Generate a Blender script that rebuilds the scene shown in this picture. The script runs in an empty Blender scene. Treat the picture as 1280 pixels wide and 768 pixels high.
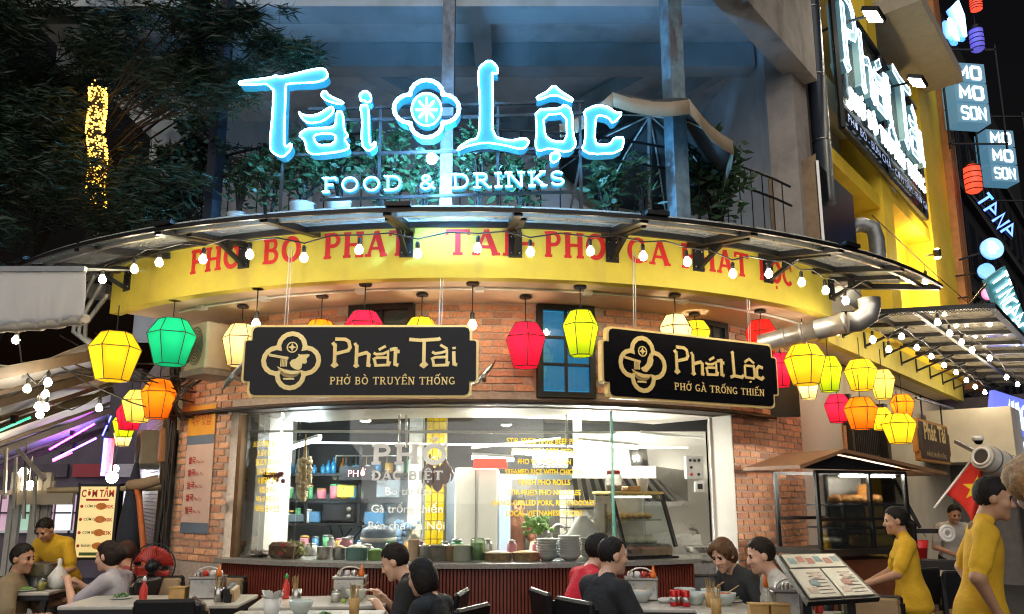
import bpy, bmesh, math, random, unicodedata
import numpy as np
from mathutils import Vector, Matrix
from mathutils.geometry import tessellate_polygon
random.seed(7)
SC = bpy.context.scene
COL = SC.collection
R_ = math.radians
# ------------------------------------------------------------------ camera
CAM_H, FPX, CYP, PITCH = 1.52, 960.0, 440.0, R_(10.62)
cam = bpy.data.cameras.new('camera'); cam.sensor_width = 36; cam.lens = 27.0
cam.shift_y = (CYP - 384) / 1280; cam.clip_end = 400; cam.clip_start = .05
cam_o = bpy.data.objects.new('camera', cam); COL.objects.link(cam_o)
cam_o.location = (0, 0, CAM_H); cam_o.rotation_euler = (R_(90) + PITCH, 0, 0)
SC.camera = cam_o
# ------------------------------------------------------------------ night sky
w = bpy.data.worlds.new('World'); SC.world = w; w.use_nodes = True
wn = w.node_tree; bg = wn.nodes['Background']
sky = wn.nodes.new('ShaderNodeTexSky'); sky.sky_type = 'NISHITA'; sky.sun_disc = False
sky.sun_elevation = R_(-3); sky.sun_rotation = R_(188); sky.air_density = 1.2
wn.links.new(sky.outputs[0], bg.inputs[0]); bg.inputs[1].default_value = 0.045
# weak, very soft sun lamp: the diffuse night light of the street the picture is taken from
sl = bpy.data.lights.new('sun', 'SUN'); sl.energy = 0.95; sl.angle = R_(75); sl.color = (1, .94, .87)
so = bpy.data.objects.new('sun', sl); COL.objects.link(so); so.rotation_euler = (R_(62), 0, R_(-8)); so.location = (0, 0, 30)
vs = SC.view_settings; vs.view_transform = 'Standard'; vs.look = 'None'; vs.exposure = 1.0; vs.gamma = 1; vs.use_curve_mapping = False
cy = SC.cycles; cy.use_denoising = True; cy.filter_width = 1.15; cy.max_bounces = 6; cy.diffuse_bounces = 3; cy.glossy_bounces = 3
cy.transmission_bounces = 6; cy.transparent_max_bounces = 16; cy.sample_clamp_indirect = 4.0; cy.sample_clamp_direct = 100.0; cy.caustics_reflective = False; cy.caustics_refractive = False
# ------------------------------------------------------------------ pixel -> direction helpers
_c, _s = math.cos(PITCH), math.sin(PITCH)
def ray(u, v):
    xc = (u - 640) / FPX; yc = (CYP - v) / FPX
    return Vector((xc, _c - yc * _s, _s + yc * _c))
EYE = Vector((0, 0, CAM_H))
def PY(u, v, Y): d = ray(u, v); return EYE + d * (Y / d.y)
def PZ(u, v, z): d = ray(u, v); return EYE + d * ((z - CAM_H) / d.z)
def PP(u, v, o, n):
    d = ray(u, v); return EYE + d * ((Vector(o) - EYE).dot(n) / d.dot(n))
def upx(p):
    p = Vector(p) - EYE; dep = p.y * _c + p.z * _s
    return 640 + FPX * p.x / dep, CYP - FPX * (-p.y * _s + p.z * _c) / dep
# curved corner: centre and the right/left straight walls
CX, CY0, RW_ = -.43, 10.8, 4.2
PH1 = R_(49.5); RT = Vector((math.cos(PH1), math.sin(PH1), 0)); RN = Vector((math.sin(PH1), -math.cos(PH1), 0))
RO = Vector((CX + RW_ * math.sin(PH1), CY0 - RW_ * math.cos(PH1), 0))
def A(deg, R, z=0.): f = R_(deg); return Vector((CX + R * math.sin(f), CY0 - R * math.cos(f), z))
def RW(d, off, z=0.): return RO + RT * d + RN * off + Vector((0, 0, z))
def onR(u, v, off):
    p = PP(u, v, RO + RN * off, RN); q = p - RO; return q.dot(RT), p.z
PH0 = -44.; LO = A(PH0, RW_); LT = Vector((-.5, .866, 0)); LN = Vector((-.866, -.5, 0))
def LW(d, off, z=0.): return LO + LT * d + LN * off + Vector((0, 0, z))
def PC(u, v, R):
    d = ray(u, v); ox, oy = -CX, -CY0
    a = d.x**2 + d.y**2; b = 2 * (ox * d.x + oy * d.y); c = ox * ox + oy * oy - R * R
    t = (-b - math.sqrt(max(0, b * b - 4 * a * c))) / (2 * a); return EYE + d * t
def phi_of(p): return math.degrees(math.atan2(p.x - CX, CY0 - p.y))
# ------------------------------------------------------------------ materials
MATS = {}
def mat(name, col=(.5,.5,.5), rough=.6, metal=0., emit=None, es=1., var=.12, scale=8., bump=.0, spec=.5, alpha=None, trans=0., stain=None, sss=0., bdist=.02):
    if name in MATS: return MATS[name]
    m = bpy.data.materials.new(name); m.use_nodes = True; nt = m.node_tree; b = nt.nodes['Principled BSDF']
    b.inputs['Base Color'].default_value = (*col, 1); b.inputs['Roughness'].default_value = rough
    b.inputs['Metallic'].default_value = metal; b.inputs['Specular IOR Level'].default_value = spec
    if trans: b.inputs['Transmission Weight'].default_value = trans
    if sss: b.inputs['Subsurface Weight'].default_value = sss; b.inputs['Subsurface Radius'].default_value = (.01, .004, .002); b.inputs['Subsurface Scale'].default_value = .5
    if emit is not None:
        b.inputs['Emission Color'].default_value = (*emit, 1); b.inputs['Emission Strength'].default_value = es
    if var or bump:
        tc = nt.nodes.new('ShaderNodeTexCoord'); nz = nt.nodes.new('ShaderNodeTexNoise')
        nz.inputs['Scale'].default_value = scale; nz.inputs['Detail'].default_value = 6; nz.inputs['Roughness'].default_value = .65
        oi = nt.nodes.new('ShaderNodeObjectInfo'); va = nt.nodes.new('ShaderNodeVectorMath'); va.operation = 'MULTIPLY_ADD'
        va.inputs[1].default_value = (1, 1, 1); nt.links.new(tc.outputs['Object'], va.inputs[0]); nt.links.new(oi.outputs['Random'], va.inputs[2])
        nt.links.new(va.outputs[0], nz.inputs['Vector'])
        if var:
            mr = nt.nodes.new('ShaderNodeMapRange'); mr.inputs[1].default_value = .3; mr.inputs[2].default_value = .7
            mr.inputs[3].default_value = 1 - var; mr.inputs[4].default_value = 1 + var
            nt.links.new(nz.outputs['Fac'], mr.inputs[0])
            mx = nt.nodes.new('ShaderNodeMix'); mx.data_type = 'RGBA'; mx.blend_type = 'MULTIPLY'; mx.inputs[0].default_value = 1
            mx.inputs[6].default_value = (*col, 1); nt.links.new(mr.outputs[0], mx.inputs[7]); out = mx.outputs[2]
            if stain:
                n2 = nt.nodes.new('ShaderNodeTexNoise'); n2.inputs['Scale'].default_value = stain[1]; n2.inputs['Detail'].default_value = 8
                mp = nt.nodes.new('ShaderNodeMapping'); mp.inputs['Scale'].default_value = (1, 1, .35)
                nt.links.new(tc.outputs['Object'], mp.inputs[0]); nt.links.new(mp.outputs[0], n2.inputs['Vector'])
                r2 = nt.nodes.new('ShaderNodeMapRange'); r2.inputs[1].default_value = stain[2]; r2.inputs[2].default_value = stain[2] + .15; r2.inputs[4].default_value = stain[3]
                nt.links.new(n2.outputs['Fac'], r2.inputs[0])
                m2 = nt.nodes.new('ShaderNodeMix'); m2.data_type = 'RGBA'; nt.links.new(r2.outputs[0], m2.inputs[0])
                nt.links.new(out, m2.inputs[6]); m2.inputs[7].default_value = (*stain[0], 1); out = m2.outputs[2]
            nt.links.new(out, b.inputs['Base Color'])
            rr = nt.nodes.new('ShaderNodeMapRange'); rr.inputs[3].default_value = max(0, rough - .08); rr.inputs[4].default_value = min(1, rough + .12)
            nt.links.new(nz.outputs['Fac'], rr.inputs[0]); nt.links.new(rr.outputs[0], b.inputs['Roughness'])
        if bump:
            bp = nt.nodes.new('ShaderNodeBump'); bp.inputs['Strength'].default_value = bump; bp.inputs['Distance'].default_value = bdist
            nt.links.new(nz.outputs['Fac'], bp.inputs['Height']); nt.links.new(bp.outputs[0], b.inputs['Normal'])
    MATS[name] = m; return m
def glow(name, col, s, body=None):
    if name in MATS: return MATS[name]
    m = bpy.data.materials.new(name); m.use_nodes = True; b = m.node_tree.nodes['Principled BSDF']
    b.inputs['Base Color'].default_value = (*(body or (.6, .6, .6)), 1); b.inputs['Roughness'].default_value = .4
    b.inputs['Emission Color'].default_value = (*col, 1); b.inputs['Emission Strength'].default_value = s
    MATS[name] = m; return m
def glassm(name, tint=(.93, .97, .96), refl=.09, rough=.02, scatter=0., scol=(.8,.8,.8)):
    if name in MATS: return MATS[name]
    m = bpy.data.materials.new(name); m.use_nodes = True; nt = m.node_tree; nt.nodes.clear()
    o = nt.nodes.new('ShaderNodeOutputMaterial'); t = nt.nodes.new('ShaderNodeBsdfTransparent'); t.inputs[0].default_value = (*tint, 1)
    g = nt.nodes.new('ShaderNodeBsdfGlossy'); g.inputs['Roughness'].default_value = rough
    fr = nt.nodes.new('ShaderNodeFresnel'); fr.inputs[0].default_value = 1.45
    ad = nt.nodes.new('ShaderNodeMath'); ad.operation = 'MULTIPLY_ADD'; ad.inputs[1].default_value = .8; ad.inputs[2].default_value = refl * .4; nt.links.new(fr.outputs[0], ad.inputs[0])
    mx = nt.nodes.new('ShaderNodeMixShader'); nt.links.new(ad.outputs[0], mx.inputs[0]); nt.links.new(t.outputs[0], mx.inputs[1]); nt.links.new(g.outputs[0], mx.inputs[2])
    last = mx
    if scatter:
        d = nt.nodes.new('ShaderNodeBsdfTranslucent'); d.inputs[0].default_value = (*scol, 1)
        d2 = nt.nodes.new('ShaderNodeBsdfDiffuse'); d2.inputs[0].default_value = (*scol, 1)
        m1 = nt.nodes.new('ShaderNodeMixShader'); nt.links.new(d.outputs[0], m1.inputs[1]); nt.links.new(d2.outputs[0], m1.inputs[2])
        nz = nt.nodes.new('ShaderNodeTexNoise'); nz.inputs['Scale'].default_value = 5; nz.inputs['Detail'].default_value = 6
        mr = nt.nodes.new('ShaderNodeMapRange'); mr.inputs[1].default_value = .3; mr.inputs[2].default_value = .7; mr.inputs[3].default_value = scatter * .6; mr.inputs[4].default_value = min(1, scatter * 1.3)
        nt.links.new(nz.outputs['Fac'], mr.inputs[0])
        m2 = nt.nodes.new('ShaderNodeMixShader'); nt.links.new(mr.outputs[0], m2.inputs[0]); nt.links.new(mx.outputs[0], m2.inputs[1]); nt.links.new(m1.outputs[0], m2.inputs[2]); last = m2
    nt.links.new(last.outputs[0], o.inputs[0]); MATS[name] = m; return m
def lanternm(name, col, glowc, s):
    if name in MATS: return MATS[name]
    m = bpy.data.materials.new(name); m.use_nodes = True; nt = m.node_tree; nt.nodes.clear()
    o = nt.nodes.new('ShaderNodeOutputMaterial'); d = nt.nodes.new('ShaderNodeBsdfDiffuse'); t = nt.nodes.new('ShaderNodeBsdfTranslucent')
    for n in (d, t): n.inputs[0].default_value = (*col, 1)
    mx = nt.nodes.new('ShaderNodeMixShader'); mx.inputs[0].default_value = .6; nt.links.new(d.outputs[0], mx.inputs[1]); nt.links.new(t.outputs[0], mx.inputs[2])
    e = nt.nodes.new('ShaderNodeEmission'); e.inputs[0].default_value = (*glowc, 1)
    nz = nt.nodes.new('ShaderNodeTexNoise'); nz.inputs['Scale'].default_value = 9; nz.inputs['Detail'].default_value = 5
    tc = nt.nodes.new('ShaderNodeTexCoord'); nt.links.new(tc.outputs['Object'], nz.inputs['Vector'])
    mr = nt.nodes.new('ShaderNodeMapRange'); mr.inputs[3].default_value = s * .75; mr.inputs[4].default_value = s * 1.25; nt.links.new(nz.outputs['Fac'], mr.inputs[0]); nt.links.new(mr.outputs[0], e.inputs[1])
    ad = nt.nodes.new('ShaderNodeAddShader'); nt.links.new(mx.outputs[0], ad.inputs[0]); nt.links.new(e.outputs[0], ad.inputs[1])
    nt.links.new(ad.outputs[0], o.inputs[0]); MATS[name] = m; return m
# ------------------------------------------------------------------ mesh builder
ORD = ('first', 'second', 'third', 'fourth', 'fifth', 'sixth', 'seventh', 'eighth', 'ninth', 'tenth', 'eleventh', 'twelfth', 'thirteenth', 'fourteenth', 'fifteenth', 'sixteenth', 'seventeenth', 'eighteenth', 'nineteenth', 'twentieth')
class MB:
    def __init__(s): s.v = []; s.f = []; s.sm = []; s.mi = []
    def _add(s, vs, fs, smooth=False, mi=0):
        n = len(s.v); s.v += [Vector(v) for v in vs]
        for f in fs: s.f.append([i + n for i in f]); s.sm.append(smooth); s.mi.append(mi)
        return s
    def box(s, c, size, rz=0., mi=0, mtx=None):
        c = Vector(c); hx, hy, hz = size[0] / 2, size[1] / 2, size[2] / 2
        M = mtx or Matrix.Rotation(rz, 3, 'Z')
        vs = [c + M @ Vector((x, y, z)) for z in (-hz, hz) for x, y in ((-hx, -hy), (hx, -hy), (hx, hy), (-hx, hy))]
        return s._add(vs, [(3, 2, 1, 0), (4, 5, 6, 7), (0, 1, 5, 4), (1, 2, 6, 5), (2, 3, 7, 6), (3, 0, 4, 7)], False, mi)
    def bbox(s, c, size, b=.006, rz=0., mi=0, mtx=None):
        c = Vector(c); hx, hy, hz = size[0] / 2, size[1] / 2, size[2] / 2; b = min(b, hx * .9, hy * .9, hz * .9)
        M = mtx or Matrix.Rotation(rz, 3, 'Z'); rings = []
        for z, ins in ((-hz, b), (-hz + b, 0), (hz - b, 0), (hz, b)):
            x, y = hx - ins, hy - ins; k = b if ins == 0 else b * .4
            rings.append([(x - k, -y, z), (x, -y + k, z), (x, y - k, z), (x - k, y, z), (-x + k, y, z), (-x, y - k, z), (-x, -y + k, z), (-x + k, -y, z)])
        vs = [c + M @ Vector(p) for r in rings for p in r]
        fs = [list(range(7, -1, -1)), list(range(24, 32))] + [(a * 8 + i, a * 8 + (i + 1) % 8, (a + 1) * 8 + (i + 1) % 8, (a + 1) * 8 + i) for a in range(3) for i in range(8)]
        return s._add(vs, fs, False, mi)
    def beam(s, p, q, wd, ht, up=(0, 0, 1), mi=0):
        p, q = Vector(p), Vector(q); y = (q - p); L = y.length; y.normalize(); up = Vector(up)
        x = y.cross(up)
        if x.length < 1e-4: x = y.cross(Vector((1, 0, 0)))
        x.normalize(); z = x.cross(y)
        return s.box((p + q) / 2, (wd, L, ht), mtx=Matrix((x, y, z)).transposed(), mi=mi)
    def tube(s, pts, r, n=8, cap=True, closed=False, mi=0):
        pts = [Vector(p) for p in pts]; m = len(pts); rs = r if isinstance(r, (list, tuple)) else [r] * m; vs = []; up = None
        for i, p in enumerate(pts):
            a = pts[(i - 1) % m] if (i or closed) else p; b = pts[(i + 1) % m] if (i < m - 1 or closed) else p
            t = (b - a); t = t.normalized() if t.length > 1e-9 else Vector((0, 0, 1))
            if up is None: up = Vector((0, 0, 1)) if abs(t.z) < .9 else Vector((1, 0, 0))
            x = t.cross(up)
            if x.length < 1e-4: x = t.cross(Vector((0, 1, 0)))
            x.normalize(); y = x.cross(t); up = y
            for k in range(n): an = 2 * math.pi * k / n; vs.append(p + x * (math.cos(an) * rs[i]) + y * (math.sin(an) * rs[i]))
        fs = [(i * n + k, i * n + (k + 1) % n, ((i + 1) % m) * n + (k + 1) % n, ((i + 1) % m) * n + k) for i in range(m if closed else m - 1) for k in range(n)]
        s._add(vs, fs, True, mi)
        if cap and not closed:
            s.f.append([len(s.v) - m * n + k for k in reversed(range(n))][::-1]); s.sm.append(False); s.mi.append(mi)
            s.f.append([len(s.v) - n + k for k in range(n)][::-1]); s.sm.append(False); s.mi.append(mi)
        return s
    def lathe(s, c, prof, n=16, mi=0, mtx=None, smooth=True):
        c = Vector(c); vs = []
        for r, z in prof:
            for k in range(n):
                an = 2 * math.pi * k / n; p = Vector((r * math.cos(an), r * math.sin(an), z)); vs.append(c + (mtx @ p if mtx else p))
        fs = [(i * n + k, i * n + (k + 1) % n, (i + 1) * n + (k + 1) % n, (i + 1) * n + k) for i in range(len(prof) - 1) for k in range(n)]
        s._add(vs, fs, smooth, mi)
        b = len(s.v) - len(prof) * n
        if prof[0][0] > 1e-5: s.f.append([b + k for k in reversed(range(n))]); s.sm.append(False); s.mi.append(mi)
        if prof[-1][0] > 1e-5: s.f.append([len(s.v) - n + k for k in range(n)]); s.sm.append(False); s.mi.append(mi)
        return s
    def ball(s, c, r, n=10, m=6, mi=0):
        if not isinstance(r, (tuple, list)): r = (r, r, r)
        c = Vector(c); vs = []; fs = []
        for i in range(m + 1):
            t = math.pi * i / m
            for k in range(n):
                a = 2 * math.pi * k / n; vs.append(c + Vector((r[0] * math.sin(t) * math.cos(a), r[1] * math.sin(t) * math.sin(a), -r[2] * math.cos(t))))
        for i in range(m):
            for k in range(n): fs.append((i * n + k, i * n + (k + 1) % n, (i + 1) * n + (k + 1) % n, (i + 1) * n + k))
        return s._add(vs, fs, True, mi)
    def sheet(s, grid, smooth=True, mi=0, thick=None):
        a, b = len(grid), len(grid[0]); vs = [p for r in grid for p in r]
        fs = [(i * b + j, i * b + j + 1, (i + 1) * b + j + 1, (i + 1) * b + j) for i in range(a - 1) for j in range(b - 1)]
        s._add(vs, fs, smooth, mi)
        if thick is not None:
            t = Vector(thick); s._add([Vector(p) + t for p in vs], [f[::-1] for f in fs], smooth, mi)
            o = len(s.v) - 2 * a * b; m2 = a * b
            rim = [(0, j) for j in range(b)] + [(i, b - 1) for i in range(1, a)] + [(a - 1, j) for j in range(b - 2, -1, -1)] + [(i, 0) for i in range(a - 2, 0, -1)]
            ids = [o + i * b + j for i, j in rim]
            for k in range(len(ids)): p, q = ids[k], ids[(k + 1) % len(ids)]; s.f.append([q, p, p + m2, q + m2]); s.sm.append(False); s.mi.append(mi)
        return s
    def poly(s, loops, fr, depth=.01, z0=0., mi=0):
        """polygon with holes in a frame fr=(O,ex,ey,en), extruded from z0 (front) back by depth"""
        O, ex, ey, en = fr
        lp = [[Vector((p[0], p[1], 0)) for p in l] for l in loops]; flat = [p for l in lp for p in l]
        tri = tessellate_polygon(lp); n = len(flat)
        def W(p, z): return O + ex * p.x + ey * p.y + en * z
        vs = [W(p, z0) for p in flat] + [W(p, z0 - depth) for p in flat]
        fs = []
        for t in tri:
            a, b, c = (flat[i] for i in t); cr = (b - a).cross(c - a).z
            t = tuple(t) if cr > 0 else tuple(reversed(t)); fs.append(t)
            if depth: fs.append(tuple(i + n for i in reversed(t)))
        if depth:
            o = 0
            for li, l in enumerate(lp):
                k = len(l); ar = sum(l[i].x * l[(i + 1) % k].y - l[(i + 1) % k].x * l[i].y for i in range(k)); fl = (ar > 0) == (li == 0)
                for i in range(k):
                    a, b = o + i, o + (i + 1) % k; fs.append((a, a + n, b + n, b) if fl else (b, b + n, a + n, a))
                o += k
        else: vs = vs[:n]
        return s._add(vs, fs, False, mi)
    def ribbon(s, pts, wd, fr, depth=.004, z0=0., closed=False, mi=0):
        O, ex, ey, en = fr; P = [Vector((p[0], p[1])) for p in pts]; m = len(P); L = []; Rr = []
        for i in range(m):
            a = P[(i - 1) % m] if (i or closed) else None; b = P[(i + 1) % m] if (i < m - 1 or closed) else None
            d1 = (P[i] - a).normalized() if a is not None and (P[i] - a).length > 1e-9 else None
            d2 = (b - P[i]).normalized() if b is not None and (b - P[i]).length > 1e-9 else None
            d1 = d1 or d2; d2 = d2 or d1
            n1 = Vector((-d1.y, d1.x)); n2 = Vector((-d2.y, d2.x)); nn = n1 + n2
            nn = nn.normalized() if nn.length > .05 else n1
            k = min(1.6, 1 / max(.3, nn.dot(n1))); L.append(P[i] + nn * wd / 2 * k); Rr.append(P[i] - nn * wd / 2 * k)
        def W(p, z): return O + ex * p.x + ey * p.y + en * z
        vs = [W(p, z0) for p in L] + [W(p, z0) for p in Rr] + [W(p, z0 - depth) for p in L] + [W(p, z0 - depth) for p in Rr]
        fs = []
        for i in range(m if closed else m - 1):
            j = (i + 1) % m
            fs += [(m + i, m + j, j, i), (i, j, 2 * m + j, 2 * m + i), (m + j, m + i, 3 * m + i, 3 * m + j), (2 * m + i, 2 * m + j, 3 * m + j, 3 * m + i)]
        if not closed: fs += [(0, 2 * m, 3 * m, m), (m - 1, 2 * m - 1, 4 * m - 1, 3 * m - 1)]
        return s._add(vs, fs, False, mi)
def WM(o): return o.get('_m') and Matrix([list(r) for r in o['_m']]) or Matrix.Identity(4)
WMX = {}
def tag(o, label=None, cat=None, group=None, kind=None):
    if label: o['label'] = label
    if cat: o['category'] = cat
    if group: o['group'] = group
    if kind: o['kind'] = kind
    return o
def thing(name, label, cat, loc=(0, 0, 0), rz=0., group=None):
    o = bpy.data.objects.new(name, None); o.empty_display_size = .1; COL.objects.link(o); o.location = loc; o.rotation_euler = (0, 0, rz)
    WMX[o.name] = Matrix.Translation(Vector(loc)) @ Matrix.Rotation(rz, 4, 'Z')
    return tag(o, label, cat, group)
def obj(name, mb, mats, parent=None, world=True, origin=None, **kw):
    """one mesh object; world=True: vertices given in world coordinates"""
    me = bpy.data.meshes.new(name); inv = Matrix.Identity(4)
    pm = WMX.get(parent.name, Matrix.Identity(4)) if parent else Matrix.Identity(4)
    om = pm.copy()
    if world:
        if origin is None:
            if mb.v:
                xs = [v.x for v in mb.v]; ys = [v.y for v in mb.v]; zs = [v.z for v in mb.v]
                origin = Vector(((min(xs) + max(xs)) / 2, (min(ys) + max(ys)) / 2, min(zs)))
            else: origin = Vector()
        om = Matrix.Translation(Vector(origin)) @ pm.to_3x3().to_4x4()
        inv = om.inverted(); vs = [inv @ v for v in mb.v]
    else: vs = mb.v
    me.from_pydata([tuple(v) for v in vs], [], mb.f)
    me.polygons.foreach_set('use_smooth', mb.sm)
    if any(mb.mi): me.polygons.foreach_set('material_index', mb.mi)
    for m in (mats if isinstance(mats, (list, tuple)) else [mats]): me.materials.append(m)
    me.update()
    o = bpy.data.objects.new(name, me); COL.objects.link(o)
    if parent: o.parent = parent
    if world:
        loc = (pm.inverted() @ om); o.location = loc.to_translation(); o.rotation_euler = loc.to_euler()
    WMX[o.name] = om if world else pm
    for k, v in kw.items():
        if v is not None: o['category' if k == 'cat' else k] = v
    return o
def dup(root, loc, rz, label=None, group=None, mats=None, scale=None):
    r = root.copy(); COL.objects.link(r); r.location = loc; r.rotation_euler = (0, 0, rz)
    if scale: r.scale = (scale,) * 3 if not isinstance(scale, tuple) else scale
    WMX[r.name] = Matrix.Translation(Vector(loc)) @ Matrix.Rotation(rz, 4, 'Z')
    if label: r['label'] = label
    if group: r['group'] = group
    for ch in root.children:
        c = ch.copy(); COL.objects.link(c); c.parent = r
        for g in ch.children: d = g.copy(); COL.objects.link(d); d.parent = c
    return r
# ------------------------------------------------------------------ writing
def arcp(cx, cy, rx, ry, a0, a1, n=8): return [(cx + rx * math.cos(R_(a0 + (a1 - a0) * i / n)), cy + ry * math.sin(R_(a0 + (a1 - a0) * i / n))) for i in range(n + 1)]
def _serif(x, y, w=.3): return ([(x - w / 2, y), (x + w / 2, y)], .085)
def _stem(x, w=.16, t=True, b=True):
    r = [([(x, 0), (x, 1)], w)]
    if b: r.append(_serif(x, .043))
    if t: r.append(_serif(x, .957))
    return r
TH = .1
GL = {'I': (.36, _stem(.18)), 'H': (.86, _stem(.18) + _stem(.68) + [([(.2, .5), (.66, .5)], TH)]),
 'P': (.72, _stem(.18) + [([(.18, .95)] + arcp(.4, .72, .2, .23, 90, -90) + [(.18, .49)], .12)]),
 'B': (.76, _stem(.18) + [([(.18, .95)] + arcp(.4, .74, .17, .21, 90, -90) + [(.18, .53)], .11), ([(.4, .53)] + arcp(.42, .29, .2, .24, 90, -90) + [(.18, .05)], .12)]),
 'O': (.82, [(arcp(.41, .5, .31, .44, 0, 360, 20), .15)]), 'A': (.82, [([(.1, 0), (.4, 1)], .09), ([(.4, 1), (.7, 0)], .17), ([(.2, .32), (.6, .32)], .09), _serif(.1, .043, .24), _serif(.7, .043, .26)]),
 'T': (.78, _stem(.39, t=False) + [([(.06, .78), (.07, .95), (.71, .95), (.72, .78)], .09)]), 'L': (.68, _stem(.18) + [([(.18, .05), (.6, .05), (.62, .26)], .09)]),
 'C': (.76, [(arcp(.42, .5, .32, .44, 45, 315, 14), .14), ([(.66, .66), (.66, .95)], .07)]), 'G': (.8, [(arcp(.42, .5, .32, .44, 45, 320, 14), .14), ([(.68, .06), (.68, .42), (.48, .42)], .1)]),
 'D': (.82, _stem(.18) + [([(.18, .95)] + arcp(.38, .5, .32, .45, 90, -90, 10) + [(.18, .05)], .13)]), 'E': (.72, _stem(.18) + [([(.18, .95), (.62, .95), (.63, .76)], .09), ([(.18, .5), (.5, .5)], .09), ([(.18, .05), (.63, .05), (.65, .24)], .09)]),
 'F': (.68, _stem(.18) + [([(.18, .95), (.6, .95), (.61, .76)], .09), ([(.18, .5), (.48, .5)], .09)]), 'R': (.8, _stem(.18) + [([(.18, .95)] + arcp(.4, .73, .18, .22, 90, -90) + [(.18, .51)], .11), ([(.38, .5), (.66, .04), (.78, .04)], .13)]),
 'S': (.66, [(arcp(.33, .72, .23, .22, 20, 270, 9) + arcp(.33, .28, .25, .22, 90, -160, 9), .13)]), 'U': (.84, [([(.18, 1), (.18, .35)] + arcp(.42, .35, .24, .3, 180, 360, 10) + [(.66, 1)], .13), _serif(.18, .957), _serif(.66, .957, .24)]),
 'Y': (.8, [([(.1, 1), (.4, .48), (.4, 0)], .15), ([(.4, .48), (.7, 1)], .09), _serif(.4, .043), _serif(.12, .957, .24), _serif(.68, .957, .24)]), 'N': (.86, _stem(.16, .1) + _stem(.7, .1, b=False) + [([(.16, 1), (.7, 0)], .17)]),
 'K': (.84, _stem(.18) + [([(.26, .45), (.66, .96)], .09), ([(.36, .56), (.7, .04)], .15), _serif(.68, .043, .26), _serif(.64, .957, .24)]), 'M': (1., _stem(.16, .1) + _stem(.84, .16) + [([(.16, 1), (.5, .1)], .16), ([(.5, .1), (.84, 1)], .09)]),
 '&': (.84, [([(.74, .04), (.24, .66)] + arcp(.38, .76, .15, .18, 190, -20, 8) + [(.2, .4)] + arcp(.36, .25, .2, .2, 150, 330, 8) + [(.68, .5)], .1)]), ' ': (.4, [])}
GL['Đ'] = (.82, GL['D'][1] + [([(.02, .52), (.38, .52)], .08)])
ACC = {'\u0300': [([(-.16, 1.36), (.08, 1.12)], .1)], '\u0301': [([(.16, 1.36), (-.08, 1.12)], .1)], '\u0309': [(arcp(0, 1.28, .09, .08, 180, -80, 6) + [(0, 1.1)], .06)],
 '\u0302': [([(-.2, 1.1), (0, 1.3), (.2, 1.1)], .085)], '\u0323': [([(-.06, -.2), (.06, -.2)], .12)], '\u031b': [([(.26, .86), (.38, .92), (.36, 1.08)], .08)], '\u0306': [(arcp(0, 1.26, .16, .14, 200, 340, 6), .08)], '\u0303': [([(-.2, 1.14), (-.08, 1.24), (.08, 1.14), (.2, 1.24)], .08)]}
def serif_glyphs(text, gap=.06):
    """list of (x, width, strokes) in cap-height units, and the total width"""
    x = 0; out = []
    for ch in text:
        if ch in GL: base, acc = ch, ''
        else: dd = unicodedata.normalize('NFD', ch); base, acc = dd[0], dd[1:]
        wd, st = GL[base]; st = list(st)
        for a in acc:
            up = .0
            if a in '\u0300\u0301\u0309' and '\u0302' in acc: up = .16
            st += [([(px + wd / 2 + (.2 if up else 0), py + up * .5) for px, py in pts], sw) for pts, sw in ACC[a]]
        out.append((x, wd, st)); x += wd + gap
    return out, x - gap
def serif_text(mb, text, fr, h, x0, y0, width=None, depth=.004, bold=1., align='C', gap=.06):
    gs, tw = serif_glyphs(text, gap); sx = h if width is None else width / tw
    ox = x0 - (tw * sx / 2 if align == 'C' else 0); z = 0
    for gx, gw, st in gs:
        for pts, sw in st:
            z += .00025; mb.ribbon([(ox + (gx + p[0]) * sx, y0 + p[1] * h) for p in pts], sw * h * bold, fr, depth, z0=depth + (z % .002))
    return mb
_TX = {}
def text_mb(mb, body, fr, size, x0, y0, align='CENTER', extrude=.002, bold=0., width=None, mi=0, z0=0.):
    cu = bpy.data.curves.new('t', 'FONT'); cu.body = body; cu.size = 1; cu.align_x = align; cu.extrude = 0; cu.offset = bold; cu.resolution_u = 3
    to = bpy.data.objects.new('t', cu); COL.objects.link(to); me = bpy.data.meshes.new_from_object(to)
    vs = [v.co.copy() for v in me.vertices]; fs = [tuple(p.vertices) for p in me.polygons]
    bpy.data.objects.remove(to); bpy.data.curves.remove(cu); bpy.data.meshes.remove(me)
    if not vs: return mb
    xs = [v.x for v in vs]; sx = size
    if width: sx = width / (max(xs) - min(xs))
    O, ex, ey, en = fr
    W = [O + ex * (x0 + v.x * sx) + ey * (y0 + v.y * size) + en * (z0 + extrude) for v in vs]
    e1 = (W[fs[0][1]] - W[fs[0][0]]).cross(W[fs[0][2]] - W[fs[0][0]])
    mb._add(W, fs if e1.dot(en) > 0 else [f[::-1] for f in fs], False, mi); return mb
def frame(O, ex, en):
    ex = Vector(ex).normalized(); en = Vector(en).normalized(); return (Vector(O), ex, en.cross(ex).normalized(), en)
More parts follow.
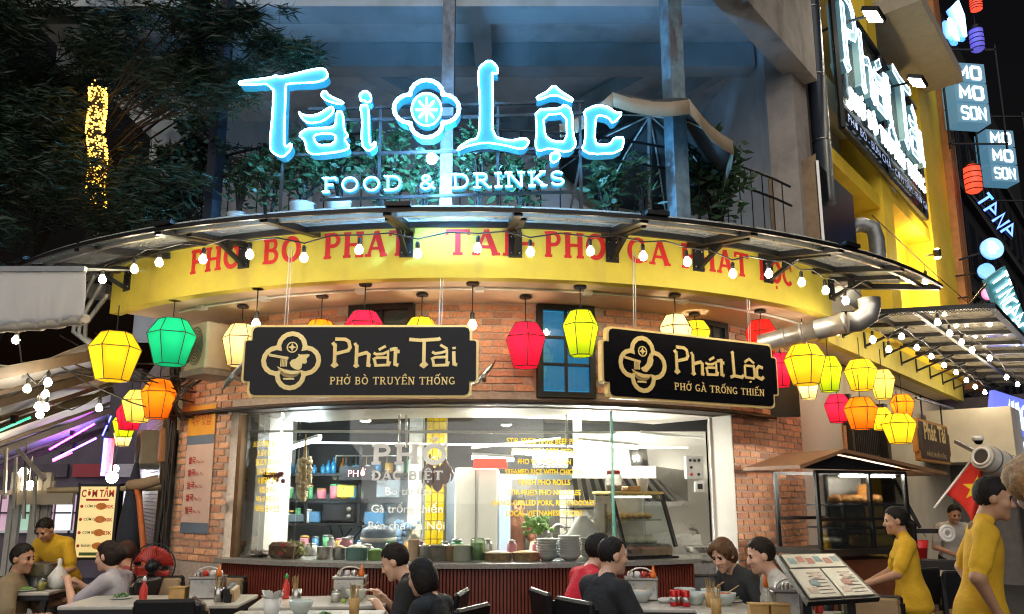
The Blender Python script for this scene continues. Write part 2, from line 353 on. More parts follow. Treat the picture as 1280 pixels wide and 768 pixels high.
# ================================================================== palette
BLACK = mat('black_metal', (.012, .012, .014), .42, .3, var=.25, scale=30)
DARKW = mat('dark_wood', (.018, .013, .010), .5, var=.3, scale=14)
YEL = mat('yellow_paint', (.52, .43, .05), .7, var=.10, scale=5, bump=.06, stain=((.33, .24, .06), 2.6, .54, .55))
RED = mat('red_paint', (.50, .012, .012), .55, var=.12, scale=20)
SOFF = mat('soffit_plaster', (.58, .46, .34), .8, var=.10, scale=2.5, stain=((.33, .2, .13), 1.3, .56, .5))
MORT = mat('mortar', (.44, .36, .30), .9, var=.2, scale=30, bump=.3)
WHITEP = mat('white_plaster', (.66, .68, .70), .75, var=.12, scale=3, bump=.1, stain=((.26, .28, .29), 1.7, .53, .6))
CONC = mat('stained_concrete', (.42, .37, .33), .85, var=.22, scale=4, bump=.15, stain=((.08, .06, .05), 1.8, .52, .8))
CREAM = mat('cream_plaster', (.62, .55, .42), .75, var=.08, scale=3, stain=((.35, .27, .18), 1.6, .58, .6))
STEEL = mat('brushed_steel', (.48, .47, .45), .28, 1., var=.12, scale=25)
STONE = mat('counter_stone', (.22, .21, .19), .3, var=.5, scale=90)
TERRA = mat('terracotta_slat', (.17, .032, .018), .45, var=.2, scale=10)
GOLD = mat('gold', (.80, .60, .24), .42, .12, var=.08, scale=40)
BLKP = mat('black_panel', (.005, .005, .007), .25, var=.0, spec=.2)
WHT = mat('white_enamel', (.74, .74, .72), .35, var=.05, scale=10)
GREYM = mat('grey_metal', (.20, .21, .22), .4, .6, var=.2, scale=12)
GLASS = glassm('clear_glass')
def brick_mat(name, base):
    m = mat(name, base, .85, var=.25, scale=45, bump=.35); nt = m.node_tree; b = nt.nodes['Principled BSDF']
    oi = nt.nodes.new('ShaderNodeObjectInfo'); ge = nt.nodes.new('ShaderNodeNewGeometry'); ad = nt.nodes.new('ShaderNodeMath'); ad.operation = 'ADD'
    nt.links.new(oi.outputs['Random'], ad.inputs[0]); nt.links.new(ge.outputs['Random Per Island'], ad.inputs[1])
    fr = nt.nodes.new('ShaderNodeMath'); fr.operation = 'FRACT'; nt.links.new(ad.outputs[0], fr.inputs[0])
    rp = nt.nodes.new('ShaderNodeValToRGB'); e = rp.color_ramp.elements
    e[0].position = 0; e[0].color = (.55, .55, .6, 1); e[1].position = 1; e[1].color = (1.25, 1.1, .95, 1)
    for p, c in ((.25, (.9, .85, .85, 1)), (.5, (1.1, .95, .85, 1)), (.75, (.8, .7, .72, 1)), (.9, (1.35, 1.3, 1.2, 1))):
        x = e.new(p); x.color = c
    nt.links.new(fr.outputs[0], rp.inputs[0])
    src = b.inputs['Base Color'].links[0].from_socket; mx = nt.nodes.new('ShaderNodeMix'); mx.data_type = 'RGBA'; mx.blend_type = 'MULTIPLY'; mx.inputs[0].default_value = 1
    nt.links.new(src, mx.inputs[6]); nt.links.new(rp.outputs[0], mx.inputs[7]); nt.links.new(mx.outputs[2], b.inputs['Base Color']); return m
BRICK = brick_mat('brick_red', (.60, .345, .215))
# ================================================================== ground
g = MB().box((0, 60, -.15), (400, 400, .3)); obj('street_ground', g, mat('asphalt', (.05, .05, .052), .7, var=.3, scale=20, bump=.3), kind='structure')
pv = MB()
n = 40; ring = [A(-60 + 115 * i / n, 6.3) for i in range(n + 1)]; inn = [A(-60 + 115 * i / n, 4.0) for i in range(n + 1)]
pv.sheet([[p + Vector((0, 0, .03)) for p in ring], [p + Vector((0, 0, .03)) for p in inn]], False, thick=(0, 0, -.026))
PAVE = obj('pavement', pv, mat('paving', (.23, .20, .18), .7, var=.3, scale=12, bump=.2), kind='structure')
# ================================================================== corner restaurant
CR = thing('corner_restaurant', 'curved brick corner restaurant with yellow fascia and open kitchen window', 'restaurant', (CX, 8.6, 0))
def arcband(mb, a0, a1, R0, R1, z0, z1, n=48, mi=0):
    """solid curved band between radii R0<R1 and heights z0<z1"""
    def ringp(R, z): return [A(a0 + (a1 - a0) * i / n, R, z) for i in range(n + 1)]
    P = [ringp(R1, z0), ringp(R1, z1), ringp(R0, z1), ringp(R0, z0)]
    vs = [p for r in P for p in r]; m = n + 1; fs = []
    for k in range(4):
        for i in range(n): fs.append((k * m + i, k * m + i + 1, ((k + 1) % 4) * m + i + 1, ((k + 1) % 4) * m + i))
    fs += [(0, m, 2 * m, 3 * m), (n, 3 * m + n, 2 * m + n, m + n)]
    return mb._add(vs, fs, False, mi)
def bend(mb, phi, R):
    out = MB(); out.f = mb.f; out.sm = mb.sm; out.mi = mb.mi
    out.v = [A(phi + math.degrees(v.x / R), R + v.z, v.y) for v in mb.v]; return out
FLAT = (Vector((0, 0, 0)), Vector((1, 0, 0)), Vector((0, 1, 0)), Vector((0, 0, 1)))
ZS = 3.2; ZF = 3.62
WA0, WA1 = phi_of(PC(283, 620, 4.2)), phi_of(PC(919, 620, 4.2))
# brick wall core (mortar)
core = MB(); arcband(core, PH0, 49.5, 4.0, 4.2, 2.34, ZS)
wall = obj('brick_wall', core, MORT, CR)
pier = MB(); arcband(pier, PH0, WA0, 4.0, 4.2, 0, 2.336, 8); obj('brick_pier', pier, MORT, CR)
pier = MB(); arcband(pier, WA1, 49.5, 4.0, 4.2, 0, 2.336, 8)
pier.box(RW(.355, -.1, 1.6), (.71, .2, 3.19), rz=math.atan2(RT.y, RT.x)); pr = obj('brick_pier', pier, MORT, CR)
# windows of the upper brick band
def winrect(u0, u1, v0, v1):
    p = PC((u0 + u1) / 2, (v0 + v1) / 2, 4.2); f = phi_of(p); a = PC(u0, v0, 4.2); b = PC(u1, v1, 4.2)
    zt = PC((u0 + u1) / 2, v0, 4.2).z; zb = PC((u0 + u1) / 2, v1, 4.2).z
    return f, R_(phi_of(b) - phi_of(a)) * 4.2, zb, min(zt, ZS - .01)
WINS = [winrect(670, 743, 383, 498), winrect(438, 516, 380, 470), winrect(872, 908, 388, 470)]
BLUEWIN = glow('blue_lit_room', (.02, .22, .42), .55, (.02, .08, .1))
for i, (f, wd, zb, zt) in enumerate(WINS):
    fr = frame(A(f, 4.235, 0), (math.cos(R_(f)), math.sin(R_(f)), 0), (math.sin(R_(f)), -math.cos(R_(f)), 0))
    m = MB(); h = zt - zb; t = .05
    m.poly([[(-wd/2, zb), (wd/2, zb), (wd/2, zt), (-wd/2, zt)], [(-wd/2+t, zb+t), (-wd/2+t, zt-t), (wd/2-t, zt-t), (wd/2-t, zb+t)]], fr, .12, .02)
    wo = obj('window', m, BLACK, CR)
    m = MB(); m.poly([[(-wd/2+t, zb+t), (wd/2-t, zb+t), (wd/2-t, zt-t), (-wd/2+t, zt-t)]], fr, .002, -.031); obj('backing', m, BLUEWIN if i == 0 else mat('dim_room', (.05, .06, .07), .6), wo)
    m = MB(); m.poly([[(-.012, zb+t), (.012, zb+t), (.012, zt-t), (-.012, zt-t)]], fr, .03, .0)
    for k in (1, 2):
        z = zb + t + (h - 2*t) * k / 3; m.poly([[(-wd/2+t, z-.012), (wd/2-t, z-.012), (wd/2-t, z+.012), (-wd/2+t, z+.012)]], fr, .03, .003)
    obj('glazing_bar', m, BLACK, wo)
    for k in range(3):
        for s_ in (-1, 1):
            z0 = zb + t + (h - 2*t) * k / 3 + .013; z1 = zb + t + (h - 2*t) * (k+1) / 3 - .013; x0, x1 = sorted((s_ * .013, s_ * (wd/2 - t - .002)))
            m = MB(); m.poly([[(x0, z0), (x1, z0), (x1, z1), (x0, z1)]], fr, .004, -.012); obj('pane', m, glassm('dusty_glass', (.7, .85, .9), .12, .06, .1, (.3, .42, .45)), wo)
# bricks
BW, BH, BJ, BD = .176, .052, .013, .014
def inwin(f, z):
    for (wf, wd, zb, zt) in WINS:
        if abs(R_(f - wf) * 4.2) < wd / 2 + BW * .52 and zb - .03 < z + BH / 2 < zt + .04: return True
    return False
slots = []; rows = int((ZS - .25) / (BH + BJ))
for r in range(rows):
    z = ZS - .006 - (r + 1) * (BH + BJ); sh = (r % 2) * (BW + BJ) / 2
    s = R_(PH0) * 4.215 + sh
    while s < R_(49.5) * 4.215 - BW * .5:
        f = math.degrees((s + BW / 2) / 4.215); below = z < 2.36
        if not inwin(f, z) and not below: slots.append(('a', f, z, 1.))
        s += BW + BJ
    if z < 2.36:
        for e0, e1 in ((R_(WA1) * 4.215 + .004, R_(49.5) * 4.215), (R_(PH0) * 4.215, R_(WA0) * 4.215 - .004)):
            if e1 < 0 and z < .9: continue
            s = e0; k = .46 if r % 2 else 1.
            while s < e1 - .05:
                L_ = min(BW * k, e1 - s); slots.append(('a', math.degrees((s + L_ / 2) / 4.215), z, L_ / BW)); s += L_ + BJ; k = 1.
    d = .02; k = .46 if r % 2 else 1.
    while d < .70: L_ = min(BW * k, .72 - d); slots.append(('r', d + L_ / 2, z, L_ / BW)); d += L_ + BJ; k = 1.
def brick_mb(seed):
    rr = random.Random(seed); m = MB(); hx, hz, d = BW / 2, BH / 2, BD; j = lambda a: a + rr.uniform(-.0025, .0025); c = .006
    fr_ = [(j(-hx), j(-hz)), (j(0), j(-hz)), (j(hx), j(-hz)), (j(hx), j(hz)), (j(0), j(hz)), (j(-hx), j(hz))]
    vs = [(x, 0, z) for x, z in fr_] + [(x * .985, -d + rr.uniform(-.003, .003), z * .93) for x, z in fr_]
    fs = [(6, 7, 8, 9, 10, 11)] + [(i, (i + 1) % 6, 6 + (i + 1) % 6, 6 + i) for i in range(6)]
    return m._add(vs, fs)
def brick_pos(sl):
    k, a, z, sx_ = sl
    if k == 'a': p = A(a, 4.198, z + BH / 2); rz = R_(a)
    else: p = RW(a, -.002, z + BH / 2); rz = math.atan2(RT.y, RT.x)
    return p, rz
HID = [(300, 404, 600, 500), (752, 400, 972, 510), (243, 525, 276, 700)]
def vis(sl):
    p, rz = brick_pos(sl); u, v = upx(p)
    if not (0 < u < 1280 and 0 < v < 700): return -1
    if any(a < u < c and b < v < d for a, b, c, d in HID): return -1
    n_ = Vector((math.sin(rz), -math.cos(rz), 0)); dv = (EYE - p); return n_.dot(dv.normalized()) / dv.length_squared
order = sorted(slots, key=vis, reverse=True)
brick_me = []
rest = MB()
for i, sl in enumerate(order):
    p, rz = brick_pos(sl); par = wall if (sl[0] == 'a' and sl[2] > 2.36) else pr
    if i < 300 and vis(sl) > 0:
        if i < 8: o = obj('brick', brick_mb(i), BRICK, par, world=False); brick_me.append(o.data)
        else: o = bpy.data.objects.new('brick', brick_me[i % 8]); COL.objects.link(o); o.parent = par
        L = WMX[par.name].inverted() @ p; o.location = L; o.rotation_euler = (0, 0, rz); o.scale = (sl[3], 1, 1)
    else:
        b = brick_mb(i % 40); M = Matrix.Translation(p) @ Matrix.Rotation(rz, 4, 'Z') @ Matrix.Diagonal((sl[3], 1, 1, 1)); rest._add([M @ v for v in b.v], b.f)
obj('further_bricks', rest, BRICK, CR, kind='stuff')
# lintel rail and interior soffit strip
m = MB(); arcband(m, PH0 + .5, 47, 4.0, 4.27, 2.30, 2.335); obj('lintel', m, mat('brown_steel', (.05, .03, .022), .5, .3, var=.3, scale=12), CR)
m = MB(); m.tube([A(PH0 + 1 + i * 2.9, 4.3, 2.30) for i in range(32)], .012, 6); obj('lintel_rail', m, BLACK, CR)
# fascia
FA0, FA1 = phi_of(PC(140, 360, 5.1)), phi_of(PC(1040, 380, 5.1))
m = MB(); arcband(m, FA0, FA1, 5.0, 5.1, ZS - .03, ZF); fascia = obj('fascia', m, YEL, CR)
m = MB(); arcband(m, FA0, 49.4, 4.19, 4.998, ZS, ZS + .1); obj('soffit', m, SOFF, CR)
m = MB(); m.tube([A(FA0 + 6 + i * 2., 4.72, ZS - .014) for i in range(40)], .011, 6); obj('conduit', m, WHT, CR)
for f in (-30, -21, -10, 2, 13, 24):
    m = MB().box(A(f, 4.72, ZS - .02), (.07, .07, .035), rz=R_(f)); obj('junction_box', m, WHT, CR)
words = [('PHỞ', 238, 300, 333), ('BÒ', 328, 376, 322), ('PHÁT', 404, 511, 319), ('TÀI', 556, 642, 318), ('PHỞ', 680, 757, 321), ('GÀ', 784, 838, 328), ('PHÁT', 852, 937, 346), ('LỘC', 950, 992, 364)]
for wtx, u0, u1, vb in words:
    zb = 3.352; a0 = phi_of(PC(u0, vb, 5.1)); a1 = phi_of(PC(u1, vb + (8 if u0 > 700 else 0), 5.1))
    gs, tw = serif_glyphs(wtx); wid = R_(a1 - a0) * 5.1; sx = wid / tw; H = .205
    for gx, gw, st in gs:
        mb = MB(); z = 0
        for pts, sw in st:
            z += .0004; mb.ribbon([((gx + p[0]) * sx, zb + p[1] * H) for p in pts], sw * min(sx, H) * 1.3, FLAT, .002, z0=.002 + z)
        obj('letter', bend(mb, a0, 5.101), RED, fascia)
mb = MB(); mb.ribbon([(0, 3.45), (.1, 3.45)], .03, FLAT, .002, .003); obj('letter', bend(mb, phi_of(PC(652, 300, 5.1)), 5.101), RED, fascia)
# right hand straight fascia and soffit
rzR = math.atan2(RT.y, RT.x)
m = MB().box(RW(4.0, .4, ZS + .13), (7.0, .1, .34), rz=rzR); obj('side_fascia', m, YEL, CR)
m = MB().box(RW(3.85, .17, ZS + .06), (7.3, .36, .1), rz=rzR); obj('side_soffit', m, mat('cream_soffit', (.6, .5, .33), .8, var=.1, scale=3), CR)
# right ground-floor wall beyond the brick pier
m = MB().box(RW(1.45, -.1, 1.6), (1.4, .2, 3.2), rz=rzR); obj('side_wall', m, mat('pale_wall', (.55, .48, .44), .7, var=.06, scale=2), CR)
m = MB().box(RW(5.2, -.12, 1.6), (6.0, .2, 3.2), rz=rzR); obj('side_wall', m, CREAM, CR)
def rpanel(name, u0, u1, v0, v1, off, mt, par=CR, th=.04):
    d0, _ = onR(u0, (v0 + v1) / 2, off); d1, _ = onR(u1, (v0 + v1) / 2, off); um = (u0 + u1) / 2
    _, z1 = onR(um, v0, off); _, z0 = onR(um, v1, off)
    return obj(name, MB().box(RW((d0 + d1) / 2, off, (z0 + z1) / 2), (abs(d1 - d0), th, z1 - z0), rz=rzR), mt, par)
rpanel('brick_return', 1062, 1078, 535, 700, .01, BRICK)
for i in range(16):
    d = 2.35 + i * .085
    obj('grille_bar', MB().box(RW(d, .05, 2.35), (.018, .02, .62), rz=rzR), BLACK, CR)
for z in (2.05, 2.64): obj('grille_rail', MB().box(RW(3.0, .05, z), (1.5, .03, .04), rz=rzR), BLACK, CR)
obj('door_post', MB().box(RW(3.75, .05, 1.4), (.16, .16, 2.8), rz=rzR), DARKW, CR)
obj('door_post', MB().box(RW(2.28, .05, 1.4), (.08, .1, 2.8), rz=rzR), DARKW, CR)
obj('door_recess', MB().box(RW(3.0, -.01, 1.0), (1.36, .02, 2.0), rz=rzR), mat('ochre_door', (.40, .26, .03), .6), CR)
# left shutter wall
obj('shutter_wall', MB().box(LW(3.0, -.12, 1.7), (6.0, .2, 3.4), rz=math.atan2(-LT.y, -LT.x)), mat('grey_wall', (.25, .22, .19), .8, var=.2), CR)
rzL = math.atan2(-LT.y, -LT.x)
sm = MB()
for k in range(62):
    z = .3 + k * .045
    for d0, d1 in ((.95, 3.6),): sm.beam(LW(d0, .01, z), LW(d1, .01, z), .03, .036)
obj('shutter_slats', sm, mat('shutter_metal', (.42, .38, .31), .5, .4, var=.2, scale=9), CR, kind='stuff')
obj('door_jamb', MB().box(LW(.9, .02, 1.3), (.08, .12, 2.6), rz=rzL), mat('bronze', (.12, .075, .03), .45, .5), CR)
obj('steel_door', MB().box(LW(.62, .0, 1.05), (.42, .05, 2.1), rz=rzL), mat('pale_door', (.45, .5, .53), .4, var=.1), CR)
obj('door_jamb', MB().box(LW(.38, .02, 1.1), (.06, .1, 2.2), rz=rzL), DARKW, CR)
obj('meter_box', MB().bbox(LW(.12, .12, 2.02), (.16, .12, .34), .01, rz=rzL), mat('rust_wood', (.30, .13, .04), .6), CR)
wm = MB(); rr = random.Random(3)
for k in range(9):
    pts = []; ph = rr.uniform(-45.5, -42.5); 
    for i in range(16): z = .3 + i * .19; pts.append(A(ph + rr.uniform(-.25, .25), 4.27 + rr.uniform(0, .05), z))
    wm.tube(pts, rr.choice((.008, .012, .02)), 5)
obj('cable_bundle', wm, mat('cable', (.02, .016, .013), .6), CR)
for k in range(7):
    a0 = rr.uniform(-45, -40); pts = [A(a0 + t * rr.uniform(.2, 1.2), 4.3 + .15 * math.sin(t * .6), 2.25 + t * .075) for t in range(12)]; 
    obj('cable', MB().tube(pts, .007, 5), MATS['cable'], CR)
# menu poster on left pier
pz = PC(262, 668, 4.22).z
POS = obj('wall_poster', bend(MB().poly([[(-.24, pz), (.24, pz), (.24, pz + 1.22), (-.24, pz + 1.22)]], FLAT, .006, .0), (PH0 + WA0) / 2 + .1, 4.226), mat('poster_pink', (.62, .44, .36), .5, var=.05), CR)
def poster_piece(name, mb, mt): obj(name, bend(mb, (PH0 + WA0) / 2 + .1, 4.227), mt, POS)
poster_piece('banner', MB().poly([[(-.24, pz + .93), (.24, pz + .93), (.24, pz + 1.22), (-.24, pz + 1.22)]], FLAT, .001, .003), mat('poster_orange', (.72, .33, .03), .5))
poster_piece('band', MB().poly([[(-.24, pz + .84), (.24, pz + .84), (.24, pz + .928), (-.24, pz + .928)]], FLAT, .001, .003), mat('poster_slate', (.12, .16, .22), .5))
poster_piece('band', MB().poly([[(-.24, pz), (.24, pz), (.24, pz + .1), (-.24, pz + .1)]], FLAT, .001, .003), MATS['poster_slate'])
poster_piece('lettering', text_mb(MB(), '국수 맛집', FLAT, .13, 0, pz + 1.03, width=.34, z0=.004), RED)
for i in range(5): poster_piece('lettering', text_mb(text_mb(MB(), '쌀국', FLAT, .075, -.17, pz + .66 - i * .118, 'LEFT', z0=.004, bold=.02), 'Pho Tai', FLAT, .042, -.02, pz + .66 - i * .118, 'LEFT', z0=.004), RED)
# counter
CA0, CA1 = phi_of(PC(277, 705, 4.2)), phi_of(PC(868, 705, 4.2))
m = MB(); arcband(m, CA0 + .3, CA1 - .3, 3.75, 4.19, .0, .93, 40); COUNTER = obj('counter', m, mat('dark_base', (.06, .015, .01), .6), CR)
m = MB(); f = CA0 + .5
while f < CA1 - .4: m.box(A(f, 4.205, .53), (.018, .035, .78), rz=R_(f)); f += .40
obj('slat_cladding', m, TERRA, COUNTER, kind='stuff')
m = MB(); arcband(m, CA0, CA1, 3.5, 4.29, .932, .968, 40); obj('counter_top', m, STONE, COUNTER)
# kitchen glazing: three curved panes
gaps = [CA0 + 1.2, phi_of(PC(370, 620, 4.14)), phi_of(PC(541, 620, 4.14)), phi_of(PC(767, 620, 4.14))]
panes = []
for a, b in zip(gaps, gaps[1:]):
    m = MB(); arcband(m, a + .06, b - .06, 4.13, 4.138, .97, 2.27, 10); panes.append(obj('glass_pane', m, glassm('kitchen_glass', (.95, .97, .96), .05, .01), CR))
for f in (gaps[0],): obj('glass_post', MB().box(A(f, 4.13, 1.62), (.05, .07, 1.3), rz=R_(f)), mat('bronze_dark', (.14, .075, .03), .5, .4), CR)
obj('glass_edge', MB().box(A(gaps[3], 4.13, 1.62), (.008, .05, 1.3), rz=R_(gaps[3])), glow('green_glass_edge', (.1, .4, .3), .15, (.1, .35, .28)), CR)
# lettering on the glass
WDEC = lanternm('white_vinyl', (.9, .9, .9), (1, 1, 1), .03); YDEC = lanternm('yellow_vinyl', (.85, .55, .03), (1, .6, .03), .04)
def decal(text, u, v, hpx, wpx, mt, pane, serif=False, bold=.01):
    p = PC(u, v, 4.15); f = phi_of(p); dist = p.y * 1.0; s = FPX / (p.y * _c + (p.z - CAM_H) * _s)
    mb = MB()
    if serif: serif_text(mb, text, FLAT, hpx / s, 0, p.z, width=wpx / s, depth=.002, bold=1.75)
    else: text_mb(mb, text, FLAT, hpx / s * 1.38, 0, p.z, width=wpx / s, bold=bold)
    obj('lettering', bend(mb, f, 4.143), mt, pane, kind='stuff')
decal('PHỞ', 510, 580, 24, 98, WDEC, panes[1], True); decal('ĐẶC BIỆT', 508, 600, 11, 92, WDEC, panes[1], True)
decal('Bò tái lăn', 510, 619, 10, 60, WDEC, panes[1]); decal('Gà trống thiến', 508, 641, 10, 92, WDEC, panes[1]); decal('Bún chả Hà Nội', 507, 662, 10, 98, WDEC, panes[1])
for i, (t_, wp) in enumerate((('STIR-FRIED RARE BEEF PHO', 96), ('PHO WITH BEEF STEW', 84), ('PHO WITH CHICKEN', 68), ('STEAMED RICE WITH CHICKEN', 100), ('FRESH PHO ROLLS', 66), ('STIR-FRIED PHO NOODLES', 94), ('HANOI GRILLED PORK, RICE NOODLES', 132), ('LOCAL VIETNAMESE FOODS', 98))):
    decal(t_, 681, 554.5 + i * 12.9, 6.6, wp, YDEC, panes[2], bold=.02)
for i, (t_, wp) in enumerate((('소고기 볶음 쌀국수', 46), ('소고기 쌀국수', 32), ('닭고기 쌀국수', 38), ('닭고기 덮밥 국수', 32), ('생 쌀국수 말이', 32), ('볶음 쌀국수', 26), ('하노이 분짜 국수', 36), ('베트남 음식 전문', 40))):
    decal(t_, 333, 558 + i * 11.6, 6.6, wp, YDEC, panes[0], bold=.015)
# ================================================================== terrace above
m = MB(); arcband(m, -46, 49.4, 1.5, 5.05, ZF + .003, ZF + .09); obj('terrace_slab', m, CONC, CR)
BWY = 10.3
obj('terrace_back_wall', MB().box((-1.2, BWY, 5.3), (7.9, .2, 3.4)), WHITEP, CR)
sw0, sw1 = Vector((3.02, 7.95, 0)), Vector((2.72, BWY, 0))
obj('terrace_side_wall', MB().beam(sw0 + Vector((0, 0, 5.3)), sw1 + Vector((0, 0, 5.3)), .2, 3.3), WHITEP, CR)
obj('terrace_ceiling', MB().box((-1.2, 9.0, 6.86), (8.4, 3.6, .16)), WHITEP, CR)
BEAMM = mat('grey_beam', (.42, .45, .47), .8, var=.12, scale=3, stain=((.2, .22, .2), 2, .55, .5))
obj('beam', MB().box((-1.35, 7.16, 6.6), (7.9, .3, .4)), BEAMM, CR)
obj('beam', MB().box((-1.25, 8.35, 6.62), (8.2, .25, .3)), BEAMM, CR)
obj('beam', MB().box((-.33, 7.75, 6.6), (.2, .9, .3)), BEAMM, CR)
obj('beam', MB().beam((-1.9, 8.5, 6.68), (-.2, 10.15, 6.5), .2, .2), BEAMM, CR)
obj('beam', MB().beam((1.9, 8.5, 6.68), (.2, 10.15, 6.5), .2, .2), BEAMM, CR)
obj('beam', MB().beam((2.6, 8.6, 6.68), (1.2, 10.15, 6.4), .14, .2), BEAMM, CR)
# pilasters, door frame on terrace back wall
for x in (-4.2, -2.9, .1, 1.55): obj('pilaster', MB().box((x, BWY - .16, 5.3), (.26, .14, 3.38)), WHITEP, CR)
obj('ledge', MB().box((-1.2, BWY - .18, 6.2), (7.6, .12, .1)), WHITEP, CR)
# upper floor edge on the right and stained column
m = MB(); P0 = PY(884, -6, 6.6); 
a = RW(-3.2, .5, 0); b = RW(.25, .5, 0)
obj('upper_floor_edge', MB().beam((a.x, a.y, 7.4), (b.x, b.y, 7.4), .25, 2.66), CONC, CR)
obj('column', MB().box(RW(.12, .32, 5.3), (.42, .3, 3.4), rz=rzR), CONC, CR)
obj('drain_channel', MB().box(RW(.42, .36, 5.3), (.14, .2, 3.4), rz=rzR), mat('soot', (.06, .05, .05), .9, var=.4), CR)
# posts through the canopy
for u, mt, r in ((266, mat('dark_post', (.03, .035, .05), .5, .4), .05), (558, mat('worn_post', (.17, .19, .22), .6, .3, var=.4, scale=14, stain=((.05, .03, .02), 9, .55, .8)), .05), (848, mat('blue_post', (.20, .28, .32), .6, .2, var=.35, scale=12, stain=((.12, .05, .03), 8, .52, .8)), .07)):
    p = PC(u, 250, 4.95); obj('post', MB().box((p.x, p.y, 6.0), (r * 2, r * 2, 4.7), rz=R_(phi_of(p))), mt, CR)
# terrace railing
RL = thing('terrace_railing', 'grey metal railing along the terrace edge behind the big neon sign', 'railing', A(-10, 4.8, ZF + .09))
for z in (4.35, 4.55): obj('top_rail', MB().tube([A(-34 + i * 3.3, 4.8, z) for i in range(24)], .012, 6), BLACK, RL)
for i in range(38): f = -34 + i * 2.0; obj('baluster', MB().tube([A(f, 4.8, ZF + .09), A(f, 4.8, 4.56)], .006, 5), BLACK, RL)
# ================================================================== glass canopy
CN = thing('glass_canopy', 'black framed curved glass canopy projecting over the yellow fascia', 'canopy', A(0, 5.5, 3.4))
RO1, ZO, ZI = 5.92, 3.41, 3.57
CA = [(-47 + i * 8.6) for i in range(12)]; CEND = 56
GL_C = glassm('canopy_glass', (.86, .9, .9), .12, .06, .30, (.75, .74, .70))
def zc(R): return ZI + (ZO - ZI) * (R - 5.1) / (RO1 - 5.1)
def rad_band(mb, a0, a1, R0, R1, dz0, dz1, n=10):
    def rp(R, dz): return [A(a0 + (a1 - a0) * i / n, R, zc(R) + dz) for i in range(n + 1)]
    P = [rp(R1, dz0), rp(R1, dz1), rp(R0, dz1), rp(R0, dz0)]; vs = [p for r in P for p in r]; mm = n + 1; fs = []
    for k in range(4):
        for i in range(n): fs.append((k * mm + i, k * mm + i + 1, ((k + 1) % 4) * mm + i + 1, ((k + 1) % 4) * mm + i))
    fs += [(0, mm, 2 * mm, 3 * mm), (n, 3 * mm + n, 2 * mm + n, mm + n)]
    return mb._add(vs, fs)
for a, b in zip(CA, CA[1:]):
    obj('glass_panel', rad_band(MB(), a + .25, b - .25, 5.12, 5.90, .02, .03), GL_C, CN)
obj('outer_rail', rad_band(MB(), CA[0], CA[-1], 5.895, 5.93, -.018, .012, 90), BLACK, CN)
obj('gutter_strip', rad_band(MB(), CA[0], CA[-1], 5.72, 5.76, -.02, .016, 90), STEEL, CN)
obj('inner_rail', rad_band(MB(), CA[0], CA[-1], 5.29, 5.33, -.03, .016, 90), BLACK, CN)
for a in CA: obj('rafter', MB().beam(A(a, 5.11, zc(5.11) - .012), A(a, 5.9, zc(5.9) - .012), .06, .05), BLACK, CN)
for a, b in list(zip(CA, CA[1:]))[1::2]: obj('cover_plate', MB().beam(A(a, 5.93, ZO + .03), A(a + 1.6, 5.93, ZO + .028), .05, .03), BLACK, CN)
for u in (163, 306, 508, 644, 765, 872, 958, 1035):
    f = phi_of(PC(u, 320, 5.1)); rz = R_(f); rd = Vector((math.sin(rz), -math.cos(rz), 0))
    m = MB().box(A(f, 5.109, 3.44), (.105, .014, .21), rz=rz); br = obj('bracket', m, BLACK, CN)
    m = MB(); 
    for sx in (-.032, .032):
        for sz in (-.07, .06): m.lathe(A(f + math.degrees(sx / 5.1), 5.117, 3.44 + sz), [(.007, 0), (.005, .006), (0, .007)], 6, mtx=Matrix.Rotation(R_(90), 3, 'X'))
    obj('bolt', m, STEEL, br)
    obj('arm', MB().beam(A(f, 5.117, 3.535), A(f, 5.72, 3.43), .045, .04), BLACK, br)
    obj('brace', MB().beam(A(f, 5.117, 3.36), A(f, 5.42, 3.475), .03, .03), BLACK, br)
    obj('clip', MB().box(A(f, 5.3, 3.46), (.05, .05, .05), rz=rz), BLACK, br)
# straight side canopy
SN = thing('side_canopy', 'flat glass side canopy with black grid running down the street', 'canopy', RW(5, 1.2, 3.4))
z0, z1, o0, o1 = 3.56, 3.42, .46, 1.92
def sc(d, o, dz=0): return RW(d, o, z0 + (z1 - z0) * (o - o0) / (o1 - o0) + dz)
nd = 9; ds = [1.0 + i * .82 for i in range(nd + 1)]
GL_S = glassm('side_glass', (.8, .8, .78), .12, .06, .4, (.62, .58, .5))
for a, b in zip(ds, ds[1:]):
    for p, q in ((o0 + .02, 1.18), (1.22, o1 - .03)):
        m = MB().sheet([[sc(a + .03, p, .03), sc(b - .03, p, .03)], [sc(a + .03, q, .03), sc(b - .03, q, .03)]], False, thick=(0, 0, -.008)); obj('glass_panel', m, GL_S, SN)
for d in ds: obj('rafter', MB().beam(sc(d, o0), sc(d, o1), .05, .05), BLACK, SN)
for o, t in ((o1, .07), (1.2, .045), (.8, .03)): obj('long_rail', MB().beam(sc(ds[0] - .02, o, -.002), sc(ds[-1], o, -.002), t, .055), BLACK, SN)
m = MB()
for i in range(44): p = sc(ds[0] - .04, o0 + .02 + i * .033, -.045); m.tube([p + RN * (.014 * math.cos(a)) + Vector((0, 0, .014 * math.sin(a))) for a in [k * math.pi / 3 for k in range(6)]], .004, 4, closed=True)
obj('ornamental_trim', m, BLACK, SN, kind='stuff')
for d in ds: 
    br = obj('bracket', MB().box(RW(d, .458, 3.38), (.05, .012, .2), rz=rzR), BLACK, SN)
    obj('brace', MB().beam(RW(d, .464, 3.31), sc(d, .95, -.03), .026, .026), BLACK, br)
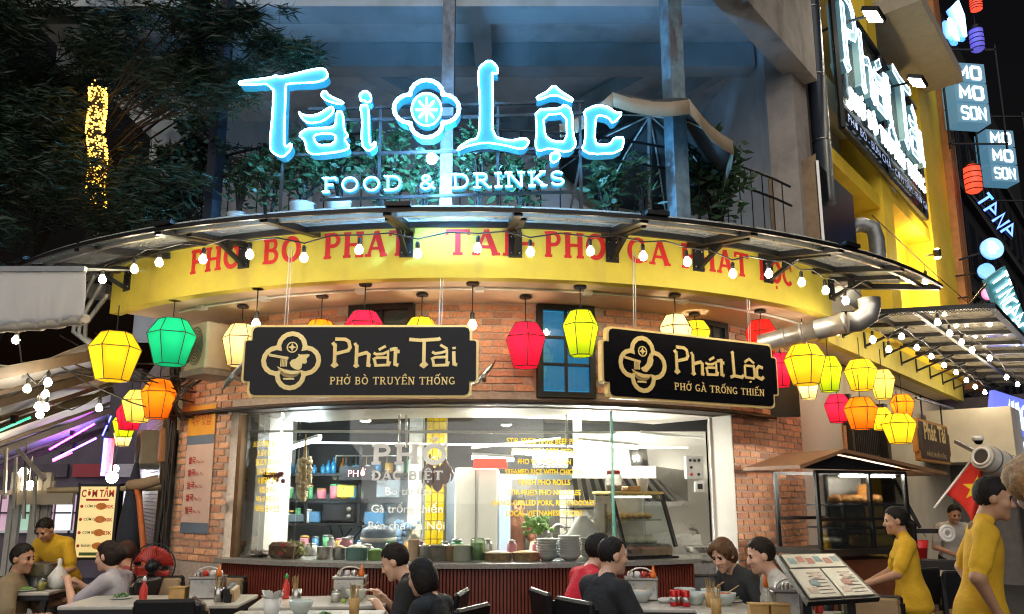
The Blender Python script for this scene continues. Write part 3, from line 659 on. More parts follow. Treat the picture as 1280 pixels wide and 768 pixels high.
# ================================================================== big neon sign
NY = 5.25
NF = frame((0, NY, 0), (1, 0, 0), (0, -1, 0))
def npx(pts, sc_, ox, oy): return [PY(ox + x / sc_, oy + y / sc_, NY) for x, y in pts]
TUBE = glow('neon_tube', (.14, .55, 1.), 60.); NBODY = glow('channel_letter_blue', (.035, .36, .60), .42, (.006, .06, .11))
NS = thing('neon_sign', 'large blue white neon sign reading Tài Lộc food and drinks', 'sign', (-.55, NY, 3.6))
def smooth2(P, it=1):
    for _ in range(it):
        Q = []
        for i in range(len(P)): a, b = P[i], P[(i + 1) % len(P)]; Q += [a * .78 + b * .22, a * .22 + b * .78]
        P = Q
    return P
def neon(loops, sc_, ox, oy, depth=.09, r=.0052, sm=1, fr=NF, mapf=None, body=NBODY, par=NS, name='letter'):
    L3 = [[Vector(p) for p in (mapf(l) if mapf else npx(l, sc_, ox, oy))] for l in loops]; L3 = [smooth2(l, sm) for l in L3]
    O, ex, ey, en = fr; L2 = [[((p - O).dot(ex), (p - O).dot(ey)) for p in l] for l in L3]
    b = obj(name, MB().poly(L2, fr, depth, 0), body, par)
    m = MB()
    for l in L3: m.tube([p + en * .012 for p in l], r, 5, closed=True)
    obj('neon_tube', m, TUBE, b); return b
c1 = (5.4875, 295, 70)
neon([[(18,190),(40,180),(250,155),(275,138),(300,155),(575,88),(615,100),(635,140),(610,170),(540,190),(345,195),(345,230),(332,600),(345,632),(385,600),(380,650),(320,705),(250,665),(232,620),(255,400),(262,195),(40,207)]], *c1)
neon([[(585,270),(612,240),(640,280),(745,325),(720,340),(640,320),(600,297)]], *c1)
neon([[(430,385),(450,408),(520,418),(580,400),(655,352),(672,365),(668,400),(600,455),(500,470),(455,435)]], *c1)
neon([[(430,545),(490,502),(620,500),(686,488),(690,385),(735,390),(745,520),(775,555),(742,575),(785,632),(735,660),(530,685),(485,655),(480,590)], [(535,560),(560,540),(684,540),(685,590),(650,615),(570,618),(545,595)]], *c1)
c2 = (4.52, 440, 80)
neon([[(45,175),(75,155),(105,175),(112,212),(90,225),(70,210),(50,215)]], *c2)
neon([[(45,240),(85,235),(95,260),(98,440),(110,470),(135,440),(132,475),(92,500),(55,460),(60,300)]], *c2)
def quatre(c, rho, cx=0, cy=0, n=8, sy=1.):
    k = (c + math.sqrt(2 * rho * rho - c * c)) / 2; a = math.degrees(math.atan2(k, k - c)); P = []
    for q in range(4):
        for i in range(n): t = R_(q * 90 - a + 2 * a * i / n); x = c * math.cos(R_(q * 90)) + rho * math.cos(t); y = c * math.sin(R_(q * 90)) + rho * math.sin(t); P.append((cx + x, cy - y * sy))
    return P
neon([quatre(92, 98, 422, 258, sy=.88), quatre(92, 86, 422, 258, sy=.88)], *c2, depth=.1, name='quatrefoil', sm=0)
b = neon([[(422 + 84 * math.cos(k * .2618), 262 + 92 * math.sin(k * .2618)) for k in range(24)]], *c2, depth=.07, name='coin', sm=0)
m = MB()
for k in range(4): p, q = npx([(422 + 60 * math.cos(k * .785), 262 + 66 * math.sin(k * .785)), (422 - 60 * math.cos(k * .785), 262 - 66 * math.sin(k * .785))], *c2); m.tube([p + Vector((0, -.014, 0)), q + Vector((0, -.014, 0))], .007, 5)
obj('neon_tube', m, TUBE, b)
c3 = (4.265, 560, 70)
neon([[(160,100),(170,60),(220,25),(260,55),(268,95),(250,102),(235,90),(240,250),(235,432),(330,458),(410,440),(435,465),(400,505),(300,480),(200,465),(100,485),(48,512),(60,490),(110,455),(168,440),(172,250)]], *c3)
neon([[(470,225),(530,195),(562,158),(600,195),(668,235),(660,250),(565,207),(480,242)]], *c3)
neon([[(465,290),(595,285),(620,262),(660,290),(665,420),(685,480),(640,520),(540,495),(480,515),(465,480),(475,400)], [(508,320),(630,310),(635,460),(560,460),(515,430)]], *c3)
neon([[(545,530),(575,515),(600,530),(590,560),(560,575),(545,560)]], *c3)
neon([[(720,300),(790,265),(850,275),(890,305),(932,308),(880,368),(850,330),(800,320),(785,340),(780,470),(830,480),(870,470),(885,440),(942,438),(920,520),(760,530),(710,500),(730,470),(735,340)]], *c3)
# food & drinks: serif neon strokes
gs, tw = serif_glyphs('FOOD & DRINKS', .1); pa, pb = PY(402, 241, NY), PY(707, 232, NY); ex = (pb - pa); W_ = ex.length; sxx = W_ / tw; hh = .115
fr2 = frame(pa, ex, (0, -1, 0))
for gx, gw, st in gs:
    if not st: continue
    mb = MB(); mt_ = MB()
    for k, (pts, sw_) in enumerate(st):
        P = [((gx + p[0]) * sxx, p[1] * hh) for p in pts]; mb.ribbon(P, max(.022, sw_ * .13), fr2, .04, -.004 - k * .0004); mt_.tube([fr2[0] + fr2[1] * x + fr2[2] * y + fr2[3] * .006 for x, y in P], .0036, 5)
    b = obj('letter', mb, NBODY, NS); obj('neon_tube', mt_, TUBE, b)
pl = PY(540, 200, NY); obj('floodlight', MB().ball((pl.x, NY - .02, pl.z), .04, 12, 8), glow('flood_white', (.18, .52, 1), 2600.), NS)
for v, u0, u1 in ((133, 385, 730), (148, 385, 738), (191, 350, 735), (246, 400, 720)):
    a, b = PY(u0, v + 4, NY + .12), PY(u1, v - 6, NY + .12); obj('frame_rail', MB().beam(a, b, .02, .02), BLACK, NS)
for u in (350, 472, 622, 727): a, b = PY(u, 128, NY + .13), PY(u, 268, NY + .13); obj('frame_post', MB().beam((b.x, b.y, 3.55), (b.x, b.y, a.z), .02, .02), BLACK, NS)
a, b = PY(727, 195, NY + .12), PY(713, 262, NY + .12); obj('frame_brace', MB().beam(a, b, .018, .018), BLACK, NS)
# ================================================================== lamps
BULB = glow('bulb_glow', (1., .84, .60), 92.); BULB2 = glow('bulb_glow_soft', (1., .80, .52), 62.); BULB3 = glow('bulb_glow_white', (1., .90, .72), 120.); SOCK = mat('bulb_socket', (.02, .02, .02), .5)
BULBP = [(.0, -.047), (.018, -.044), (.031, -.028), (.034, -.010), (.026, .010), (.016, .026), (.014, .034)]
_bulb = {}
def bulb_at(p, par, r=1., drop=None, glowm=BULB):
    """one bulb with its socket; p = centre of the glass"""
    key = (round(r, 2), glowm.name)
    if key not in _bulb:
        a = MB().lathe((0, 0, 0), [(x * r, z * r) for x, z in BULBP], 10); b = MB().lathe((0, 0, 0), [(.015 * r, .03 * r), (.018 * r, .04 * r), (.018 * r, .085 * r), (.008 * r, .1 * r)], 8)
        oa = obj('bulb', a, glowm, par, world=False); ob = obj('socket', b, SOCK, oa, world=False); _bulb[key] = (oa.data, ob.data)
    else:
        oa = bpy.data.objects.new('bulb', _bulb[key][0]); COL.objects.link(oa); oa.parent = par
        ob = bpy.data.objects.new('socket', _bulb[key][1]); COL.objects.link(ob); ob.parent = oa
    oa.location = WMX[par.name].inverted() @ Vector(p); oa.rotation_euler = (random.uniform(-.06, .06), random.uniform(-.06, .06), 0); return oa
def string(label, pts, up=.1, sag=.03, r=.85):
    c = pts[len(pts) // 2]; T = thing('string_light', label, 'string lights', c, group='strings of warm bulbs'); path = []
    for i, p in enumerate(pts):
        t = Vector(p) + Vector((0, 0, up)); path.append(t)
        if i < len(pts) - 1: q = (Vector(pts[i + 1]) + Vector((0, 0, up)) + t) / 2; q.z += sag; path.append(q)
        bulb_at(p, T, r, glowm=(BULB, BULB2, BULB3)[(i * 7 + len(pts)) % 5 % 3])
    obj('cord', MB().tube(path, .006, 5), SOCK, T); 
    m = MB()
    for p in pts: m.tube([Vector(p) + Vector((0, 0, .08 * r)), Vector(p) + Vector((0, 0, up))], .004, 4)
    return T
P1 = [(128,348),(168,335),(199,327),(254,323),(312,317),(380,321),(449,311),(522,316),(597,309),(663,314),(738,313),(804,319),(859,326),(916,341),(961,341),(1002,352),(1032,362),(1057,375),(1078,384)]
string('long string of warm bulbs hung under the curved glass canopy', [PC(u, v, 5.6) for u, v in P1])
def offp(u, v, off): return PP(u, v, RO + RN * off, RN)
P2 = [(1046,414),(1091,424),(1111,436),(1127,420),(1146,434),(1164,445),(1180,456),(1195,465),(1208,475),(1219,483),(1231,490),(1243,496)]
string('string of warm bulbs along the brackets of the side canopy', [offp(u, v, 1.0) for u, v in P2])
P3 = [(1172,402),(1187,416),(1202,427),(1215,437),(1237,447),(1258,471),(1272,480)]
string('outer string of warm bulbs under the glass grid of the side canopy', [offp(u, v, 1.5) for u, v in P3])
P4 = [(20,424),(34,485),(60,477),(57,492),(48,507),(57,508),(50,517),(124,509)]
string('tangled string of warm bulbs below the white stall awning', [PY(u, v, 6.2 + (.8 if u > 100 else 0)) for u, v in P4], sag=-.1)
for u, v, ur, vr, lb in ((323, 404, 323, 357, 'single bare bulb on a cord beside the cow signboard'), (591, 405, 591, 352, 'single bare bulb hanging between the two black signboards')):
    p = PZ(ur, vr, ZS); q = PY(u, v, p.y); T = thing('pendant_bulb', lb, 'pendant lamp', (p.x, p.y, ZS), group='bare pendant bulbs')
    obj('ceiling_rose', MB().lathe((p.x, p.y, ZS - .03), [(.05, 0), (.055, .015), (.04, .028)], 12), BLACK, T); obj('cord', MB().tube([(p.x, p.y, ZS - .02), (p.x, p.y, q.z + .08)], .005, 5), BLACK, T); bulb_at((p.x, p.y, q.z), T)
T = thing('pendant_bulb', 'bare bulb on a wire in front of the yellow pillars', 'pendant lamp', offp(1157, 350, 1.1), group='bare pendant bulbs')
p = offp(1157, 350, 1.1); bulb_at(p, T, 1.2); a, b = offp(1095, 322, 1.1), offp(1210, 323, 1.1); a.z = b.z = p.z + .22
obj('cord', MB().tube([a, (a + p) / 2 + Vector((0, 0, .1)), p + Vector((0, 0, .2)), (b + p) / 2 + Vector((0, 0, .1)), b], .006, 5), BLACK, T); obj('drop_cord', MB().tube([p + Vector((0, 0, .1)), p + Vector((0, 0, .2))], .004, 5), BLACK, T)
# ---------------------------------------------------------------- silk lanterns
LC = {'yellow': ((.75, .50, .02), (1., .62, .02)), 'green': ((.01, .38, .20), (.0, .5, .25)), 'cream': ((.80, .60, .30), (1., .70, .26)), 'orange': ((.72, .17, .008), (1., .2, .005)), 'pink': ((.62, .012, .05), (1., .02, .08)),
      'red': ((.62, .012, .01), (1., .02, .01)), 'lime': ((.42, .55, .012), (.5, .7, .01)), 'pale_yellow': ((.78, .60, .12), (1., .75, .12))}
LPROF = [(.58, .5), (1., .17), (.62, -.5)]
_lan = {}
def lantern(col, label, u, v, wpx, Y=None, rose=None, rot=0., hk=1.06, bright=1., lamp=True):
    if rose: p = PZ(rose[0], rose[1], ZS); x, y = p.x, p.y; zt = ZS
    else: p = PY(u, v, Y); x, y, zt = p.x, p.y, None
    c = PY(u, v, y); s = FPX / (c.y * _c + (c.z - CAM_H) * _s); W = wpx / s; H = W * hk; zt = zt or c.z + H / 2 + .25
    T = thing('silk_lantern', label, 'lantern', (x, y, c.z), rot, group='silk lanterns hung around the eaves')
    key = (round(W, 3), round(hk, 2)); n = 6
    mm = lanternm('silk_' + col, LC[col][0], LC[col][1], .10)
    prof = [(r * W / 2 * 1.06, z * H) for r, z in LPROF]
    m = MB().lathe((0, 0, 0), prof[::-1], n, smooth=False); m.f = m.f[:-2] + [m.f[-2]]; m.sm = m.sm[:len(m.f)]; m.mi = m.mi[:len(m.f)]
    obj('shade', m, mm, T, world=False)
    m = MB()
    for k in range(n):
        an = 2 * math.pi * k / n; m.tube([Vector((r * 1.008 * math.cos(an), r * 1.008 * math.sin(an), z)) for r, z in prof], .0042, 4)
    for r, z in prof: m.tube([Vector((r * 1.008 * math.cos(2 * math.pi * k / n), r * 1.008 * math.sin(2 * math.pi * k / n), z)) for k in range(n)], .0042, 4, closed=True)
    m.tube([(-prof[0][0], 0, H / 2), (prof[0][0], 0, H / 2)], .004, 4); obj('wire_frame', m, BLACK, T, world=False)
    if lamp: obj('bulb', MB().ball((0, 0, H * .12), .028, 8, 6), glow('lantern_bulb', (1, .8, .5), 62.), T, world=False)
    obj('cord', MB().tube([(0, 0, H * .12), (0, 0, zt - c.z - .005)], .005, 5), BLACK, T, world=False)
    if rose: obj('ceiling_rose', MB().lathe((0, 0, zt - c.z - .03), [(.05, 0), (.055, .014), (.04, .028)], 12), BLACK, T, world=False)
    return T
lantern('yellow', 'large yellow lantern hanging left of the green lantern', 143, 446, 57, Y=6.5, rot=.5)
lantern('green', 'emerald green silk lantern beside the air conditioner', 216, 428, 54, rose=(219, 372), rot=.45)
lantern('cream', 'cream lantern behind the left end of the cow signboard', 300, 432, 42, rose=(304, 381), rot=.2, hk=1.25)
lantern('orange', 'orange lantern mostly hidden behind the cow signboard', 402, 422, 40, rose=(403, 368), rot=.3)
lantern('pink', 'pink lantern rising behind the middle of the cow signboard', 457, 414, 46, rose=(457, 353), rot=.1)
lantern('yellow', 'yellow lantern peeping over the cow signboard near its right end', 527, 420, 42, rose=(528, 366), rot=.4)
lantern('pink', 'pink red lantern hung beside the upstairs blue window', 657, 432, 50, rose=(657, 369), rot=.62, hk=1.1)
lantern('lime', 'lime green lantern hanging in front of the blue window', 725, 417, 43, rose=(725, 356), rot=.12, hk=1.32)
lantern('cream', 'cream lantern above the middle of the rooster signboard', 845, 418, 40, rose=(843, 367), rot=.15, hk=1.2)
lantern('yellow', 'small yellow lantern just behind the rooster signboard', 878, 422, 38, rose=(868, 391), rot=.4)
lantern('red', 'red lantern over the right corner of the rooster signboard', 956, 424, 40, rose=(950, 387), rot=.1, hk=1.15)
lantern('pink', 'narrow pink lantern peeking out right of the rooster signboard', 976, 463, 30, Y=7.2, rot=.3, hk=1.4)
lantern('yellow', 'big yellow lantern hanging below the silver duct', 1006, 456, 47, Y=6.9, rot=.52)
lantern('lime', 'lime lantern half behind the big yellow lantern below the duct', 1036, 468, 32, Y=7.5, rot=.3, hk=1.35)
lantern('cream', 'small cream lantern directly under the big yellow lantern', 1010, 484, 28, Y=7.7, rot=.2)
lantern('yellow', 'yellow lantern under the side eaves beside the pale one', 1076, 469, 36, Y=8.1, rot=.6)
lantern('pale_yellow', 'pale yellow lantern right of its yellow twin under the eaves', 1103, 481, 29, Y=8.6, rot=.3, hk=1.25)
lantern('pink', 'pink lantern over the food cart left of the orange one', 1047, 511, 32, Y=8.2, rot=.2)
lantern('orange', 'orange lantern over the food cart roof next to the pink one', 1076, 517, 37, Y=8.0, rot=.55)
lantern('yellow', 'small dim yellow lantern behind the orange one over the cart', 1101, 524, 26, Y=9.2, rot=.5)
lantern('orange', 'orange lantern directly above the lowest yellow lantern', 1128, 508, 27, Y=9.0, rot=.4)
lantern('yellow', 'lowest yellow lantern beside the carved wooden sign', 1124, 536, 38, Y=8.3, rot=.62, hk=.96)
lantern('orange', 'orange lantern lowest right of the left hand cluster', 198, 499, 39, Y=7.4, rot=.3, hk=1.25)
lantern('pale_yellow', 'pale yellow lantern between the orange and pink ones at left', 173, 508, 37, Y=8.2, rot=.5)
lantern('pink', 'pink lantern squeezed between pale lanterns in the left cluster', 162, 521, 31, Y=8.9, rot=.3)
lantern('lime', 'lime yellow lantern at the left edge of the left cluster', 156, 532, 27, Y=9.4, rot=.4)
lantern('cream', 'smallest cream lantern at the far end of the left cluster', 154, 546, 22, Y=10.2, rot=.2)
# ================================================================== hanging signboards
def notched(w_, h_, n_=.0, r=.035, nx=.05, ny=.2):
    """board outline with notched, rounded corners (centre at 0,0)"""
    hw, hh = w_ / 2, h_ / 2; a = hw - nx; b = hh - ny * h_; P = []
    quad = [(hw, -b), (hw, b), ('n',), (a, hh)]
    def corner(sx, sy):
        c = [(hw, b - r * .4), (hw - r * .25, b - r * .05), (hw - r * .7, b), (a + .004, b + .0), (a, b + .004), (a, hh - r), (a - r * .3, hh - r * .3), (a - r, hh)]
        return [(x * sx, y * sy) for x, y in c]
    P += corner(1, 1); P += corner(-1, 1)[::-1]; P += corner(-1, -1); P += corner(1, -1)[::-1]
    return P
PHAT = [[(118, 195), (120, 365)], [(95, 205), (118, 188)], [(97, 362), (120, 378), (146, 360)], [(118, 158), (200, 160), (228, 178), (240, 225), (225, 252), (128, 277)],
        [(293, 205), (293, 368)], [(272, 208), (293, 196)], [(276, 366), (293, 378), (312, 366)], [(298, 290), (372, 268), (392, 285), (388, 370), (408, 374)],
        [(430, 270), (452, 282), (505, 278), (545, 258), (545, 372)], [(425, 325), (455, 310), (535, 308)], [(440, 330), (448, 372), (552, 368), (562, 340)], [(470, 245), (525, 215)],
        [(560, 245), (605, 235)], [(605, 225), (603, 362), (630, 372)], [(600, 262), (636, 258)]]
TAI = [[(712, 160), (800, 168), (950, 158), (962, 150)], [(832, 175), (832, 360)], [(805, 362), (832, 380), (860, 355)], [(898, 262), (920, 275), (975, 268), (1015, 252), (1015, 370)], [(890, 322), (925, 306), (1005, 304)], [(905, 328), (912, 372), (1022, 368), (1030, 340)], [(962, 205), (1018, 238)],
       [(1072, 222), (1074, 240)], [(1070, 258), (1074, 360), (1098, 368)]]
LOC = [[(735, 150), (745, 365)], [(720, 165), (748, 150)], [(700, 378), (745, 362), (830, 372), (850, 350)], [(872, 262), (975, 262), (980, 355), (965, 372), (880, 368), (868, 350), (872, 262)], [(870, 232), (925, 200), (980, 236)], [(925, 398), (928, 412)], [(1080, 270), (1035, 258), (1008, 285), (1008, 355), (1060, 372), (1085, 350)]]
def signboard(name, label, O, ex, W, H, animal, word, sub, label_par=None):
    en = Vector((ex.y, -ex.x, 0)); fr = frame(O, ex, en); k = W / 295.
    T = thing(name, label, 'signboard', O - Vector((0, 0, H / 2)), group='hanging black and gold signboards')
    obj('gold_rim', MB().poly([notched(W, H)], fr, .05, 0), GOLD, T)
    obj('black_face', MB().poly([notched(W - .035, H - .035)], fr, .004, .006), BLKP, T)
    def loc(x, y): return ((x - 147.5) * k, (46 - y) * k)
    def L4(P, ox=0, oy=0): return [loc(x / 7.68 - 3 + ox, y / 7.68 - 6 + oy) for x, y in P]
    z = .011
    obj('emblem_ring', MB().poly([[(loc(61.5, 46)[0] + x * k / 7.68, -y * k / 7.68) for x, y in quatre(139, 148)], [(loc(61.5, 46)[0] + x * k / 7.68, -y * k / 7.68) for x, y in quatre(139, 104)]], fr, .006, z + .003), GOLD, T)
    cx_, cy_ = L4([(498, 268)])[0]; m = MB(); circ = lambda r: [(cx_ + r * k * math.cos(a), cy_ + r * k * math.sin(a)) for a in [i * math.pi / 9 for i in range(18)]]
    m.poly([circ(7), circ(5.6)], fr, .005, z); m.poly([[(cx_ + 5.2 * k * math.cos(a) * (1 if i % 2 == 0 else .42), cy_ + 5.2 * k * math.sin(a) * (1 if i % 2 == 0 else .42)) for i, a in enumerate([j * math.pi / 4 for j in range(8)])]], fr, .005, z + .0005); obj('coin_mark', m, GOLD, T)
    m = MB()
    if animal == 'cow': m.poly([L4([(480,420),(500,392),(540,380),(566,352),(553,333),(578,340),(635,338),(650,334),(672,343),(655,365),(640,378),(647,415),(630,430),(602,425),(597,470),(570,492),(530,480),(495,455)])], fr, .005, z)
    else: m.poly([L4([(470,440),(500,470),(540,475),(575,440),(610,400),(625,350),(618,318),(632,300),(615,296),(606,278),(596,298),(582,282),(578,305),(560,330),(545,385),(520,412)])], fr, .005, z)
    obj('animal_mark', m, GOLD, T)
    m = MB(); m.poly([L4([(366,455),(400,472),(450,482),(500,496),(560,500),(600,488),(588,522),(548,553),(490,565),(430,552),(385,515)])], fr, .003, z - .002); obj('bowl_fill', m, mat('gold_dim', (.30, .21, .08), .5), T)  # darker gold fill: average tone of the bowl's thin stripes
    m = MB()
    for i in range(6): 
        q = i / 5; m.ribbon(L4([(365 + q * 25, 458 + q * 18), (430 + q * 5, 490 + q * 24), (500, 500 + q * 30), (600 - q * 40, 500 + q * 26)]), .9 * k, fr, .004, z + i * .0003)
    m.ribbon(L4([(428, 575), (532, 575)]), 2.2 * k, fr, .004, z); obj('bowl_mark', m, GOLD, T)
    m = MB()
    for i in range(5): m.ribbon(L4([(398 + i * 14, 360), (396 + i * 14, 456)]), 1.1 * k, fr, .004, z + i * .0003)
    obj('noodle_mark', m, GOLD, T)
    obj('chopstick_mark', MB().ribbon(L4([(278, 336), (470, 372)]), 1.5 * k, fr, .004, z + .002).ribbon(L4([(278, 350), (465, 384)]), 1.5 * k, fr, .004, z + .0024), GOLD, T)
    for strokes, lim in ((PHAT, None), (word, None)):
        groups = {}
        for st in strokes:
            xm = sum(p[0] for p in st) / len(st); key = 0 if xm < 262 else 1 if xm < 416 else 2 if xm < 556 else 3 if xm < 680 else 4 if xm < 868 else 5 if xm < (1045 if word is TAI else 992) else 6
            groups.setdefault(key, []).append(st)
        for key, sts in groups.items():
            m = MB()
            for i, st in enumerate(sts): m.ribbon([loc(x / 6.4 + 97, y / 6.4 - 6) for x, y in st], (3.3 if key in (2, 5) else 4.3) * k, fr, .006, z + .004 + i * .0004)
            obj('letter', m, GOLD, T)
    m = MB(); serif_text(m, sub, fr, 9.4 * k, loc(188.5, 0)[0], loc(0, 76)[1], width=156 * k, depth=.004); m.v = [v + en * .008 for v in m.v]; obj('lettering', m, GOLD, T, kind='stuff')
    for sx in (-.33, .33):
        p = fr[0] + fr[1] * (W * sx) + fr[2] * (H / 2); obj('hanging_wire', MB().tube([p, p + Vector((.01, -.0, 3.42 - p.z))], .004, 4).tube([p + fr[1] * .02, p + Vector((.03, 0, 3.42 - p.z))], .003, 4), mat('wire', (.5, .5, .48), .4, .5), T)
    return fr
pa, pb = PY(303, 452, 5.72), PY(598, 452, 5.72); zt = PY(450, 406.5, 5.72).z; zb = PY(450, 497, 5.72).z
signboard('hanging_signboard', 'black and gold signboard with cow emblem reading Phát Tài', Vector(((pa.x + pb.x) / 2, 5.72, (zt + zb) / 2)), Vector((1, 0, 0)), pb.x - pa.x, zt - zb, 'cow', TAI, 'PHỞ BÒ TRUYỀN THỐNG')
q0, q1 = PY(752, 449, 5.72), PY(972, 470, 6.5); exr = Vector((q1.x - q0.x, q1.y - q0.y, 0))
signboard('hanging_signboard', 'black and gold signboard with rooster emblem reading Phát Lộc', Vector(((q0.x + q1.x) / 2, (q0.y + q1.y) / 2, (zt + zb) / 2)), exr.normalized(), exr.length, zt - zb, 'rooster', LOC, 'PHỞ GÀ TRỐNG THIẾN')
# wing-shaped glass shades behind the left signboard ends
WING = glassm('smoked_glass', (.5, .5, .48), .25, .15, .5, (.5, .5, .47))
for u, sgn, lb in ((290, -1, 'grey curved fan blade beyond the left end of the cow signboard'), (604, 1, 'grey curved fan blade beyond the right end of the cow signboard')):
    p = PY(u, 470, 6.2); T = thing('wall_fan', lb, 'fan', p); m = MB(); G = []
    for i in range(9):
        t = i / 8; G.append([p + Vector((sgn * (-.1 + .2 * t) + j * .035 * math.sin(math.pi * t) * 1.6, .05 * t + .02 * j * j, -.11 + .26 * (t if sgn > 0 else 1 - t) + .03 * j * math.sin(math.pi * t))) for j in (-1, 0, 1)])
    obj('blade', m.sheet(G, True, thick=(0, .012, 0)), STEEL, T)
    obj('mount', MB().tube([p, p + Vector((0, .25, 0))], .02, 8), GREYM, T)
# ================================================================== kitchen interior
KW = mat('kitchen_white', (.8, .77, .71), .45, var=.04, scale=4); KB = mat('kitchen_blue', (.27, .32, .38), .5, var=.08, scale=4)
KBY = 9.7
kx0, kx1 = A(WA0, 4.0).x - .1, A(WA1, 4.0).x + .35
KIT = thing('kitchen_room', 'bright white kitchen room seen through the shop window', 'room', (0, 8.6, 0))
obj('back_wall', MB().box(((kx0 + 1.0) / 2 - .3, KBY + .06, 1.36), (1.0 - kx0 + .7, .1, 2.6)), KB, KIT)
obj('back_wall', MB().box(((kx1 + .75) / 2, KBY - .25, 1.36), (kx1 - .75, .1, 2.6)), KW, KIT)
obj('left_wall', MB().box((kx0 - .1, 8.75, 1.36), (.1, 2.0, 2.6)), KW, KIT)
pj = A(WA1, 4.0); obj('right_wall', MB().beam((pj.x, pj.y + .0, 1.2), (kx1 + .12, KBY - .1, 1.2), .1, 2.3), KW, KIT)
obj('tile_panel', MB().box(A(WA1 - .12, 4.09, 1.15), (.012, .235, 2.28), rz=R_(WA1)), mat('white_tile_wall', (.8, .77, .72), .3, var=.04), KIT)
pj0 = A(WA0 + .4, 3.95); obj('left_jamb', MB().beam((pj0.x, pj0.y, 1.15), (pj0.x + .12, pj0.y + .75, 1.15), .08, 2.3), KW, KIT)
obj('kitchen_floor', MB().box((0, 8.5, .06), (5.6, 2.6, .1)), mat('floor_tile', (.2, .18, .17), .4), KIT)
m = MB(); arcband(m, WA0 - 2, WA1 + 2, 3.1, 3.998, 2.29, 2.33); obj('ceiling_strip', m, KW, KIT)
obj('dark_ceiling', MB().box((0, 9.0, 2.74), (6.4, 1.9, .06)), mat('dark_ceiling', (.012, .012, .013), .7), KIT)
obj('upper_band', MB().box((-1.0, KBY - .04, 2.24), (4.2, .08, .86)), MATS['dark_ceiling'], KIT); obj('upper_band', MB().box((1.95, KBY - .36, 2.5), (2.2, .08, .42)), MATS['dark_ceiling'], KIT)
obj('ceiling_drop', MB().box((0, 8.0, 2.53), (6.0, .06, .4)), MATS['dark_ceiling'], KIT)
for i, (u0, v0, u1, v1, Y0, Y1) in enumerate(((290, 539, 770, 541, 7.4, 7.4), (300, 552, 860, 560, 8.6, 8.4), (590, 560, 700, 548, 8.8, 8.2), (800, 540, 880, 548, 8.0, 7.9))):
    a, b = PY(u0, v0, Y0), PY(u1, v1, Y1); obj('ceiling_pipe', MB().tube([a, b], .014, 6), WHT, KIT)
for u in (499, 508, 708): a, b = PY(u, 512, 7.4), PY(u, 560, 7.4); obj('hanger_rod', MB().tube([a, b], .012, 6), STEEL, KIT)
TUBEW = glow('fluorescent', (1., .97, .82), 300.); TUBEB = glow('fluorescent_cool', (.75, .92, 1.), 170.)
for lb, p0, p1, Y0, Y1, mt in (('long fluorescent tube in front of the range hood', (722, 553), (797, 560), 8.1, 8.1, TUBEW), ('fluorescent tube above the white fridge', (590, 572), (642, 575), 8.3, 8.3, TUBEW), ('slanting cool fluorescent tube at the left of the kitchen', (365, 560), (400, 549), 8.6, 8.2, TUBEB), ('fluorescent tube on the right of the white fridge', (640, 566), (720, 570), 8.9, 8.9, TUBEW)):
    a, b = PY(*p0, Y0), PY(*p1, Y1); T = thing('tube_light', lb, 'tube light', (a + b) / 2, group='kitchen tube lights'); obj('tube', MB().tube([a, b], .016, 8), mt, T); obj('fitting', MB().beam(a + Vector((0, 0, .035)), b + Vector((0, 0, .035)), .05, .03), WHT, T)
for u, v, lb in ((457, 525, 'round ceiling downlight left of the hanging rods'), (633, 530, 'round ceiling downlight above the yellow menu lettering'), (302, 533, 'round ceiling downlight at the far left of the kitchen')):
    p = PZ(u, v, 2.288); T = thing('downlight', lb, 'downlight', p, group='kitchen downlights'); obj('lens', MB().lathe((p.x, p.y, 2.27), [(.045, 0), (.045, .012)], 14), glow('downlight', (1, .96, .82), 1500.), T); obj('bezel', MB().tube([(p.x + .055 * math.cos(k * .52), p.y + .055 * math.sin(k * .52), 2.28) for k in range(12)], .01, 5, closed=True), WHT, T)
def pbox(name, label, cat, u0, u1, v0, v1, Y, dep, mt, b=.008, group=None):
    a, c = PY(u0, v1, Y), PY(u1, v0, Y); ctr = Vector(((a.x + c.x) / 2, Y + dep / 2, (a.z + c.z) / 2)); T = thing(name, label, cat, (ctr.x, ctr.y, a.z), group=group)
    obj('body', MB().bbox(ctr, (c.x - a.x, dep, c.z - a.z), b), mt, T); return T, a, c
# shelves on the left
SH = thing('wall_shelf', 'dark two tier wall shelf behind the garlic braids', 'shelf', PY(380, 654, 9.2))
for v, u0, u1 in ((654, 318, 452), (624, 318, 452), (592, 318, 520)): a, b = PY(u0, v, 9.2), PY(u1, v, 9.2); obj('board', MB().box(((a.x + b.x) / 2, 9.4, a.z - .015), (b.x - a.x, .42, .03)), BLACK, SH)
for u in (318, 385, 451): a, b = PY(u, 560, 9.22), PY(u, 656, 9.22); obj('upright', MB().box((a.x, 9.24, (a.z + b.z) / 2), (.03, .03, a.z - b.z)), BLACK, SH)
T, a, c = pbox('microwave', 'black microwave with two dials on the wall shelf', 'microwave', 402, 443, 630, 652.5, 9.2, .3, BLACK); 
obj('door', MB().box(((a.x * .6 + c.x * .4), 9.19, (a.z + c.z) / 2), ((c.x - a.x) * .62, .012, (c.z - a.z) * .8)), mat('dark_screen', (.02, .02, .025), .1), T)
for k in (.3, .7): obj('dial', MB().lathe((c.x - .06, 9.19, a.z + (c.z - a.z) * k), [(.03, 0), (.028, .012), (0, .013)], 12, mtx=Matrix.Rotation(R_(90), 3, 'X')), STEEL, T)
T, a, c = pbox('oven', 'small black oven with white knobs beside the left jamb', 'oven', 309, 332, 667, 689, 8.4, .35, BLACK)
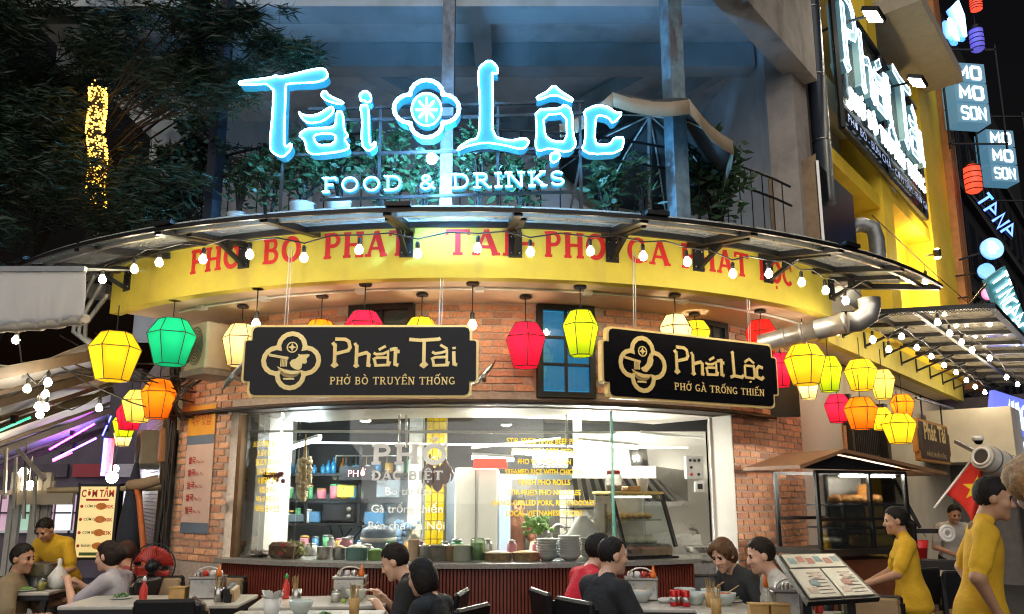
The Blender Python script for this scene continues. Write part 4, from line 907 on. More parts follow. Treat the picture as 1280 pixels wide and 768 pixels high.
for k in (.35, .7): obj('knob', MB().lathe((c.x - .05, 8.392, a.z + (c.z - a.z) * k), [(.018, 0), (.016, .012), (0, .013)], 10, mtx=Matrix.Rotation(R_(90), 3, 'X')), WHT, T)
BLUEP = mat('blue_plastic', (.1, .25, .45), .35)
for i, (u0, u1, v0, v1, mt, lb) in enumerate(((359, 384, 643, 653, mat('slate_towels', (.12, .17, .2), .8), 'stack of slate folded towels on the wall shelf'), (386, 399, 640, 653, BLUEP, 'blue plastic packet beside the towels on the shelf'), (330, 346, 638, 653, WHT, 'white box on the lower shelf at the left'), (340, 352, 610, 623, WHT, 'white tub on the upper shelf behind the lettering'), (421, 443, 606, 622, mat('yellow_pack', (.55, .5, .08), .5), 'yellow green food pack above the microwave'), (455, 480, 640, 656, BLUEP, 'blue crate low behind the special dish lettering'), (470, 500, 600, 622, KB, 'blue plastic tub on the upper shelf right of the microwave'))):
    pbox('shelf_box', lb, 'box', u0, u1, v0, v1, 9.25, .22, mt, group='goods on the kitchen shelves')
rr = random.Random(5)
for i in range(16):
    u = 322 + i * 8 + rr.uniform(-2, 2); h = rr.uniform(8, 20); p = PY(u, 592, 9.3); s = FPX / 9.3
    mt = rr.choice((mat('bottle_green', (.02, .12, .05), .15), mat('bottle_blue', (.03, .2, .4), .15), mat('bottle_amber', (.2, .07, .01), .15), KB))
    o = obj('bottle', MB().lathe((p.x, p.y, p.z), [(.03, 0), (.032, .01), (.032, h / s * .6), (.012, h / s * .78), (.012, h / s)], 10), mt); tag(o, '%s bottle from the left on the top kitchen shelf' % ORD[i], 'bottle', 'bottles on the top shelf')
# garlic braids, drying bundle
GAR = mat('garlic', (.62, .52, .36), .6, var=.25, scale=30); STR = mat('straw', (.42, .32, .16), .8, var=.3, scale=20)
for u, v0, v1, lb in ((381, 572, 626, 'long braid of garlic hanging right of the yellow lettering'), (316, 582, 630, 'garlic braid hanging by the left jamb of the kitchen')):
    p0, p1 = PC(u, v0, 3.85), PC(u, v1, 3.85); p1.x, p1.y = p0.x, p0.y; T = thing('garlic_braid', lb, 'garlic', p1, group='braids of garlic'); L = p0.z - p1.z; m = MB()
    for k in range(120): t = rr.random(); a = rr.uniform(0, 6.28); r = .055 * math.sin(math.pi * min(1, .25 + .7 * t)) + .01; m.ball((p0.x + r * math.cos(a), p0.y + r * math.sin(a), p0.z - L * t), rr.uniform(.014, .021), 6, 4)
    obj('garlic_bulbs', m, GAR, T, kind='stuff'); obj('braid', MB().tube([(p0.x, p0.y, p0.z + .22), (p0.x, p0.y, p0.z), (p1.x, p1.y, p1.z)], [.006, .02, .03], 7), STR, T)
p = PC(303, 597, 3.8); T = thing('onion_string', 'string of dark red onions behind the yellow lettering', 'onions', p)
m = MB()
for k in range(40): t = k / 39; m.ball(PC(296 + 58 * t, 597 + rr.uniform(-5, 5), 3.78), rr.uniform(.016, .026), 6, 4)
obj('onion_bulbs', m, mat('onion_red', (.13, .02, .03), .5), T, kind='stuff'); obj('cord', MB().tube([PC(296, 596, 3.78), PC(325, 590, 3.78), PC(354, 596, 3.78)], .006, 5), STR, T)
# hanging roast ducks
for i, (u, v) in enumerate(((537, 590), (547, 597), (556, 588))):
    p = PC(u, v, 3.75); T = thing('roast_duck', ('leftmost', 'middle', 'rightmost')[i] + ' of three roast ducks hanging before the yellow column', 'duck', p - Vector((0, 0, .12)), group='hanging roast ducks'); DK = mat('roast_skin', (.19, .06, .02), .3, var=.35, scale=15)
    obj('carcass', MB().lathe(p, [(.004, -.13), (.035, -.11), (.055, -.05), (.05, .02), (.03, .07), (.014, .1), (.012, .16)], 12), DK, T)
    for s_ in (-1, 1): obj('wing', MB().tube([p + Vector((s_ * .04, 0, .03)), p + Vector((s_ * .075, -.01, -.04)), p + Vector((s_ * .06, -.01, -.1))], [.016, .014, .006], 6), DK, T)
    obj('hook', MB().tube([p + Vector((0, 0, .15)), p + Vector((0, 0, .3))], .004, 5), STEEL, T)
# yellow column, pale pillar, fridge
YT = thing('tiled_column', 'yellow tiled column behind the hanging ducks', 'column', PY(542, 700, 8.7)); a, c = PY(530, 700, 8.7), PY(556, 575, 8.7)
obj('core', MB().box(((a.x + c.x) / 2, 8.86, 1.3), (c.x - a.x, .3, 2.5)), mat('grout', (.35, .28, .08), .8), YT)
YTM = mat('yellow_tile', (.72, .50, .01), .25, var=.08, scale=6); rows_ = 15; tw = (c.x - a.x) / 3
for r in range(rows_):
    for q in range(3): z = .95 + r * .1; obj('tile', MB().bbox((a.x + tw * (q + .5), 8.707, z + .05), (tw - .008, .02, .092), .004), YTM, YT)
a, c = PY(508, 700, 9.0), PY(528, 560, 9.0); obj('pale_pillar', MB().box(((a.x + c.x) / 2, 9.1, 1.3), (c.x - a.x, .2, 2.5)), KW, KIT)
T, a, c = pbox('fridge', 'tall white fridge with red header in the middle of the kitchen', 'fridge', 567, 623, 585, 715, 8.35, .6, mat('fridge_white', (.7, .68, .62), .35, var=.03), .015)
obj('door_gap', MB().box(((a.x + c.x) / 2 - .01, 8.345, (a.z + c.z) / 2), (.008, .012, c.z - a.z - .05)), GREYM, T); x = (a.x + c.x) / 2
p, q = PY(592, 586, 8.33), PY(634, 573, 8.33); obj('header', MB().box(((p.x + q.x) / 2, 8.3, (p.z + q.z) / 2), (q.x - p.x, .06, q.z - p.z)), glow('red_header', (1, .06, .02), .7, (.7, .05, .03)), T)
p, q = PY(623, 690, 8.36), PY(637, 600, 8.36); obj('lit_side', MB().box(((p.x + q.x) / 2 + .008, 8.5, (p.z + q.z) / 2), (q.x - p.x, .3, q.z - p.z)), glow('fridge_side_glow', (.55, .75, 1), .3, (.6, .7, .8)), T)  # no lamp: light on the fridge side is put in as faint emission
# tiled splashback and hanging vegetables in the centre right
a, c = PY(640, 700, 9.4), PY(770, 600, 9.4); SB = obj('splashback', MB().box(((a.x + c.x) / 2, 9.42, (a.z + c.z) / 2), (c.x - a.x, .04, c.z - a.z)), mat('dark_splash', (.05, .045, .04), .4), KIT)
for i in range(8):
    for j in range(7):
        x = c.x - .05 - i * .085; z = a.z + .1 + j * .11
        obj('tile', MB().bbox((x, 9.396, z), (.078, .014, .1), .003), mat('white_tile', (.42, .40, .36), .3, var=.1), SB)
p = PC(672, 655, 3.2); T = thing('vegetable_bag', 'net bag of green vegetables hanging under the menu lettering', 'vegetables', p)
m = MB()
for k in range(70): m.ball(p + Vector((rr.gauss(0, .06), rr.gauss(0, .05), rr.uniform(-.09, .07))), rr.uniform(.015, .03), 6, 4)
obj('greens', m, mat('greens', (.14, .28, .06), .6, var=.4, scale=12), T, kind='stuff'); obj('cord', MB().tube([p + Vector((0, 0, .05)), p + Vector((0, .0, .5))], .006, 5), WHT, T)
for u in (668, 690):
    p = PY(u, 700, 8.9); T = thing('tap', 'curved chrome kitchen tap %s of the vegetable bag' % ('left' if u < 680 else 'right'), 'tap', p); obj('spout', MB().tube([p, p + Vector((0, 0, .3))] + [p + Vector((.08 - .08 * math.cos(k * .4), 0, .3 + .09 * math.sin(k * .4))) for k in range(1, 9)], .014, 7), STEEL, T); obj('base', MB().lathe(p, [(.03, 0), (.02, .04)], 10), STEEL, T)
# green/blue little neon texts inside
for txt, u, v, col, nm, lb in (('BÒ NÉ', 688, 581, (.02, 1, .25), 'green_neon', 'small green neon lettering left of the range hood'), ('PHỞ', 446, 596, (1, .08, .12), 'red_neon', 'small red neon lettering beside the special dish text')):
    p = PY(u, v, 9.1); T = thing('neon_lettering', lb, 'sign', p); obj('letters', text_mb(MB(), txt, frame(p, (1, 0, 0), (0, -1, 0)), .11, 0, 0), glow(nm, col, 1.6), T); obj('plate', MB().box(p + Vector((0, .03, .04)), (.42, .02, .16)), BLACK, T)
# range hood
H = thing('range_hood', 'big stainless range hood with slanted baffle filters', 'range hood', PY(800, 626, 8.7))
y0, y1 = 8.45, 9.35; L0, L1 = PY(722, 592, y0), PY(820, 585, y0); zt_, zm, zl = PY(780, 583, y0).z, PY(780, 598, y0).z, PY(780, 628, y1).z
xr = PY(870, 600, 8.9).x; xl = PY(716, 600, y0).x; xm = PY(820, 600, y0).x
obj('front_lip', MB().box(((xl + xm) / 2, y0, (zt_ + zm) / 2), (xm - xl, .03, zt_ - zm)), mat('hood_cream', (.62, .58, .48), .35, .2), H)
obj('shell', MB()._add([(xl, y0, zt_), (xm, y0, zt_), (xr, y1, zt_ - .02), (xl, y1, zt_), (xm, y0, zm), (xr, y1, zl)], [(0, 1, 2, 3), (1, 4, 5, 2)]), STEEL, H)
obj('back_plate', MB()._add([(xl, y1 + .0, zl), (xr, y1, zl), (xr, y1, zl - .05), (xl, y1, zl - .05)], [(0, 1, 2, 3)]), STEEL, H)
nb = 20
for i in range(nb):
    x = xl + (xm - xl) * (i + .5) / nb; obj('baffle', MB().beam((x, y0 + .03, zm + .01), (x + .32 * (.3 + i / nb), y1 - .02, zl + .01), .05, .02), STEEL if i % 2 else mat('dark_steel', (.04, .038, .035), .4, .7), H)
obj('drip_tray', MB().beam((xl, y1 - .02, zl - .01), (xr, y1 - .02, zl - .01), .06, .04), STEEL, H)
p, q = PY(797, 560, 8.9), PY(800, 584, 8.9); obj('duct', MB().tube([p, p * .5 + q * .5, q], .1, 14), STEEL, H)
# control box & right wall details
T, a, c = pbox('control_box', 'white electrical control box with red button on the kitchen wall', 'control box', 858, 879, 570, 599, 8.15, .09, WHT, .006)
for i, (x, z, mt) in enumerate(((.3, .2, RED), (.25, .8, BLACK), (.5, .8, BLACK), (.75, .8, BLACK), (.7, .2, BLACK), (.3, .5, BLACK))): obj('button', MB().lathe((a.x + (c.x - a.x) * x, 8.15, a.z + (c.z - a.z) * z), [(.016, 0), (.014, .012), (0, .013)], 8, mtx=Matrix.Rotation(R_(90), 3, 'X')), mt, T)
T, a, c = pbox('socket_box', 'small white double socket under the control box', 'socket', 869, 881, 602, 615, 8.15, .05, WHT, .004); obj('socket_face', MB().box(((a.x + c.x) / 2, 8.146, (a.z + c.z) / 2), ((c.x - a.x) * .5, .008, (c.z - a.z) * .5)), BLACK, T)
p = PY(868, 668, 9.3); T = thing('wall_tap', 'chrome wall tap above the steel sink', 'tap', p); obj('spout', MB().tube([p + Vector((0, .1, .06)), p + Vector((-.06, -.05, .06)), p + Vector((0, -.12, .05)), p + Vector((.02, -.14, -.02))], .016, 7), STEEL, T); obj('handle', MB().box(p + Vector((-.07, -.03, .12)), (.08, .02, .02)), STEEL, T)
T = thing('steel_sink', 'stainless sink cabinet with splashback at the right end of the counter', 'sink', PY(870, 730, 8.0)); a, c = PY(842, 700, 7.9), PY(884, 672, 7.9)
obj('splash', MB().box(((a.x + c.x) / 2, 8.6, (a.z + c.z) / 2), (c.x - a.x + .2, .03, c.z - a.z)), STEEL, T); obj('basin', MB().bbox(((a.x + c.x) / 2 + .1, 8.0, .83), (.7, .7, .14), .02), STEEL, T); obj('cabinet', MB().box(((a.x + c.x) / 2 + .1, 8.02, .42), (.66, .62, .66)), GREYM, T)
m = MB().lathe(PY(876, 690, 7.75), [(.0, 0), (.14, .0), (.16, .05), (.165, .055), (.15, .05)], 18); tag(obj('steel_basin', m, STEEL), 'shallow steel basin on the sink beside the display case', 'basin')
# display case
zc0 = .97; D = thing('display_case', 'slanted glass food display case standing on the counter', 'display case', PC(808, 704, 3.95))
fd = phi_of(PC(808, 690, 4.05)); frd = frame(A(fd, 4.12, zc0), (math.cos(R_(fd)), math.sin(R_(fd)), 0), (math.sin(R_(fd)), -math.cos(R_(fd)), 0)); w2 = .27; hh_ = .56
def dc(x, z, y): return frd[0] + frd[1] * x + Vector((0, 0, z)) - frd[3] * y
obj('base', MB().bbox(dc(0, .06, .26), (w2 * 2, .5, .12), .03, rz=R_(fd)), STEEL, D)
obj('floor_strip', MB().box(dc(0, .008, .26), (w2 * 2 + .04, .54, .016), rz=R_(fd)), BLACK, D)
obj('front_glass', MB().sheet([[dc(-w2 + .01, .12, .01), dc(w2 - .01, .12, .01)], [dc(-w2 + .01, hh_, .2), dc(w2 - .01, hh_, .2)]], False, thick=frd[3] * -.006), GLASS, D)
for s_ in (-1, 1):
    obj('side_frame', MB().beam(dc(s_ * w2, .1, .0), dc(s_ * w2, hh_ + .01, .2), .03, .03), BLACK, D); obj('side_glass', MB()._add([dc(s_ * w2, .12, .02), dc(s_ * w2, hh_, .2), dc(s_ * w2, hh_, .5), dc(s_ * w2, .12, .5)], [(0, 1, 2, 3)]), GLASS, D)
    obj('rear_post', MB().beam(dc(s_ * w2, .1, .5), dc(s_ * w2, hh_, .5), .02, .02), STEEL, D)
obj('roof', MB().bbox(dc(0, hh_ + .015, .35), (w2 * 2 + .04, .34, .03), .008, rz=R_(fd)), mat('brass', (.6, .45, .15), .35, .7), D); obj('shelf', MB().box(dc(0, .33, .32), (w2 * 2 - .04, .28, .012), rz=R_(fd)), GLASS, D)
obj('lamp', MB().tube([dc(-w2 + .05, hh_ - .02, .3), dc(w2 - .05, hh_ - .02, .3)], .01, 6), glow('case_lamp', (1, .9, .7), 4.), D); obj('back_panel', MB().box(dc(0, .34, .5), (w2 * 2 - .03, .01, .42), rz=R_(fd)), mat('case_back', (.5, .46, .4), .4), D)
BRD = mat('bread', (.55, .35, .15), .7, var=.3, scale=18); NOOD = mat('noodles', (.68, .62, .48), .6, var=.2, scale=40)
for i in range(7): tag(obj('bread_roll', MB().ball(dc(-.2 + i * .065, .365, .32 + .02 * (i % 2)), (.045, .09, .03), 10, 6), BRD), '%s bread roll from the left on the display case shelf' % ORD[i], 'bread', 'bread in the display case')
for i in range(4): tag(obj('noodle_pile', MB().ball(dc(-.17 + i * .11, .15, .25), (.07, .1, .045), 10, 6), NOOD), '%s pile of pale noodles from the left inside the display case' % ORD[i], 'noodles', 'noodle piles in the display case')
p = dc(-.16, hh_ + .03, .34); T = thing('plastic_jar', 'clear jar with red lid on top of the display case', 'jar', p); obj('jar', MB().lathe(p, [(.07, 0), (.08, .02), (.08, .14), (.07, .16)], 14), glassm('plastic', (.85, .86, .85), .1, .15, .45, (.7, .68, .62)), T); obj('lid', MB().lathe(p + Vector((0, 0, .16)), [(.065, 0), (.065, .035), (.0, .04)], 14), mat('red_plastic', (.55, .02, .02), .4), T); obj('contents', MB().lathe(p, [(.065, .005), (.072, .06), (.0, .065)], 12), BRD, T)
tag(obj('wicker_tray', MB().bbox(dc(.02, hh_ + .055, .33), (.14, .14, .05), .01, rz=R_(fd)), mat('wicker', (.45, .25, .08), .7, var=.3, scale=50)), 'small brown wicker tray on top of the display case', 'tray'); p = dc(.16, hh_ + .03, .34)
tag(obj('paper_bowl', MB().lathe(p, [(.04, 0), (.06, .11), (.065, .115), (.055, .11), (.036, .01), (0, .008)], 14), WHT), 'white paper bowl on the right of the display case top', 'bowl')
# ---------------------------------------------------------------- things along the counter
ZC = .969
def conp(u, R=3.95): d = ray(u, 700); p = PC(u, 700, R); return Vector((p.x, p.y, ZC))
def pot(label, u, rpx, hpx, mt=STEEL, R=3.95, name='steel_pot', cat='pot', lid=None, group='pots and tubs along the counter'):
    p = conp(u, R); s = FPX / p.y; r, h = rpx / s, hpx / s; T = thing(name, label, cat, p, group=group)
    obj('body', MB().lathe(p, [(r * .94, 0), (r, .008), (r, h), (r * 1.05, h + .004), (r * .95, h + .002), (r * .93, h * .75), (0, h * .74)], 18), mt, T)
    if lid: obj('contents', MB().ball(p + Vector((0, 0, h * .95)), (r * .9, r * .9, h * .35), 12, 6), lid, T)
    return T
MEAT = mat('meat', (.42, .28, .18), .6, var=.4, scale=25); GRN = MATS['greens']; TEAL = mat('teal_tub', (.18, .33, .30), .4)
for u, r, h, mt, lid, lb in ((405, 9, 14, STEEL, None, 'small steel pot by the wood log basket'), (424, 8, 13, STEEL, MEAT, 'steel pot with sauce left of the teal tub'), (446, 13, 14, TEAL, NOOD, 'teal tub heaped with noodles on the counter'), (470, 10, 11, mat('green_bowl', (.2, .32, .08), .4), GRN, 'green bowl of limes behind the eating man'), (517, 7, 24, mat('peach_cup', (.65, .42, .28), .4), None, 'tall peach plastic tub behind the two black shirted diners'), (534, 11, 17, STEEL, None, 'broad steel pot left of the steel trio'), (548, 12, 18, STEEL, None, 'middle steel pot of three beside the green jar'), (562, 9, 17, mat('copper', (.45, .3, .15), .35, .8), None, 'coppery pot next to the pale tub'), (577, 12, 18, mat('pale_tub', (.55, .56, .45), .4), None, 'pale green tub left of the green jar'), (622, 17, 9, mat('rattan', (.38, .24, .10), .7, var=.4, scale=40), NOOD, 'left rattan basket of bread under the menu lettering'), (658, 17, 9, MATS['rattan'], BRD, 'right rattan basket of bread under the menu lettering')):
    pot(lb, u, r, h, mt, 3.95, 'counter_basket' if 'basket' in lb else 'steel_pot' if mt is STEEL else 'tub', 'basket' if 'basket' in lb else 'pot', lid)
p = conp(597); T = thing('glass_jar', 'jar of green pickles on the counter', 'jar', p); obj('jar', MB().lathe(p, [(.055, 0), (.062, .01), (.062, .17), (.05, .19)], 14), glassm('jar_glass', (.85, .95, .85), .1, .03), T); obj('pickles', MB().lathe(p, [(.05, .006), (.056, .15), (0, .155)], 12), mat('pickle', (.18, .30, .07), .5, var=.4, scale=30), T)
# stacks of bowls: every bowl a thing
for u, nb, r, mt, wh in ((684, 7, .095, mat('grey_china', (.45, .45, .43), .3), 'left'), (712, 8, .10, mat('white_china', (.56, .55, .52), .3), 'middle'), (742, 7, .115, MATS['grey_china'], 'right')):
    p = conp(u, 3.98); prof = [(r * .45, 0), (r * .8, .02), (r, .052), (r * .98, .054), (r * .78, .026), (0, .012)]
    for k in range(nb): o = obj('china_bowl', MB().lathe(p + Vector((0, 0, k * .022)), prof, 16), mt); tag(o, '%s bowl from the bottom in the %s stack on the counter' % (ORD[k], wh), 'bowl', '%s stack of bowls' % wh)
p = conp(730, 3.7); m = MB(); G = []
for i in range(7):
    t = i / 6; G.append([p + Vector((.2 * (1 - t * .8) * math.cos(a) * (1 + .12 * math.sin(5 * a + i)), .16 * (1 - t * .8) * math.sin(a), .15 + .22 * t)) for a in [k * math.pi / 9 for k in range(19)]])
tag(obj('plastic_bag', m.sheet(G), mat('white_plastic', (.6, .6, .57), .35, var=.15)), 'crumpled white plastic bag behind the stacked bowls', 'bag')
for u, v, k in ((752, 690, 0),):
    p = conp(u, 3.75)
    for j in range(5): tag(obj('paper_cup', MB().lathe(p + Vector((0, 0, .1 + j * .07)), [(.05, 0), (.066, .1), (.07, .102), (.06, .1), (.045, .01), (0, .008)], 14), WHT if j else mat('yellow_cup', (.75, .42, .02), .4)), '%s paper cup from the bottom in the tall stack' % ORD[j], 'cup', 'tall stack of paper cups')
    tag(obj('cup_stand', MB().bbox(p + Vector((0, 0, .05)), (.13, .13, .098), .01), WHT), 'white block under the tall stack of paper cups', 'block')
# left end of counter
p = conp(357, 4.0); T = thing('log_planter', 'half log tub with red tags and leaves on the counter', 'planter', p); a = math.cos(R_(phi_of(p)))
fl = R_(phi_of(p)); obj('log', MB().bbox(p + Vector((0, 0, .07)), (.30, .18, .14), .03, rz=fl), mat('log_wood', (.13, .06, .025), .7, var=.4, scale=12, bump=.3), T)
for k, (dx, dz) in enumerate(((-.02, .05), (.0, .12))): obj('red_tag', MB().box(p + Vector((dx, -.10, dz)), (.035, .006, .028)), mat('red_plastic'), T)
m = MB()
for k in range(60): q = p + Vector((.12 + rr.gauss(0, .045), -.06 + rr.gauss(0, .03), .03 + rr.random() * .12)); d = Vector((rr.gauss(0, 1), rr.gauss(0, 1), rr.gauss(0, 1))).normalized() * .035; e = d.orthogonal().normalized() * .012; m._add([q - d, q + e, q + d, q - e], [(0, 1, 2, 3)])
obj('leaves', m, mat('straw_green', (.30, .30, .10), .7, var=.4), T, kind='stuff')
p = conp(324, 4.02); T = thing('steel_plate', 'oval steel dish of sliced food on the counter', 'dish', p); obj('dish', MB().lathe(p, [(.06, 0), (.12, .03), (.125, .035), (.11, .03), (0, .018)], 18), STEEL, T); m = MB()
for k in range(30): a = rr.uniform(0, 6.28); q = rr.uniform(0, .09); m.ball(p + Vector((q * math.cos(a), q * math.sin(a), .035 + rr.random() * .025)), (.02, .014, .008), 6, 4)
obj('sliced_food', m, mat('pale_meat', (.55, .40, .32), .5, var=.4, scale=30), T, kind='stuff')
p = conp(289, 4.02); tag(obj('wicker_scoop', MB().lathe(p + Vector((0, .02, 0)), [(.05, 0), (.13, .06), (.15, .12), (.13, .11), (.04, .012), (0, .01)], 16, mtx=Matrix.Rotation(R_(-14), 3, 'X')), mat('wicker')), 'wicker scoop basket at the left end of the counter', 'basket')
p = PC(437, 668, 3.4); T = thing('rice_cooker', 'blue grey rice cooker behind the teal tub', 'rice cooker', (p.x, p.y, .95)); q = Vector((p.x + .28, p.y, ZC)); obj('body', MB().lathe(q, [(.12, 0), (.16, .03), (.17, .2), (.16, .24), (.08, .27), (0, .275)], 18), mat('cooker_blue', (.12, .16, .22), .3), T); obj('band', MB().lathe(q + Vector((0, 0, .12)), [(.174, 0), (.176, .04)], 18), mat('cooker_cream', (.5, .48, .42), .4), T)

# ---------------------------------------------------------------- kitchen clutter
rk = random.Random(77)
UR = thing('utensil_rail', 'steel rail hung with ladles and strainers under the dark band', 'utensil rail', PY(470, 575, 9.3)); a, b = PY(420, 570, 9.3), PY(530, 570, 9.3); obj('rail', MB().tube([a, b], .01, 6), STEEL, UR)
for i in range(9):
    q = a * (1 - i / 8.6) + b * (i / 8.6); L = rk.uniform(.14, .26); obj('ladle', MB().tube([q, q - Vector((0, 0, L))], .006, 5).ball(q - Vector((0, .01, L + .02)), (.035, .02, .03), 8, 5), rk.choice((STEEL, WHT, mat('copper'))), UR)
CL = [mat('tub_white', (.6, .6, .58), .4), mat('tub_blue', (.08, .25, .5), .4), mat('tub_pink', (.55, .2, .25), .4), mat('tub_green', (.1, .35, .15), .4), mat('tub_amber', (.5, .28, .06), .4), STEEL]
WHR = ('white tub', 'blue tub', 'pink tub', 'green tub', 'amber tub', 'steel canister')
n_ = 0
for v, u0, u1, Y in ((624, 322, 450, 9.3), (654, 346, 400, 9.3), (592, 440, 520, 9.3), (688, 338, 470, 9.0), (690, 480, 530, 8.9)):
    u = u0; n_ = -1
    while u < u1:
        wpx = rk.uniform(7, 13); k = rk.randrange(6); p = PY(u + wpx / 2, v, Y); s_ = FPX / Y; r = wpx / s_ / 2 * .9; h = rk.uniform(9, 19) / s_; u += wpx + rk.uniform(0, 4); n_ += 1
        nm = ('on the upper kitchen shelf', 'on the lower kitchen shelf', 'on the high shelf by the pillar', 'on the rear worktop', 'beside the tiled column')[[624, 654, 592, 688, 690].index(v)]
        T = thing('storage_tub', '%s %s, %s container from the left there' % (WHR[k], nm, ORD[n_]), 'tub', p, group='tubs and canisters in the kitchen')
        obj('body', MB().lathe(p, [(r * .85, 0), (r, .01), (r, h * .85)], 12), CL[k], T); obj('lid', MB().lathe(p + Vector((0, 0, h * .85)), [(r * 1.04, 0), (r * 1.04, h * .1), (r * .2, h * .15)], 12), rk.choice(CL), T)
obj('rear_worktop', MB().box((-1.3, 9.2, PY(440, 690, 9.0).z - .03), (3.0, .8, .05)), STEEL, KIT); obj('worktop_front', MB().box((-1.3, 8.84, .45), (2.9, .04, .8)), GREYM, KIT)
# second row of things right on the counter behind the glass
for i, u in enumerate((388, 413, 432, 458, 486, 500, 526, 541, 556, 571, 610, 640, 672, 698)):
    p = conp(u, 3.66); s_ = FPX / p.y; r = rk.uniform(5, 9) / s_; h = rk.uniform(14, 26) / s_; k = rk.randrange(6)
    T = thing('counter_jar', '%s on the counter %s' % (WHR[k].replace('tub', 'jar'), ('beside the half log tub', 'between the two small steel pots', 'at the left edge of the teal tub', 'right behind the teal tub', 'behind the head of the eating man', 'in front of the pale blue bag', 'just left of the steel pot trio', 'behind the broad steel pot', 'behind the middle steel pot', 'behind the coppery pot', 'between the pickle jar and a bread basket', 'between the two bread baskets', 'right of the right hand bread basket', 'between the left and middle bowl stacks')[i]), 'jar', p, group='back row of jars on the counter'); obj('body', MB().lathe(p, [(r * .9, 0), (r, .008), (r, h * .7), (r * .6, h * .85)], 12), CL[k], T); obj('lid', MB().lathe(p + Vector((0, 0, h * .85)), [(r * .66, 0), (r * .66, h * .1), (r * .1, h * .13)], 12), rk.choice(CL), T)
p = PY(500, 665, 8.9); m = MB()
for k in range(26): q = p + Vector((rk.gauss(0, .07), rk.gauss(0, .05), rk.uniform(-.08, .12))); m.ball(q, (rk.uniform(.03, .05), .03, rk.uniform(.02, .05)), 7, 5)
tag(obj('blue_bag', m, mat('bag_blue', (.25, .4, .62), .35, var=.3, scale=20)), 'crumpled pale blue plastic bag behind the eating man', 'bag')
for i, (u, v) in enumerate(((412, 660), (425, 663), (450, 655))):
    a = PY(u, 655, 9.55); T = thing('wall_cable', '%s black cable from the left drooping on the kitchen wall' % ORD[i], 'cable', a, group='cables on the kitchen wall'); obj('plug', MB().box(a, (.05, .03, .07)), BLACK if i % 2 else MATS['chili_red'] if 'chili_red' in MATS else BLACK, T); obj('lead', MB().tube([a, a + Vector((.05, -.02, -.16)), a + Vector((.16, -.03, -.2)), a + Vector((.28, -.02, -.05))], .008, 5), BLACK, T)
# ================================================================== yellow neighbour on the right
YB = thing('yellow_building', 'yellow painted building with pillars behind the vertical neon board', 'building', RW(5, -1, 0))
YEL2 = mat('yellow_wall', (.76, .52, .03), .7, var=.12, scale=2.5, bump=.05, stain=((.4, .26, .05), 1.2, .58, .5))
def rbox(name, d0, d1, o0, o1, z0, z1, mt, par): return obj(name, MB().box(RW((d0 + d1) / 2, (o0 + o1) / 2, (z0 + z1) / 2), (d1 - d0, o1 - o0, z1 - z0), rz=rzR), mt, par)
rbox('wall', .75, 8.4, -.3, .0, 3.55, 14, mat('pale_render', (.50, .47, .41), .75, var=.1, scale=2), YB)
rbox('pillar', 3.1, 3.6, .003, .5, 3.55, 14, YEL2, YB); rbox('pillar', 6.1, 7.75, .003, .5, 3.55, 14, YEL2, YB)
rbox('timber_strip', 7.78, 8.4, .003, .62, 3.4, 14, mat('orange_timber', (.42, .17, .05), .55, var=.25, scale=6), YB)
for k in range(3): rbox('groove', 7.9 + k * .16, 7.93 + k * .16, .622, .634, 3.4, 14, mat('timber_shadow', (.22, .08, .02), .6), YB)
rbox('floor_slab', 3.603, 6.097, .003, .46, 5.75, 5.95, YEL2, YB); rbox('floor_slab', .62, 3.097, .003, .46, 5.45, 5.65, YEL2, YB)
rbox('balcony_slab', 3.8, 6.8, .003, 1.1, 8.75, 9.0, mat('beige_render', (.42, .36, .28), .8, var=.1), YB)
rbox('parapet', 1.1, 3.09, .003, .22, 6.6, 7.05, CREAM, YB)
for i in range(24): rbox('railing_bar', 1.12 + i * .082, 1.145 + i * .082, .18, .205, 7.05, 8.6, mat('gilt_iron', (.35, .23, .06), .5, .4), YB)
rbox('railing_top', 1.1, 3.09, .16, .225, 8.6, 8.66, MATS['gilt_iron'], YB)
rbox('low_wall', 3.603, 6.097, .003, .1, 3.55, 5.748, YEL2, YB)
rbox('band', .62, 3.09, .003, .06, 4.2, 4.35, YEL2, YB); rbox('band', .62, 3.09, .003, .09, 4.9, 5.0, YEL2, YB)
# wall lamp washing the yellow wall
T = thing('wall_lamp', 'small wall spotlight glowing on the yellow wall', 'lamp', offp(1172, 322, .66)); p = offp(1172, 322, .66); LP_ = glow('spot_warm', (1, .75, .3), 1600.)
obj('housing', MB().lathe(p, [(.05, 0), (.06, .12), (.03, .13)], 12), BLACK, T); obj('lens_down', MB().lathe(p + Vector((0, 0, -.012)), [(.042, 0), (.042, .01)], 12), LP_, T); obj('lens_up', MB().lathe(p + Vector((0, 0, .135)), [(.028, 0), (.028, .008)], 12), LP_, T); obj('arm', MB().tube([p + Vector((0, 0, .06)), p + Vector((0, 0, .06)) - RN * .16], .015, 6), BLACK, T)
